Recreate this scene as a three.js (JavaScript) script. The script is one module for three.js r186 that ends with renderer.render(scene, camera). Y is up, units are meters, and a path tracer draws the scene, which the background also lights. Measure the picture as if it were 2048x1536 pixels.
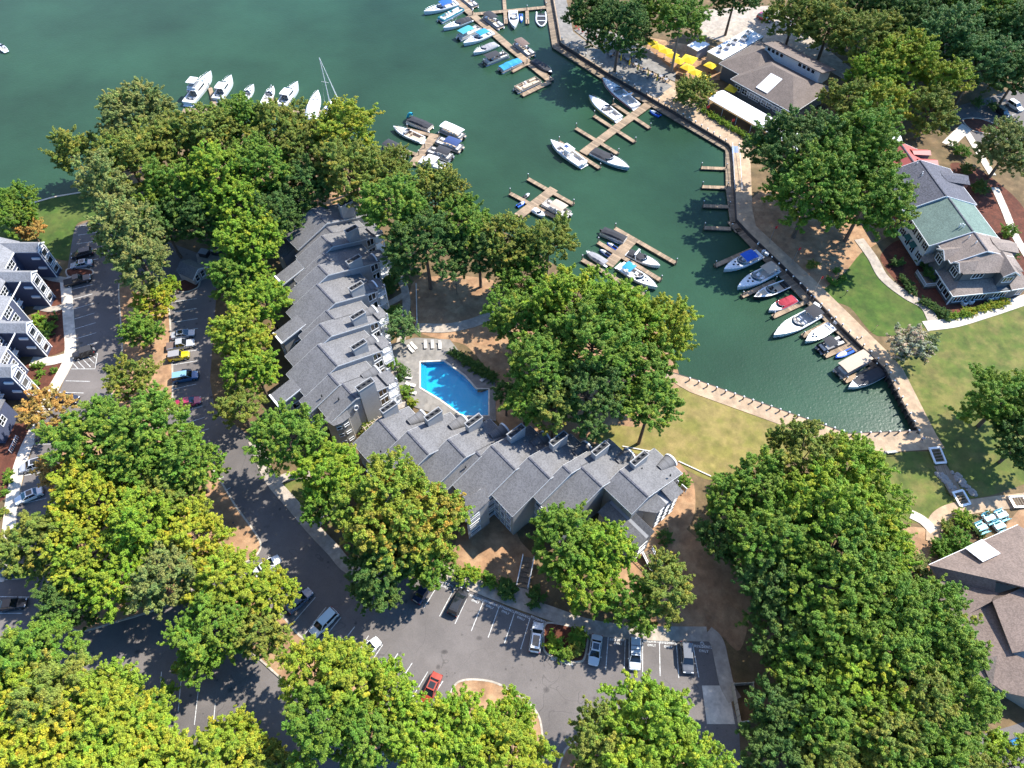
import * as THREE from 'three';
import { Sky } from 'three/addons/objects/Sky.js';
import { mergeGeometries } from 'three/addons/utils/BufferGeometryUtils.js';
import { RoundedBoxGeometry } from 'three/addons/geometries/RoundedBoxGeometry.js';
import { FontLoader } from 'three/addons/loaders/FontLoader.js';

// ---------- camera, sky, sun, exposure ----------
const scene = new THREE.Scene();
const CAM_H = 115, PITCH = 55 * Math.PI / 180, FOCAL = 1420;       // drone height (m), tilt below the horizon, focal length in photo pixels
const camera = new THREE.PerspectiveCamera(2 * Math.atan(768 / FOCAL) * 180 / Math.PI, 4 / 3, 1, 6000);
camera.position.set(0, CAM_H, 0);
camera.lookAt(0, CAM_H - Math.sin(PITCH) * 100, -Math.cos(PITCH) * 100);
scene.add(camera);
const sunDir = new THREE.Vector3(Math.cos(47 * Math.PI / 180) * 0.86, Math.sin(47 * Math.PI / 180), -Math.cos(47 * Math.PI / 180) * 0.51).normalize();
const sky = new Sky(); sky.name = 'sky'; sky.scale.setScalar(4000);
sky.userData = { kind: 'structure', label: 'clear blue daytime sky above the lake' };
Object.entries({ turbidity: 2.5, rayleigh: 1.4, mieCoefficient: 0.004 }).forEach(([k, v]) => { sky.material.uniforms[k].value = v; });
sky.material.uniforms.sunPosition.value.copy(sunDir);
scene.add(sky);
scene.environmentIntensity = 0.18;
const sun = new THREE.DirectionalLight(new THREE.Color(1, 0.95, 0.86), 5);
sun.position.copy(sunDir).multiplyScalar(300).add(new THREE.Vector3(0, 0, -120)); sun.target.position.set(0, 0, -120);
sun.castShadow = true; sun.shadow.mapSize.set(4096, 4096); sun.shadow.radius = 1.2;
Object.assign(sun.shadow.camera, { left: -220, right: 220, top: 220, bottom: -220, near: 1, far: 800 });
scene.add(sun, sun.target);
const renderer = new THREE.WebGLRenderer({ antialias: true });
renderer.toneMapping = THREE.LinearToneMapping;
renderer.toneMappingExposure = 1.9;
renderer.shadowMap.enabled = true;

// ---------- helpers ----------
const PI = Math.PI, V3 = (x, y, z) => new THREE.Vector3(x, y, z);
function rng(seed) { let a = seed >>> 0; return () => { a = (a + 0x6D2B79F5) | 0; let t = Math.imul(a ^ (a >>> 15), 1 | a); t = (t + Math.imul(t ^ (t >>> 7), 61 | t)) ^ t; return ((t ^ (t >>> 14)) >>> 0) / 4294967296; }; }
// survey reading: where the photo's sight line (px, py) meets the level y = h (metres)
function at(px, py, h = 0) {
  const v = (py - 768) / FOCAL, x = (px - 1024) / FOCAL, S = Math.sin(PITCH), C = Math.cos(PITCH), D = (CAM_H - h) / (S + v * C);
  return V3(x * D, h, -(C - v * S) * D);
}
const taken = {};
function numbered(name) { const n = taken[name] = (taken[name] ?? -1) + 1; return n ? name + '_' + String(n).padStart(3, '0') : name; }
function tag(o, label, category, group, kind) { o.userData.label = label; if (category) o.userData.category = category; if (group) o.userData.group = group; if (kind) o.userData.kind = kind; return o; }
function thing(name, label, category, p = V3(0, 0, 0), turn = 0, group) {
  const o = new THREE.Group(); o.name = numbered(name); o.position.copy(p); o.rotation.y = turn; scene.add(o); return tag(o, label, category, group);
}
function shadow(m) { m.castShadow = m.receiveShadow = true; return m; }
function part(parent, name, geo, mat, label) { const m = shadow(new THREE.Mesh(geo, mat)); m.name = name; parent.add(m); if (label) m.userData.label = label; return m; }
function struct(name, geo, mat, label) { const m = part(scene, numbered(name), geo, mat); m.userData.kind = 'structure'; if (label) m.userData.label = label; return m; }
function clean(g) { const n = g.index ? g.toNonIndexed() : g; for (const k of Object.keys(n.attributes)) if (!['position', 'normal', 'uv'].includes(k)) n.deleteAttribute(k); if (!n.attributes.uv) n.setAttribute('uv', new THREE.BufferAttribute(new Float32Array(n.attributes.position.count * 2), 2)); return n; }
function merge(list) { return mergeGeometries(list.map(clean)); }
function box(w, h, d, x = 0, y = 0, z = 0, ry = 0, rx = 0, rz = 0) { const g = new THREE.BoxGeometry(w, h, d); if (rx) g.rotateX(rx); if (rz) g.rotateZ(rz); if (ry) g.rotateY(ry); g.translate(x, y, z); return g; }
function rbox(w, h, d, r, x = 0, y = 0, z = 0, ry = 0) { const g = new RoundedBoxGeometry(w, h, d, 2, Math.min(r, w / 2.01, h / 2.01, d / 2.01)); if (ry) g.rotateY(ry); g.translate(x, y, z); return g; }
function cyl(r0, r1, h, n, x = 0, y = 0, z = 0) { const g = new THREE.CylinderGeometry(r1, r0, h, n); g.translate(x, y + h / 2, z); return g; }
function rod(a, b, r, n = 6, r2 = r) {
  const d = b.clone().sub(a), g = new THREE.CylinderGeometry(r2, r, d.length(), n);
  g.applyQuaternion(new THREE.Quaternion().setFromUnitVectors(V3(0, 1, 0), d.clone().normalize())); g.translate((a.x + b.x) / 2, (a.y + b.y) / 2, (a.z + b.z) / 2); return g;
}
// flat polygon on the level h, uv in metres; points are Vector3 (or [px, py] photo readings)
const pts = (list, h = 0) => list.map(p => Array.isArray(p) ? at(p[0], p[1], h) : p);
function flat(list, h, thick = 0, curve = 0) {
  let P = pts(list, h).map(p => new THREE.Vector2(p.x, -p.z));
  if (curve) { const c = new THREE.CatmullRomCurve3(P.map(p => V3(p.x, p.y, 0)), true, 'catmullrom', 0.4); P = c.getPoints(P.length * 6).slice(0, -1).map(p => new THREE.Vector2(p.x, p.y)); }
  const sh = new THREE.Shape(P);
  const g = thick ? new THREE.ExtrudeGeometry(sh, { depth: thick, bevelEnabled: false }) : new THREE.ShapeGeometry(sh);
  g.rotateX(-PI / 2); g.translate(0, h - thick, 0);
  const p = g.attributes.position, uv = g.attributes.uv;
  for (let i = 0; i < p.count; i++) { const ny = Math.abs(g.attributes.normal.getY(i)); if (ny > .5) uv.setXY(i, p.getX(i), p.getZ(i)); else uv.setXY(i, p.getX(i) + p.getZ(i), p.getY(i)); }
  return g;
}
// strip of given width along a line of points
function strip(list, w, h, thick = 0, smooth = true) {
  let P = pts(list, h);
  if (smooth && P.length > 2) P = new THREE.CatmullRomCurve3(P, false, 'centripetal').getPoints((P.length - 1) * 6);
  const L = [], R = [];
  P.forEach((p, i) => { const d = P[Math.min(i + 1, P.length - 1)].clone().sub(P[Math.max(i - 1, 0)]).normalize(), n = V3(-d.z, 0, d.x).multiplyScalar(w / 2); L.push(p.clone().add(n)); R.push(p.clone().sub(n)); });
  return flat([...L, ...R.reverse()], h, thick);
}
// planar quad / polygon from 3-D corners with uv in metres along the first edge; both sides drawn
function poly(corners, uvScale = 1) {
  const o = corners[0], e1 = corners[1].clone().sub(o).normalize(), n = new THREE.Vector3();
  for (let i = 1; i + 1 < corners.length; i++) n.add(corners[i].clone().sub(o).cross(corners[i + 1].clone().sub(o)));
  n.normalize(); const e2 = n.clone().cross(e1), flatP = corners.map(c => { const d = c.clone().sub(o); return new THREE.Vector2(d.dot(e1), d.dot(e2)); });
  const tris = THREE.ShapeUtils.triangulateShape(flatP, []), pos = [], nor = [], uv = [];
  for (const t of tris) for (const k of t) { pos.push(...corners[k].toArray()); nor.push(...n.toArray()); uv.push(flatP[k].x * uvScale, flatP[k].y * uvScale); }
  const g = new THREE.BufferGeometry(); g.setAttribute('position', new THREE.Float32BufferAttribute(pos, 3)); g.setAttribute('normal', new THREE.Float32BufferAttribute(nor, 3)); g.setAttribute('uv', new THREE.Float32BufferAttribute(uv, 2)); return g;
}
// slab: a planar polygon with thickness t below it
function slab(corners, t) {
  const n = new THREE.Vector3(); for (let i = 1; i + 1 < corners.length; i++) n.add(corners[i].clone().sub(corners[0]).cross(corners[i + 1].clone().sub(corners[0]))); n.normalize();
  if (n.y < 0) { corners = corners.slice().reverse(); n.negate(); }
  const low = corners.map(c => c.clone().addScaledVector(n, -t)), out = [poly(corners), poly(low.slice().reverse())];
  corners.forEach((c, i) => { const j = (i + 1) % corners.length; out.push(poly([c, low[i], low[j], corners[j]])); });
  return merge(out);
}

// ---------- procedural textures ----------
function tileNoise(seed, cells) {
  const r = rng(seed), g = new Float32Array(cells * cells); for (let i = 0; i < g.length; i++) g[i] = r();
  return (u, v) => { const x = u * cells, y = v * cells, xi = Math.floor(x), yi = Math.floor(y); let fx = x - xi, fy = y - yi; fx = fx * fx * (3 - 2 * fx); fy = fy * fy * (3 - 2 * fy);
    const m = k => ((k % cells) + cells) % cells, a = g[m(yi) * cells + m(xi)], b = g[m(yi) * cells + m(xi + 1)], c = g[m(yi + 1) * cells + m(xi)], d = g[m(yi + 1) * cells + m(xi + 1)];
    return a + (b - a) * fx + (c - a) * fy + (a - b - c + d) * fx * fy; };
}
function fbm(seed, base, oct) { const l = []; for (let i = 0; i < oct; i++) l.push(tileNoise(seed + i * 7, base << i)); return (u, v) => { let s = 0, a = .5, t = 0; for (const n of l) { s += a * n(u, v); t += a; a *= .6; } return s / t; }; }
function tex(size, metres, fn, srgb = true, h = size) {
  const d = new Uint8Array(size * h * 4);
  for (let y = 0; y < h; y++) for (let x = 0; x < size; x++) { const c = fn(x / size, y / h, x, y), k = (y * size + x) * 4; for (let i = 0; i < 3; i++) d[k + i] = Math.max(0, Math.min(255, (Array.isArray(c) ? c[i] : c) * 255)); d[k + 3] = 255; }
  const t = new THREE.DataTexture(d, size, h, THREE.RGBAFormat); t.wrapS = t.wrapT = THREE.RepeatWrapping; t.magFilter = THREE.LinearFilter; t.minFilter = THREE.LinearMipmapLinearFilter; t.generateMipmaps = true;
  if (srgb) t.colorSpace = THREE.SRGBColorSpace; t.repeat.set(1 / metres, 1 / metres); t.needsUpdate = true; return t;
}
const mixc = (a, b, t) => a.map((v, i) => v + (b[i] - v) * t), cl = (x, a = 0, b = 1) => Math.max(a, Math.min(b, x));
const sm = (a, b, x) => { const t = cl((x - a) / (b - a)); return t * t * (3 - 2 * t); };
function patchy(seed, metres, size, cols, grain, base = 4) {   // sRGB colours blended by independent soft noise fields, plus fine grain
  const f = cols.map((c, i) => fbm(seed + i * 31, base + i * 2, 6)), b = fbm(seed + 91, base * 4, 5), r = rng(seed + 5);
  return tex(size, metres, (u, v) => { let c = cols[0]; for (let i = 1; i < cols.length; i++) c = mixc(c, cols[i], sm(.34, .74, f[i](u, v)) * .65); const k = 1 + (b(u, v) - .5) * .4 + (r() - .5) * grain; return c.map(x => x * k); });
}
const std = (o) => new THREE.MeshStandardMaterial({ roughness: .85, ...o });
const plain = (r, g, b, rough = .7, metal = 0) => new THREE.MeshStandardMaterial({ color: new THREE.Color().setRGB(r, g, b), roughness: rough, metalness: metal });
const glass = new THREE.MeshPhysicalMaterial({ color: new THREE.Color().setRGB(.012, .016, .02), roughness: .06, clearcoat: 1, clearcoatRoughness: .05 });

const M = {};
{
  const asph = (() => { const a = fbm(11, 3, 6), b = fbm(12, 12, 5), r = rng(3), cr = fbm(14, 6, 4), lane = fbm(16, 5, 3), S = 1024, st = new Float32Array(S * S).fill(1);
    for (let i = 0; i < 170; i++) { const cx = r() * S, cy = r() * S, q = 2 + r() * r() * 11, d = .66 + r() * .28, e = .6 + r() * .8; for (let y = -14; y <= 14; y++) for (let x = -14; x <= 14; x++) { const k = Math.hypot(x * e, y) / q + (r() - .5) * .25; if (k < 1) { const j = ((Math.round(cy) + y + S) % S) * S + (Math.round(cx) + x + S) % S; st[j] = Math.min(st[j], d + (1 - d) * k * k); } } }
    return tex(S, 48, (u, v, x, y) => { const crack = Math.abs(cr(u, v) - .5) < .004 && b(u, v) > .53 ? .86 : 1, seam = Math.abs(lane(u, v) - .47) < .0016 ? .9 : 1; const k = (.87 + (a(u, v) - .5) * .34 + (b(u, v) - .5) * .18 + (r() - .5) * .16) * crack * seam * st[y * S + x]; return [.48 * k, .452 * k, .435 * k]; }); })();
  M.asphalt = std({ map: asph, roughness: .92 });
  M.concrete = std({ map: patchy(21, 12, 512, [[.64, .59, .53], [.72, .67, .6], [.6, .56, .52]], .1), roughness: .9 });
  M.promenade = std({ map: patchy(25, 16, 512, [[.66, .56, .45], [.72, .62, .5], [.63, .55, .46]], .1), roughness: .9 });
  M.paleConcrete = std({ map: patchy(23, 12, 512, [[.8, .75, .68], [.85, .8, .73], [.76, .71, .66]], .08), roughness: .9 });
  M.kerb = std({ map: patchy(24, 6, 256, [[.68, .64, .58], [.74, .7, .64]], .1) });
  M.straw = std({ map: patchy(31, 26, 1024, [[.6, .46, .34], [.64, .5, .37], [.53, .41, .3], [.67, .55, .42]], .3, 6), roughness: 1 });
  M.forest = std({ map: patchy(33, 30, 1024, [[.39, .32, .22], [.46, .38, .27], [.34, .3, .19], [.5, .41, .3]], .34, 6), roughness: 1 });
  M.mulch = std({ map: patchy(35, 10, 512, [[.36, .2, .14], [.46, .27, .2], [.3, .18, .13]], .4, 6), roughness: 1 });
  M.lawnDry = std({ map: patchy(41, 34, 1024, [[.47, .44, .22], [.53, .47, .27], [.42, .42, .19], [.57, .49, .31]], .26, 6), roughness: 1 });
  M.lawnGreen = std({ map: patchy(43, 24, 1024, [[.25, .34, .11], [.3, .38, .13], [.22, .31, .1], [.35, .38, .17]], .24, 5), roughness: 1 });
  M.lawnMixed = std({ map: patchy(45, 30, 1024, [[.35, .39, .16], [.3, .36, .14], [.42, .41, .2], [.28, .34, .13], [.48, .43, .25]], .26, 6), roughness: 1 });
  M.poolDeck = std({ map: patchy(47, 14, 512, [[.5, .48, .45], [.56, .53, .49], [.47, .45, .43]], .12) });
  const shing = (seed, dark) => { const r = rng(seed), a = fbm(seed, 6, 4), rows = 56, colsN = 40, t = []; for (let i = 0; i < rows * colsN; i++) t.push(r());
    return tex(1024, 8, (u, v) => { const row = Math.floor(v * rows), off = (row % 2) * .5 + (row % 3) * .21, c = Math.floor((u * colsN + off)) % colsN, tone = t[row * colsN + c], edge = (v * rows) % 1 < .16 ? .8 : 1; const k = (dark + tone * (1 - dark) + (a(u, v) - .5) * .14 + (r() - .5) * .1) * edge; return [k, k, k]; }); };
  const sA = shing(51, .72), sB = shing(52, .82);
  const roofM = (r, g, b, m = sA) => std({ map: m, color: new THREE.Color().setRGB(r, g, b), roughness: .95 });
  M.roofGrey = roofM(.205, .198, .196, sB); M.roofLight = M.roofGrey; M.roofUmber = roofM(.2, .158, .132, sB); M.roofDark = roofM(.14, .14, .165); M.roofTan = roofM(.3, .24, .2, sB); M.roofBrown = roofM(.25, .185, .15, sB); M.roofGreen = roofM(.17, .24, .2, sB); M.roofNavy = roofM(.3, .3, .31, sB);
  M.roofRed = plain(.36, .075, .06, .55);
  const sid = (() => { const r = rng(61), a = fbm(61, 5, 4); return tex(256, 2.4, (u, v) => { const e = (v * 14) % 1 < .14 ? .86 : 1; const k = (.93 + (a(u, v) - .5) * .1 + (r() - .5) * .04) * e; return [k, k, k]; }); })();
  const sidM = (r, g, b) => std({ map: sid, color: new THREE.Color().setRGB(r, g, b), roughness: .75 });
  M.sideGrey = sidM(.42, .415, .405); M.sideNavy = sidM(.075, .09, .15); M.sideWhite = sidM(.78, .78, .76); M.sideSlate = sidM(.13, .14, .15); M.sideTaupe = sidM(.42, .39, .34); M.sideBlueDark = sidM(.03, .04, .09);
  const brick = (() => { const r = rng(65), rows = 36, cn = 12, t = []; for (let i = 0; i < rows * cn; i++) t.push(r()); return tex(512, 2.6, (u, v) => { const row = Math.floor(v * rows), x = u * cn + (row % 2) * .5, j = (v * rows) % 1 < .14 || x % 1 < .05; const k = .75 + t[row * cn + Math.floor(x) % cn] * .5; return j ? [.55, .48, .43] : [.45 * k, .25 * k, .19 * k]; }); })();
  M.brick = std({ map: brick });
  M.trimSoft = plain(.55, .55, .54, .6); M.trim = plain(.78, .78, .77, .5); M.white = plain(.82, .82, .81, .35); M.gel = new THREE.MeshPhysicalMaterial({ color: new THREE.Color().setRGB(.78, .78, .77), roughness: .3, clearcoat: .6, clearcoatRoughness: .15 });
  M.black = plain(.02, .02, .023, .6); M.rubber = plain(.018, .018, .018, .85); M.metal = plain(.5, .5, .52, .3, .9); M.darkMetal = plain(.06, .06, .065, .5, .4); M.flatWhite = plain(.8, .8, .8, .6); M.tanVinyl = plain(.5, .4, .29, .7); M.creamVinyl = plain(.62, .57, .5, .65); M.greyVinyl = plain(.22, .22, .23, .75); M.blackCanvas = plain(.035, .035, .04, .9); M.blueCanvas = plain(.012, .1, .5, .8); M.tealCanvas = plain(.05, .3, .38, .8); M.skyCanvas = plain(.02, .25, .5, .8); M.navyCanvas = plain(.03, .06, .17, .85); M.redCanvas = plain(.3, .012, .03, .8); M.greyCanvas = plain(.3, .29, .3, .9); M.tanCanvas = plain(.46, .37, .28, .9); M.brownCanvas = plain(.16, .11, .09, .9);
  M.yellowCanvas = new THREE.MeshPhysicalMaterial({ color: new THREE.Color().setRGB(.7, .5, .01), roughness: .95, transmission: .15, thickness: 0 });
  const wood = (() => { const a = fbm(71, 8, 4), r = rng(72), t = []; for (let i = 0; i < 64; i++) t.push(r()); return tex(512, 9, (u, v) => { const pl = Math.floor(u * 60), e = (u * 60) % 1 < .12 ? .72 : 1; const k = (.8 + t[pl] * .3 + (a(v, u) - .5) * .25) * e; return [.62 * k, .53 * k, .43 * k]; }); })();
  M.deck = std({ map: wood, roughness: .9 }); M.deckGrey = std({ map: wood, color: new THREE.Color().setRGB(.72, .76, .8), roughness: .9 });
  M.pile = plain(.2, .15, .11, .9); M.wallTimber = plain(.055, .045, .04, .9); M.bark = plain(.13, .095, .07, .95); M.barkPale = plain(.24, .2, .165, .95);
  M.paint = std({ map: patchy(95, 3, 256, [[.88, .88, .86], [.8, .8, .78], [.6, .59, .58]], .2, 8), roughness: .75 }); M.bluePaint = plain(.05, .1, .25, .8); M.vent = plain(.03, .03, .03, .8);
  M.turq = plain(.05, .42, .52, .5); M.flagRed = plain(.5, .02, .02, .8);
  M.poolTile = plain(.006, .38, .6, .4); M.poolStep = plain(.01, .3, .52, .4);
  M.rock = plain(.3, .27, .24, .95); M.sand = plain(.62, .52, .4, .95);
}
// ---------- the setting: lake, ground, seawall ----------
const WATER = -1.3, DOCK = -0.75;
const poolPx = [[840, 724], [888, 722], [930, 752], [953, 778], [978, 778], [978, 832], [926, 834], [880, 800], [840, 776]];
const shore = [[-500, 560], [0, 432], [45, 410], [110, 392], [182, 380], [262, 318], [400, 270], [560, 268], [680, 305], [760, 355], [850, 405], [960, 440], [1020, 470], [1110, 530], [1200, 592], [1280, 682], [1332, 742], [1392, 760], [1696, 868], [1838, 862], [1772, 738], [1692, 660], [1600, 562], [1500, 466], [1474, 438], [1467, 300], [1458, 287], [1308, 198], [1225, 151], [1122, 85], [1107, 0], [1085, -150], [1040, -320], [950, -520]];
{
  const P = pts(shore, 0); const out = [V3(-1500, 0, P[0].z + 30), ...P, V3(-150, 0, -1500), V3(1500, 0, -1500), V3(1500, 0, 700), V3(-1500, 0, 700)];
  const gs = new THREE.Shape(out.map(p => new THREE.Vector2(p.x, -p.z))), pc = pts(poolPx).reduce((a, p) => a.add(p), V3(0, 0, 0)).divideScalar(poolPx.length);
  gs.holes.push(new THREE.Path(pts(poolPx).map(p => { const q = p.sub(pc).multiplyScalar(1.04).add(pc); return new THREE.Vector2(q.x, -q.z); })));
  const gg = new THREE.ExtrudeGeometry(gs, { depth: 3, bevelEnabled: false }); gg.rotateX(-PI / 2); gg.translate(0, -3, 0);
  { const p = gg.attributes.position; for (let i = 0; i < p.count; i++) gg.attributes.uv.setXY(i, p.getX(i), p.getZ(i)); }
  struct('ground', gg, M.forest, 'wooded ground of leaf litter and bare soil around the marina');
  // lake: turbid green water with small wind ripples
  const n1 = fbm(81, 10, 4), n2 = fbm(83, 26, 3), S = 1024, hgt = new Float32Array(S * S);
  for (let y = 0; y < S; y++) for (let x = 0; x < S; x++) { const u = x / S, v = y / S; hgt[y * S + x] = n1(u * 1 + v * 1, v * 2 - u) * .3 + n2(u * 2 + v, v * 2 - u) * .7; }
  const wn = tex(S, 22, (u, v, x, y) => { const e = 1, h = (i, j) => hgt[((y + j + S) % S) * S + (x + i + S) % S], dx = (h(e, 0) - h(-e, 0)) * 14, dy = (h(0, e) - h(0, -e)) * 14, l = Math.hypot(dx, dy, 1); return [.5 - dx / l / 2, .5 - dy / l / 2, .5 + .5 / l]; }, false);
  const wc = patchy(85, 260, 512, [[.165, .275, .203], [.168, .278, .205], [.164, .274, .207]], .03, 3);
  M.water = new THREE.MeshPhysicalMaterial({ map: wc, roughness: .3, ior: 1.33, specularIntensity: .45, normalMap: wn, normalScale: new THREE.Vector2(.045, .045) });
  const g = new THREE.PlaneGeometry(3000, 3000, 1, 1); g.rotateX(-PI / 2); g.translate(0, WATER, -600);
  const p = g.attributes.position; for (let i = 0; i < p.count; i++) g.attributes.uv.setXY(i, p.getX(i), p.getZ(i));
  struct('lake', g, M.water, 'calm green lake water with fine wind ripples');
  // timber bulkhead along the marina basin
  for (const [a, b, nm] of [[15, 19, 'low bulkhead below the curved promenade'], [19, 33, 'dark timber bulkhead behind the floating boardwalk']]) struct('seawall', strip(shore.slice(a, b + 1), .5, .06, 2.6, false), M.wallTimber, nm);
  struct('bank_edging', strip([[40, 412], [110, 393], [182, 381], [262, 318]], .5, .1, 2, false), M.sand, 'pale stone edging along the grassy lake bank');
}
// ---------- lawns, beds, bare straw ----------
function sheet(name, list, h, mat, label, curve = 1) { return struct(name, flat(list, h, 0, curve), mat, label); }
sheet('lawn', [[-30, 440], [45, 412], [110, 395], [184, 384], [215, 420], [195, 436], [152, 450], [140, 520], [60, 500], [-30, 480]], .012, M.lawnGreen, 'bright green lawn sloping to the lake');
sheet('lawn', [[1640, 590], [1690, 545], [1735, 500], [1790, 570], [1880, 632], [1850, 655], [1755, 672], [1700, 615]], .016, M.lawnGreen, 'bright green lawn before the grey gabled house');
sheet('bare_ground', [[1500, 400], [1600, 350], [1760, 400], [1800, 450], [1735, 500], [1690, 545], [1640, 590], [1560, 520], [1500, 462]], .008, M.straw, 'straw-coloured bare ground under the large oak');
sheet('lawn', [[1880, 652], [1960, 630], [2080, 600], [2120, 900], [2000, 985], [1895, 990], [1880, 890], [1805, 745], [1790, 700], [1830, 660]], .012, M.lawnMixed, 'patchy lawn east of the promenade');
sheet('lawn', [[1355, 775], [1500, 820], [1660, 885], [1600, 920], [1500, 940], [1420, 960], [1340, 925], [1180, 880], [1220, 850], [1290, 850]], .012, M.lawnDry, 'dry lawn between the promenade and the long grey building');
sheet('lawn', [[1720, 912], [1880, 905], [1900, 960], [1920, 1000], [1860, 1040], [1800, 1040], [1700, 950]], .012, M.lawnMixed, 'worn grass beside the boardwalk crossing');
sheet('bare_ground', [[830, 560], [985, 560], [1010, 640], [985, 740], [930, 690], [835, 660]], .01, M.straw, 'pine straw yard north of the pool');
sheet('bare_ground', [[960, 640], [1280, 640], [1360, 760], [1300, 850], [1180, 890], [1000, 850], [985, 740]], .009, M.straw, 'pine straw slope under the big central trees');
sheet('bare_ground', [[600, 380], [700, 370], [800, 400], [720, 425], [640, 430], [590, 425]], .01, M.straw, 'straw-covered ground behind the north end of the grey building');
sheet('bare_ground', [[905, 1140], [925, 1050], [1010, 1020], [1040, 1080], [1070, 1120], [1045, 1185], [940, 1160]], .012, M.straw, 'pine straw court in front of the grey building');
sheet('bare_ground', [[1345, 915], [1385, 960], [1390, 1020], [1370, 1060], [1310, 1070], [1330, 1020], [1345, 960]], .014, M.straw, 'reddish straw bed around the end of the grey building');
sheet('bare_ground', [[1240, 1040], [1330, 1030], [1420, 1100], [1500, 1180], [1480, 1300], [1420, 1260], [1250, 1260]], .006, M.straw, 'shaded straw ground beside the right-hand wood');
sheet('bare_ground', [[1800, 1060], [1870, 1060], [1900, 1090], [1960, 1110], [2060, 1000], [2100, 1080], [1850, 1160]], .006, M.straw, 'tan sandy patio ground with turquoise tables');
sheet('mulch_bed', [[1760, 515], [1800, 480], [1850, 520], [1900, 600], [2010, 590], [2040, 605], [1910, 640], [1850, 600], [1800, 570]], .01, M.mulch, 'dark mulch bed around the gabled houses');
sheet('mulch_bed', [[95, 540], [122, 555], [130, 640], [130, 700], [60, 712], [70, 640]], .012, M.mulch, 'mulch bed before the navy townhouses');
sheet('mulch_bed', [[55, 725], [130, 728], [110, 775], [70, 815], [45, 780]], .012, M.mulch, 'mulch bed with small round shrubs beside the walk');
sheet('mulch_bed', [[-20, 870], [60, 845], [55, 880], [40, 960], [-20, 1010]], .012, M.mulch, 'red-brown bed at the left edge');
sheet('mulch_bed', [[1900, 330], [1960, 340], [2050, 420], [2060, 560], [2010, 570], [1960, 440]], .008, M.mulch, 'mulched ground behind the houses');
sheet('lawn', [[560, 970], [640, 960], [690, 1010], [690, 1060], [640, 1040], [600, 1010]], .012, M.lawnMixed, 'shaded grass strip beside the curving road');
// ---------- roads and parking lots ----------
const lot = struct('parking_lot', flat([[152, 452], [195, 436], [300, 470], [432, 520], [432, 600], [420, 760], [430, 820], [510, 880], [545, 965], [592, 1020], [630, 1062], [680, 1115], [740, 1155], [885, 1156], [950, 1186], [1024, 1218], [1095, 1243], [1180, 1266], [1425, 1281], [1450, 1370], [1478, 1450], [1490, 1720], [-260, 1720], [-200, 1290], [5, 1160], [35, 1000], [70, 880], [118, 790], [140, 720], [131, 560], [146, 470]], .02), M.asphalt, 'grey asphalt car park and access road');
struct('restaurant_lot', flat([[1400, 20], [1560, 10], [1620, 70], [1720, 150], [1690, 160], [1560, 85], [1480, 95], [1400, 70]], .02), M.concrete, 'pale paved yard behind the restaurant');
struct('drive', flat([[1905, 215], [2060, 170], [2080, 280], [1990, 290], [1950, 285], [1925, 250]], .02), M.asphalt, 'asphalt drive and parking bays at the upper right');
struct('drive', flat([[1930, 1480], [2060, 1440], [2080, 1560], [1980, 1560]], .02), M.asphalt, 'asphalt bay at the lower right corner');
function line(px, w = .11) { part(lot, 'parking_line', strip([[px[0], px[1]], [px[2], px[3]]], w, .027, 0, false), M.paint); }
const Z = (ox, oy, a) => a.map((v, i) => (i % 2 ? oy : ox) + v / 4);   // readings taken on a 4x enlargement
for (const a of [[640, 270, 755, 258], [625, 345, 790, 320], [610, 415, 790, 390], [735, 470, 800, 462], [735, 542, 785, 535], [550, 785, 740, 740], [555, 865, 740, 815], [555, 945, 750, 890], [565, 1025, 755, 968], [565, 1105, 765, 1045], [570, 1185, 770, 1125], [700, 1222, 775, 1205], [525, 1510, 720, 1515], [995, 840, 1015, 1080], [575, 1352, 780, 1290], [570, 1415, 760, 1415], [780, 1290, 760, 1415], [612, 1343, 680, 1414], [655, 1330, 725, 1400], [700, 1316, 755, 1370], [740, 1303, 765, 1330], [585, 1370, 625, 1414], [1380, 880, 1575, 850], [1390, 960, 1575, 930], [1370, 1045, 1580, 1012], [1400, 1122, 1585, 1090], [1390, 1290, 1590, 1262], [1365, 1385, 1580, 1350]]) line(Z(0, 384, a));
for (const a of [[475, 65, 670, 72], [240, 480, 430, 480], [175, 735, 345, 705], [150, 965, 370, 912], [1370, 45, 1570, 0], [1425, 235, 1620, 175], [1450, 325, 1640, 265], [1490, 415, 1670, 358], [1600, 830, 1790, 742], [1650, 940, 1845, 828]]) line(Z(0, 768, a));
for (const a of [[0, 165, 235, 168], [0, 298, 180, 298], [0, 32, 165, 22], [1292, 765, 1285, 850], [1448, 835, 1425, 1085], [1585, 925, 1555, 1190], [1722, 1020, 1700, 1250], [1842, 1320, 1835, 1450], [2000, 1240, 1990, 1420]]) line(Z(0, 1152, a));
for (const a of [[295, 375, 475, 170], [395, 460, 560, 250], [515, 530, 680, 330], [620, 625, 790, 405], [760, 690, 900, 478], [880, 750, 1015, 548], [1000, 830, 1135, 620], [1110, 910, 1250, 695], [1240, 990, 1375, 765], [1345, 1085, 1495, 840], [1345, 252, 1480, 32], [1468, 322, 1590, 95], [1592, 382, 1705, 140], [1722, 440, 1820, 200], [1857, 492, 1945, 245], [1987, 540, 2068, 295]]) line(Z(512, 1152, a));
for (const a of [[70, 585, 145, 335], [610, 700, 640, 470], [750, 750, 770, 485], [897, 775, 905, 520], [1045, 795, 1045, 530], [1185, 800, 1180, 530], [1335, 815, 1315, 540], [1495, 812, 1445, 540]]) line(Z(1024, 1152, a));
line([2020, 232, 2045, 222]); line([2003, 243, 2030, 235]); line([1990, 1503, 2003, 1520]);
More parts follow.
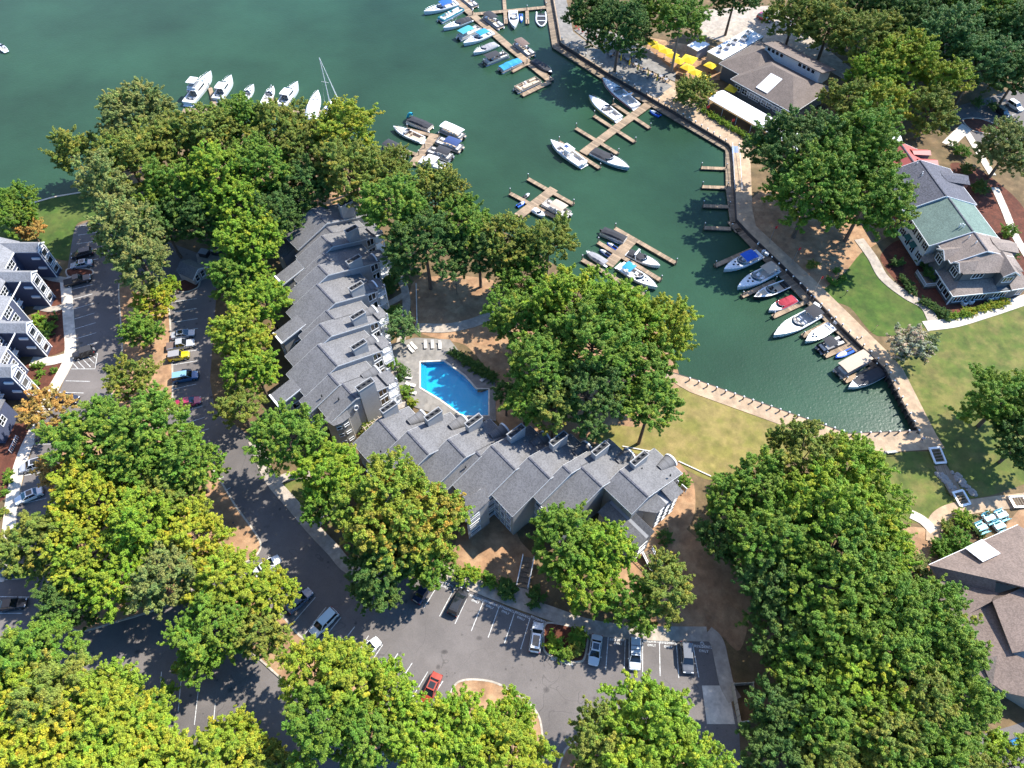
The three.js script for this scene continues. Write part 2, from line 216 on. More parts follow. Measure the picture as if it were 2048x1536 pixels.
// painted lettering on the stalls
const font = await new FontLoader().loadAsync('fonts/droid/droid_sans_bold.typeface.json');
function paintText(rows, c, dirA, dirB, size, parent = lot, h = .027, mat = M.paint) {
  const d = at(...dirB).sub(at(...dirA)), ang = Math.atan2(-d.z, d.x), p0 = at(...c), geos = [];
  rows.forEach((t, k) => { const g = new THREE.ShapeGeometry(font.generateShapes(t, size), 3); g.computeBoundingBox(); const b = g.boundingBox; g.translate(-(b.max.x + b.min.x) / 2, -k * size * 1.65, 0); g.rotateX(-PI / 2); g.rotateY(ang); g.translate(p0.x, h, p0.z); geos.push(clean(g)); });
  part(parent, 'painted_lettering', mergeGeometries(geos), mat, 'white lettering reading ' + rows.join(' '));
}
for (const c of [[892, 1169], [922, 1184], [953, 1198], [982, 1209], [1013, 1220], [1044, 1232], [1076, 1241]]) paintText(['RESIDENTS', 'ONLY'], c, [882, 1160], [1075, 1240], .36);
for (const c of [[1236, 1282], [1303, 1285], [1336, 1288]]) paintText(['RESIDENTS', 'ONLY'], c, [1180, 1278], [1400, 1288], .36);
paintText(['RESIDENTS', 'ONLY'], [1407, 1296], [1370, 1292], [1420, 1296], .4);
paintText(['NO PARKING'], [1123, 1326], [1108, 1319], [1139, 1328], .42);
{ const p = at(1404, 1287), g = [new THREE.RingGeometry(.2, .28, 20), new THREE.CircleGeometry(.09, 12).translate(-.05, .52, 0), new THREE.PlaneGeometry(.08, .4).translate(-.05, .22, 0), new THREE.PlaneGeometry(.26, .07).translate(.1, .05, 0), new THREE.PlaneGeometry(.07, .3).rotateZ(.5).translate(.28, -.1, 0)].map((q, i) => clean(q.translate(0, 0, i * .002))), m = mergeGeometries(g); m.rotateX(-PI / 2); m.translate(p.x, .027, p.z); part(lot, 'painted_symbol', m, M.paint, 'white wheelchair symbol above the lettering'); }
// ---------- kerbed islands ----------
function island(list, mat, label, h = .14) {
  const i = struct('planting_island', flat(list, h, h, 1), mat, label);
  const c = new THREE.CatmullRomCurve3(pts(list, 0), true, 'catmullrom', .4).getPoints(list.length * 6);
  part(i, 'kerb', strip(c, .3, h + .03, h + .03, false), M.kerb);
}
island([[240, 560], [300, 560], [335, 600], [343, 700], [345, 800], [320, 845], [270, 862], [228, 856], [222, 800], [245, 700]], M.straw, 'straw-covered planting island between the two car parks');
island([[140, 850], [240, 862], [350, 858], [420, 930], [470, 1010], [505, 1058], [522, 1090], [505, 1118], [430, 1150], [330, 1212], [225, 1246], [155, 1262], [110, 1220], [92, 1120], [108, 1020], [120, 930]], M.straw, 'long planted island under the yellowing maples');
island([[430, 1190], [500, 1200], [560, 1228], [600, 1272], [690, 1340], [760, 1400], [820, 1460], [800, 1520], [700, 1470], [600, 1390], [500, 1300], [440, 1240]], M.straw, 'narrow straw island between road and parking row');
island([[905, 1378], [932, 1360], [985, 1364], [1040, 1392], [1080, 1440], [1080, 1560], [980, 1640], [880, 1600], [870, 1480]], M.straw, 'rounded kerbed island at the turning circle');
island([[1095, 1246], [1170, 1262], [1174, 1290], [1165, 1322], [1130, 1322], [1092, 1306], [1087, 1280]], M.mulch, 'kerbed shrub island beside the marked stalls');
island([[-150, 1310], [0, 1278], [38, 1262], [52, 1282], [130, 1342], [220, 1362], [290, 1405], [370, 1530], [400, 1700], [-150, 1700]], M.forest, 'kerbed woodland bed at the lower left');
island([[1130, 1500], [1240, 1470], [1340, 1470], [1425, 1500], [1440, 1700], [1120, 1700]], M.straw, 'planted bed at the bottom of the car park');
island([[135, 539], [170, 538], [186, 542], [184, 550], [165, 556], [137, 553]], M.mulch, 'small kerbed bed between parked cars');
island([[348, 582], [362, 562], [395, 556], [400, 560], [396, 575], [375, 584]], M.mulch, 'mulched corner below the small shed');
island([[1925, 240], [1960, 238], [2000, 255], [1985, 268], [1945, 262]], M.mulch, 'mulched bed beside the upper right bays');
// ---------- walks ----------
function walk(list, w, label, mat = M.concrete, h = .12, name = 'sidewalk') { return struct(name, strip(list, w, h, h), mat, label); }
walk([[130, 555], [137, 640], [138, 715], [106, 778], [74, 850], [48, 905], [26, 985], [14, 1080], [-6, 1165]], 2.2, 'pale sidewalk before the navy townhouses', M.paleConcrete);
walk([[140, 712], [100, 722], [62, 722]], 2.2, 'short pale walk to the townhouse door', M.paleConcrete, .125);
walk([[130, 560], [105, 556], [88, 550]], 1.6, 'walk to the first townhouse entry', M.concrete, .125);
walk([[128, 612], [105, 618], [70, 612]], 1.6, 'walk to the second townhouse entry', M.concrete, .125);
walk([[508, 880], [540, 955], [588, 1012], [624, 1055], [664, 1097], [700, 1135], [790, 1158]], 2.2, 'sidewalk along the curving road');
walk([[878, 1140], [950, 1170], [1035, 1203], [1100, 1226], [1185, 1254], [1300, 1266], [1415, 1268]], 2.3, 'sidewalk at the head of the marked stalls');
walk([[1415, 1264], [1432, 1280], [1445, 1330], [1455, 1372], [1470, 1400]], 2.2, 'sidewalk turning down beside the bins', M.concrete, .125);
walk([[552, 962], [580, 952], [620, 950]], 1.7, 'footpath branching off below the green trees', M.concrete, .125);
walk([[632, 1050], [650, 1025], [668, 1010]], 1.6, 'leaf-strewn footpath towards the building', M.concrete, .125);
walk([[1040, 1205], [1046, 1180], [1054, 1120]], 2, 'walk leading up to the white-railed steps', M.concrete, .125);
walk([[770, 520], [798, 552], [812, 590], [810, 640], [800, 690]], 1.7, 'curving walk between shrubs and straw yard');
walk([[765, 612], [790, 600], [813, 586]], 1.5, 'short walk to a ground floor porch', M.concrete, .125);
walk([[787, 690], [789, 740], [793, 790], [806, 815]], 2, 'walk between the building and the pool');
walk([[830, 655], [900, 655], [960, 640], [1000, 615]], 2.4, 'footpath below the straw yard', M.concrete);
walk([[1718, 478], [1745, 515], [1768, 555], [1815, 592], [1850, 612], [1868, 645]], 2.3, 'curved walk before the gabled houses', M.concrete);
walk([[1850, 652], [1905, 645], [1970, 626], [2060, 596]], 2.6, 'pale walk sweeping round the grey house', M.paleConcrete, .125);
walk([[1990, 375], [2010, 420], [2030, 470], [2060, 520]], 1.8, 'pale walk behind the houses', M.paleConcrete);
walk([[1895, 290], [1915, 270], [1935, 252]], 3, 'pale plaza strip behind the red roof', M.paleConcrete);
walk([[1932, 262], [1955, 300], [1985, 350]], 1.8, 'pale walk between drive and red roof', M.paleConcrete, .125);
walk([[1868, 1085], [1872, 1045], [1895, 1025], [1950, 1012], [2060, 998]], 2.6, 'tan curved walk to the patio tables', M.promenade);
walk([[1822, 1028], [1845, 1040], [1868, 1062]], 1.8, 'white curved walk beside the wood', M.paleConcrete, .125);
walk([[1880, 930], [1895, 955], [1915, 990]], 2.4, 'grey boardwalk between the two stair flights', M.deckGrey, .125);
struct('promenade', flat([[1332, 742], [1392, 760], [1696, 868], [1838, 862], [1772, 738], [1692, 660], [1600, 562], [1500, 466], [1474, 438], [1467, 300], [1458, 287], [1308, 198], [1225, 151], [1122, 85], [1107, 0], [1085, -150], [1112, -150], [1132, 0], [1145, 62], [1190, 95], [1260, 125], [1350, 165], [1352, 185], [1400, 212], [1470, 262], [1500, 300], [1505, 420], [1512, 452], [1625, 556], [1705, 634], [1772, 700], [1806, 738], [1872, 868], [1890, 897], [1730, 907], [1640, 878], [1380, 784], [1325, 752]], .08, .1), M.promenade, 'tan concrete promenade along the water');
struct('upper_walk', flat([[1123, 84], [1226, 150], [1310, 196], [1345, 172], [1262, 127], [1190, 96], [1146, 63], [1133, 0], [1113, -150], [1090, -150], [1109, 0]], .09), M.poolDeck, 'grey stone walk between the dining patio and the boardwalk');
struct('patio', flat([[1190, 93], [1260, 123], [1350, 163], [1352, 145], [1300, 100], [1240, 70], [1180, 50], [1148, 60]], .1, .1), M.poolDeck, 'grey stone dining patio above the boardwalk');
struct('terrace', flat([[1285, 120], [1300, 75], [1380, 90], [1440, 125], [1440, 160], [1380, 160]], .09, .09), M.straw, 'shaded dining terrace under yellow parasols');
// ---------- swimming pool ----------
{
  const deck = [[778, 690], [830, 676], [900, 680], [925, 712], [990, 758], [992, 842], [900, 838], [820, 812], [792, 770]];
  const sh = new THREE.Shape(pts(deck).map(p => new THREE.Vector2(p.x, -p.z))), hole = new THREE.Path(pts(poolPx).map(p => new THREE.Vector2(p.x, -p.z))); sh.holes.push(hole);
  const g = new THREE.ExtrudeGeometry(sh, { depth: .16, bevelEnabled: false }); g.rotateX(-PI / 2); const p = g.attributes.position; for (let i = 0; i < p.count; i++) g.attributes.uv.setXY(i, p.getX(i), p.getZ(i));
  struct('pool_deck', g, M.poolDeck, 'grey concrete pool deck');
  const pool = thing('swimming_pool', 'bright blue kinked swimming pool with steps at both ends', 'pool');
  const P = pts(poolPx, 0);
  part(pool, 'pool_floor', flat(poolPx.map(q => at(...q)), -1.1), M.poolTile);
  P.forEach((a, i) => { const b = P[(i + 1) % P.length]; part(pool, 'pool_wall', poly([V3(a.x, -1.1, a.z), V3(b.x, -1.1, b.z), V3(b.x, .16, b.z), V3(a.x, .16, a.z)]), M.poolTile); });
  part(pool, 'coping', strip([...P, P[0]], .35, .2, .18, false), M.paleConcrete);
  const w = new THREE.MeshPhysicalMaterial({ color: new THREE.Color().setRGB(.72, .96, 1), roughness: .03, transmission: 1, thickness: 0, ior: 1.33, normalMap: M.water.normalMap, normalScale: new THREE.Vector2(.25, .25) });
  part(pool, 'pool_water', flat(poolPx.map(q => at(...q)), .04), w);
  for (const [x, y] of [[850, 724], [955, 831]]) { const p = at(x, y, .2); for (const o of [-.3, .3]) part(pool, 'grab_rail', new THREE.TorusGeometry(.42, .03, 5, 12, PI).rotateY(PI / 2).translate(p.x + o, .2, p.z), M.metal); }
  for (let k = 0; k < 3; k++) { const d = -.2 - k * .25, S = (a) => a.map(q => at(...q)); part(pool, 'step', flat(S([[840, 725], [844 + k * 4, 725], [844 + k * 4, 774], [840, 775]]), d, .25), M.poolStep); part(pool, 'step', flat(S([[973 - k * 4, 779], [978, 779], [978, 832], [973 - k * 4, 832]]), d, .25), M.poolStep); }
}
for (const [l, t] of [[[[832, 566], [834, 648]], 'pale timber edging along the straw yard'], [[[1245, 892], [1306, 903]], 'timber edging behind the last chimneys'], [[[1357, 922], [1422, 952]], 'pale timber edging across the dry lawn']]) struct('timber_edging', strip(l, .2, .2, .2, false), M.creamVinyl, t);
// ---------- trees and shrubs ----------
const clumps = [0, 1, 2, 3].map(k => {   // a leafy clump about 1 m across: folded leaf faces on and inside a ball
  const r = rng(500 + k), pos = [], nor = [];
  for (let i = 0; i < 40; i++) {
    const th = r() * PI * 2, z = r() * 2 - 1, q = Math.sqrt(1 - z * z), rad = .5 * Math.pow(r(), .38) * (.8 + .35 * r());
    const c = V3(q * Math.cos(th) * rad, z * rad * .8, q * Math.sin(th) * rad), n = V3(c.x + (r() - .5) * 1.1, c.y + .3 + (r() - .5) * 1.0, c.z + (r() - .5) * 1.1).normalize();
    const a = V3(r() - .5, r() - .5, r() - .5).cross(n).normalize(), b = n.clone().cross(a), L = .15 + r() * .1, w = L * (.5 + r() * .2), tip = c.clone().addScaledVector(a, L).addScaledVector(n, -.03), tail = c.clone().addScaledVector(a, -L);
    const s1 = c.clone().addScaledVector(b, w).addScaledVector(n, .025), s2 = c.clone().addScaledVector(b, -w).addScaledVector(n, .025);
    for (const t of [[tail, s1, tip], [tail, tip, s2]]) { const m = t[1].clone().sub(t[0]).cross(t[2].clone().sub(t[0])).normalize(); if (m.dot(n) < 0) { t.reverse(); m.negate(); } for (const p of t) { pos.push(p.x, p.y, p.z); nor.push(m.x, m.y, m.z); } }
  }
  const g = new THREE.BufferGeometry(); g.setAttribute('position', new THREE.Float32BufferAttribute(pos, 3)); g.setAttribute('normal', new THREE.Float32BufferAttribute(nor, 3));
  g.setAttribute('uv', new THREE.BufferAttribute(new Float32Array(pos.length / 3 * 2), 2)); return g;
});
const leafMat = new THREE.MeshPhysicalMaterial({ color: 0xffffff, roughness: .75, transmission: .22, thickness: 0, side: THREE.DoubleSide });
// leaf colours (linear) per kind: main, second, accent and share of accent
const KIND = {
  green: [[.15, .27, .014], [.2, .32, .016], [.31, .38, .02], .16],
  dark: [[.085, .17, .018], [.11, .2, .02], [.18, .26, .024], .14],
  olive: [[.27, .3, .03], [.21, .27, .026], [.38, .36, .035], .2],
  lime: [[.29, .41, .014], [.23, .36, .014], [.42, .48, .018], .22],
  yellow: [[.37, .42, .016], [.28, .36, .016], [.48, .45, .02], .2],
  gold: [[.46, .46, .016], [.36, .41, .016], [.54, .43, .022], .22],
  orange: [[.36, .38, .02], [.23, .33, .018], [.45, .33, .03], .24],
  brown: [[0.580, 0.346, 0.072], [0.442, 0.282, 0.056], [0.620, 0.384, 0.080], .3],
  grey: [[0.276, 0.307, 0.068], [0.235, 0.275, 0.056], [0.373, 0.384, 0.088], .22],
  teal: [[0.117, 0.230, 0.048], [0.152, 0.269, 0.052], [0.221, 0.320, 0.064], .16],
  pale: [[.6, .52, .36], [.45, .42, .24], [.18, .22, .07], .3],
  hedge: [[0.138, 0.282, 0.014], [0.166, 0.320, 0.016], [0.235, 0.358, 0.024], .16],
};
let seed = 1000;
function crown(parent, R, Rv, cy, kind, clump, dens = 1, lean = null, loose = 0) {
  const r = rng(seed += 17), [c1, c2, c3, share] = KIND[kind], lobes = [], nl = Math.round(9 + R * 2.6), list = [];
  const ax = .86 + r() * .26, az = .86 + r() * .26;
  lobes.push([0, 0, 0, .56]);
  for (let i = 0; i < nl; i++) {
    const th = (i + r() * .8) * 2.39996, z = 1 - (i + .5) / nl * 1.45 + (r() - .5) * .15, q = Math.sqrt(Math.max(.05, 1 - z * z)), d = (.48 + r() * .34) * (1 + loose * (r() - .3));
    const far = r() < .16 && loose > 0 ? 1.25 : 1; lobes.push([q * Math.cos(th) * d * ax * far, z * d * .95, q * Math.sin(th) * d * az * far, (.2 + r() * .2) * (nl > 25 ? .84 : 1) / (far > 1 ? 1.25 : 1)]);
  }
  const col = new THREE.Color(), tones = lobes.map(() => [r(), r()]), bs = clump * 2.1;
  lobes.forEach(([lx, ly, lz, lr], li) => {
    const n = Math.round(dens * 1.08 * (lr * R) * (lr * Rv + lr * R) / 2 * 4 * 3.14 / (bs * bs) * (li ? 1 : .5));
    for (let i = 0; i < n; i++) {   // boughs on the lobe's skin, a handful of leafy clumps on each
      const th = r() * PI * 2, z = 1 - r() * 1.7, q = Math.sqrt(Math.max(0, 1 - z * z)), k = lr * (.8 + r() * .3), x = lx + q * Math.cos(th) * k, y = ly + z * k, w = lz + q * Math.sin(th) * k;
      if (lobes.some(([a, b, c, e], j) => j !== li && (x - a) ** 2 + (y - b) ** 2 + (w - c) ** 2 < (e * .74) ** 2)) continue;
      const bt = r(), sc = .6 + r() * .9, len = bs * sc * (.7 + r() * .6), X = x * R + (lean ? lean.x * (y + .6) : 0), Y = y * Rv, Z0 = w * R + (lean ? lean.z * (y + .6) : 0);
      const d = V3(q * Math.cos(th) + (r() - .5) * .9, z * .7 + .35 + (r() - .5) * .7, q * Math.sin(th) + (r() - .5) * .9).normalize(), nb = 5 + Math.round(sc * 5);
      for (let c = 0; c < nb; c++) { const f = (c / (nb - 1) - .35) * len, j = bs * .46 * sc * (1 - c / nb * .5); list.push([X + d.x * f + (r() - .5) * j, Y + d.y * f * .8 + (r() - .5) * j * .6, Z0 + d.z * f + (r() - .5) * j, clump * (.46 + r() * .34 + .2 * (1 - c / nb)), li, bt]); }
    }
  });
  const m = shadow(new THREE.InstancedMesh(clumps[seed % 4], leafMat, list.length)), M4 = new THREE.Matrix4(), Q = new THREE.Quaternion(), E = new THREE.Euler();
  list.forEach(([x, y, z, s, li, bt], i) => {
    Q.setFromEuler(E.set((r() - .5) * .7, r() * 6.28, (r() - .5) * .7)); M4.compose(V3(x, cy + y, z), Q, V3(s, s * .85, s)); m.setMatrixAt(i, M4);
    const t = bt * .7 + r() * .3 < share * (tones[li][0] > .6 ? 1.7 : .7) ? c3 : null, b = .4 * r() + .6 * tones[li][1], k = .8 + r() * .4;
    const a = t || c1.map((v, j) => v + (c2[j] - v) * b); const hu = .8 + .42 * ((bt * 7.3) % 1); m.setColorAt(i, col.setRGB(a[0] * k * .95 * hu, a[1] * k * .98, a[2] * k));
  });
  m.name = 'crown'; m.userData.kind = 'stuff'; parent.add(m); return [m, lobes];
}
function trunk(parent, R, Rv, cy, lobes, pale, lean) {
  const r = rng(seed + 3), t = .11 + R * .032, top = cy + Rv * .25, bx = lean ? -lean.x * .5 : 0, bz = lean ? -lean.z * .5 : 0, g = [], fork = cy - Rv * .45, mid = V3(bx * .3 + (r() - .5) * .3, fork, bz * .3 + (r() - .5) * .3);
  g.push(rod(V3(bx, -.1, bz), mid, t * 1.25, 7, t * .85), rod(mid, V3(0, top, 0), t * .85, 6, t * .3));
  lobes.slice(1).forEach(([x, y, z], i) => { if (i % 2) return; const e = V3(x * R, cy + y * Rv, z * R), s = mid.clone().lerp(V3(0, top, 0), .1 + r() * .5), m2 = s.clone().lerp(e, .5); m2.y += .12 * R * (r() - .2); g.push(rod(s, m2, t * .4, 5, t * .26), rod(m2, e, t * .26, 5, t * .08)); });
  part(parent, 'trunk', merge(g), pale ? M.barkPale : M.bark);
}
const treeAt = {};
// x, y: photo reading of the crown's middle; r: half its width in photo pixels; h: height of that middle
function tree(x, y, rp, kind, label, o = {}) {
  let h = o.h ?? 0; const s0 = FOCAL / (at(x, y, 8).distanceTo(V3(0, CAM_H, 0)) * .95), R = rp / s0 * .98;
  if (!h) h = Math.min(4.2 + R * 1.05, 12);
  if (h >= 8 && !o.fix) h += [0, 2.6, .6, 3.4, 1.4][(x * 7 + y * 3) % 5];
  const p = at(x, y, h); p.y = 0; const Rv = o.rv ?? Math.min(R * 1.02, h * .75), lean = o.lean ? V3(o.lean[0], 0, o.lean[1]) : null;
  const t = thing(o.name ?? 'tree', label, 'tree', p, 0, o.group);
  const [, lobes] = crown(t, R, Rv, h, kind, o.clump ?? Math.min(.9, .44 + R * .05), o.dens ?? 1, lean, o.loose ?? .25); trunk(t, R, Rv, h, lobes, o.pale, lean); return t;
}
function shrub(x, y, r, kind, label, o = {}) {
  const p = at(x, y, r * .6); p.y = 0; const t = thing(o.name ?? 'shrub', label, 'shrub', p, 0, o.group);
  crown(t, r, r * (o.flat ?? .8), r * .55, kind, o.clump ?? Math.min(.42, r * .42), 1.25, null, 0); part(t, 'stem', merge([0, 1, 2].map(k => rod(V3(0, -.05, 0), V3(Math.cos(k * 2.1) * r * .4, r * .7, Math.sin(k * 2.1) * r * .4), .04, 5, .02))), M.bark); return t;
}
const POINT = 'trees on the lake point', CENTRE = 'trees between pool and marina', WOOD = 'trees of the lower right wood', TOPW = 'trees behind the restaurant', LOTT = 'trees along the car parks', LOWL = 'trees of the lower left wood';
for (const [x, y, r, k, l, g, o] of [
  // lake point
  [152, 312, 48, 'olive', 'lone yellow-green tree leaning out over the lake', POINT, { h: 8, loose: .5 }],
  [272, 243, 60, 'grey', 'grey-green tree at the outer tip of the lake point', POINT, { h: 10 }],
  [262, 333, 58, 'olive', 'golden olive tree just below the grey-green tip tree', POINT],
  [345, 305, 66, 'olive', 'rounded olive tree left of the moored yachts', POINT, { h: 12 }],
  [425, 272, 56, 'olive', 'olive tree directly below the big white yacht', POINT, { h: 12 }],
  [490, 247, 50, 'green', 'green tree hiding the sterns of the small white boats', POINT, { h: 12 }],
  [560, 262, 56, 'olive', 'brownish olive tree below the row of white boats', POINT, { h: 12 }],
  [440, 352, 60, 'lime', 'vivid green tree in the middle of the lake point', POINT, { h: 13 }],
  [360, 390, 62, 'green', 'mid green tree inland on the lake point', POINT, { h: 12 }],
  [525, 343, 66, 'green', 'broad green tree right of the vivid green one', POINT, { h: 13 }],
  [615, 305, 62, 'olive', 'dusky olive tree below the sailing boat mast', POINT, { h: 13 }],
  [690, 266, 62, 'yellow', 'tall yellow-green tree at the right shoulder of the point', POINT, { h: 13 }],
  [700, 347, 64, 'olive', 'olive tree above the end of the grey roof', POINT, { h: 12 }],
  [610, 379, 58, 'dark', 'dark tree with bare lower trunks behind the grey building', POINT, { h: 11 }],
  [775, 343, 48, 'olive', 'olive tree beside the covered pontoon dock', POINT, { h: 10 }],
  [480, 420, 62, 'lime', 'bright green tree above the small shed', POINT, { h: 12 }],
  [228, 398, 46, 'grey', 'tall grey-green conifer at the head of the car park', POINT, { h: 15, rv: 10 }],
  [252, 470, 48, 'grey', 'silvery conifer shading the upper parking stalls', POINT, { h: 14, rv: 9.5 }],
  [285, 530, 46, 'grey', 'grey-green conifer at the corner of the upper car park', POINT, { h: 12, rv: 8.5 }],
  [330, 455, 56, 'dark', 'dark shaded tree left of the bin enclosure', POINT, { h: 9 }],
  [405, 440, 50, 'dark', 'dark tree standing just above the two bins', POINT, { h: 10 }],
  [548, 440, 46, 'dark', 'dark tree against the upper left roof corner', POINT, { h: 10 }],
  [22, 420, 44, 'green', 'green tree on the lake bank at the left edge', POINT, { h: 7 }],
  [62, 462, 26, 'brown', 'small brownish tree behind the navy townhouses', POINT, { h: 3.5 }],
  // pool to marina
  [790, 412, 66, 'green', 'green tree overhanging the upper chimneys', CENTRE, { h: 15 }],
  [870, 392, 58, 'olive', 'olive-green tree at the water above the straw yard', CENTRE, { h: 11 }],
  [850, 490, 76, 'dark', 'large dark green tree over the curving walk', CENTRE, { h: 13, fix: 1 }],
  [925, 452, 54, 'green', 'green tree left of the jet ski dock', CENTRE, { h: 11 }],
  [958, 508, 60, 'dark', 'dense tree at the top of the straw yard', CENTRE, { h: 10, fix: 1 }],
  [1010, 488, 58, 'olive', 'olive tree in front of the small middle dock', CENTRE, { h: 11 }],
  [1096, 496, 58, 'olive', 'dusky tree between the two small docks', CENTRE, { h: 12 }],
  [1042, 560, 60, 'green', 'green tree uphill of the dusky dock tree', CENTRE, { h: 7.5, fix: 1 }],
  [1050, 650, 86, 'green', 'broad green tree right of the straw yard', CENTRE, { h: 9, fix: 1 }],
  [1150, 605, 82, 'lime', 'bright green tree below the four-slip dock', CENTRE, { h: 14 }],
  [1240, 632, 73, 'lime', 'yellow-green tree reaching the end of the slip dock', CENTRE, { h: 13 }],
  [1320, 660, 67, 'yellow', 'yellowish tree leaning over the marina basin', CENTRE, { h: 11, loose: .45 }],
  [1185, 690, 95, 'green', 'largest green tree in the middle of the central grove', CENTRE, { h: 15 }],
  [1280, 740, 76, 'green', 'green tree at the water near the start of the promenade', CENTRE, { h: 12 }],
  [1082, 742, 76, 'green', 'green tree right of the swimming pool', CENTRE, { h: 14 }],
  [1175, 790, 69, 'dark', 'dark tree above the long roof valleys', CENTRE, { h: 14, fix: 1 }],
  [1300, 808, 58, 'green', 'round green tree at the edge of the dry lawn', CENTRE, { h: 12 }],
  [1110, 812, 54, 'olive', 'olive tree close behind the chimneys', CENTRE, { h: 13, fix: 1 }],
  [1050, 808, 45, 'green', 'green tree between the pool end and the chimneys', CENTRE, { h: 12, fix: 1 }],
  [1012, 790, 26, 'dark', 'small dark tree at the end of the pool', CENTRE, { h: 7 }],
  [802, 655, 32, 'teal', 'dark evergreen beside the lower pool walk', CENTRE, { h: 4.5 }],
  // west of the grey building
  [508, 485, 60, 'lime', 'bright green tree left of the upper roof', LOTT, { h: 10 }],
  [470, 560, 54, 'green', 'green tree right of the shed paving', LOTT, { h: 9 }],
  [530, 600, 52, 'lime', 'lime tree touching the second roof bay', LOTT, { h: 10 }],
  [485, 670, 60, 'yellow', 'yellow-orange tree right of the parked pickup', LOTT, { h: 9 }],
  [510, 745, 52, 'lime', 'yellow-green tree left of the third roof bay', LOTT, { h: 9 }],
  [478, 815, 46, 'olive', 'thin yellowish tree at the bend in the lane', LOTT, { h: 7, loose: .6, dens: .6 }],
  [572, 878, 66, 'green', 'rounded green tree at the corner of the grey wing', LOTT, { h: 9 }],
  [660, 945, 60, 'lime', 'green tree with yellow tips below the grey end wall', LOTT, { h: 9 }],
  [640, 1010, 44, 'green', 'small green tree over the leaf-strewn path', LOTT, { h: 7 }],
  [310, 605, 36, 'gold', 'small bright yellow tree on the parking island', LOTT, { h: 5 }],
  [345, 568, 18, 'lime', 'little lime tree beside the shed', LOTT, { h: 3 }],
  [286, 665, 38, 'green', 'round green tree on the parking island', LOTT, { h: 5 }],
  [270, 755, 44, 'olive', 'pale yellow-green tree at the lower end of the island', LOTT, { h: 5.5, loose: .5, dens: .75 }],
  [92, 815, 40, 'brown', 'rusty brown tree at the townhouse corner', LOTT, { h: 5, loose: .5, dens: .7 }],
  // big left island
  [190, 880, 76, 'green', 'deep green tree right of the black parked estate car', LOTT, { h: 10 }],
  [300, 870, 82, 'green', 'wide deep green tree at the top of the long island', LOTT, { h: 11 }],
  [375, 930, 62, 'green', 'green tree hanging over the lane bend', LOTT, { h: 10 }],
  [265, 945, 66, 'green', 'green tree behind the yellow maples', LOTT, { h: 9 }],
  [350, 990, 60, 'olive', 'olive tree above the brown kerbed tip', LOTT, { h: 8 }],
  [112, 942, 34, 'brown', 'small rusty tree beside the silver saloon', LOTT, { h: 5 }],
  [185, 1000, 66, 'gold', 'golden yellow maple in the long island', LOTT, { h: 9 }],
  [285, 1050, 66, 'lime', 'lime maple right of the golden one', LOTT, { h: 10 }],
  [395, 1075, 64, 'gold', 'yellow maple with orange tips near the island point', LOTT, { h: 9 }],
  [75, 1095, 60, 'olive', 'olive tree over the lower left sidewalk', LOTT, { h: 8 }],
  [170, 1105, 58, 'yellow', 'yellow-green tree in the lower part of the island', LOTT, { h: 9 }],
  [335, 1165, 66, 'grey', 'feathery grey-green tree in the lower island', LOTT, { h: 9 }],
  [235, 1170, 58, 'lime', 'lime tree left of the feathery one', LOTT, { h: 9 }],
  [450, 1165, 66, 'yellow', 'broad yellow tree beside the white parked car', LOTT, { h: 9 }],
  [545, 1185, 50, 'yellow', 'yellow tree overhanging the grey-blue saloon', LOTT, { h: 8 }],
  [130, 1215, 48, 'dark', 'dark tree above the lower left road', LOTT, { h: 7 }],
  [430, 1255, 66, 'green', 'green tree at the lower end of the long island', LOTT, { h: 9 }],
  [520, 1270, 50, 'olive', 'olive tree left of the white van-like car', LOTT, { h: 8 }],
  [395, 1335, 36, 'green', 'small green tree over the dim road', LOTT, { h: 7 }],
  // lower left wood
  [60, 1336, 66, 'green', 'green tree at the left edge above the yellow wood', LOWL, { h: 8 }],
  [25, 1426, 70, 'yellow', 'yellow tree at the far left bottom', LOWL, { h: 9 }],
  [120, 1416, 72, 'olive', 'olive tree with rusty patches in the lower left wood', LOWL, { h: 10 }],
  [225, 1401, 60, 'yellow', 'yellow-tipped tree below the dim road', LOWL, { h: 9 }],
  [305, 1416, 38, 'green', 'small green tree beside the dim stall lines', LOWL, { h: 6 }],
  [200, 1476, 72, 'yellow', 'wide yellow tree in the lower left wood', LOWL, { h: 10 }],
  [288, 1481, 58, 'lime', 'lime tree left of the dim stalls', LOWL, { h: 9 }],
  [90, 1506, 74, 'gold', 'golden tree in the bottom left corner', LOWL, { h: 10 }],
  [200, 1551, 74, 'lime', 'lime tree cut by the bottom edge at left', LOWL, { h: 9 }],
  [320, 1546, 70, 'yellow', 'yellow tree cut by the bottom edge', LOWL, { h: 9 }],
  [470, 1478, 48, 'yellow', 'bright yellow-green tree below the bare road', LOWL, { h: 7 }],
  [440, 1541, 62, 'yellow', 'yellow tree at the bottom left of centre', LOWL, { h: 8 }],
  [550, 1546, 60, 'olive', 'dull olive tree at the bottom beside the dark gap', LOWL, { h: 7 }],
  // bottom centre
  [625, 1341, 58, 'yellow', 'yellow-green tree below the white parked estate', LOTT, { h: 8 }],
  [705, 1361, 70, 'yellow', 'wide yellow-green tree hiding the parking row', LOTT, { h: 9 }],
  [785, 1391, 56, 'lime', 'lime tree left of the orange-red car', LOTT, { h: 8 }],
  [640, 1441, 66, 'green', 'deep green tree in the bottom centre', LOTT, { h: 9 }],
  [740, 1476, 66, 'green', 'green tree with a dark hollow at bottom centre', LOTT, { h: 8 }],
  [840, 1481, 62, 'lime', 'lime tree below the orange-red car', LOTT, { h: 8 }],
  [930, 1451, 62, 'lime', 'lime tree on the round kerbed island', LOTT, { h: 8 }],
  [1010, 1446, 56, 'lime', 'yellow-green tree at the island tip', LOTT, { h: 7 }],
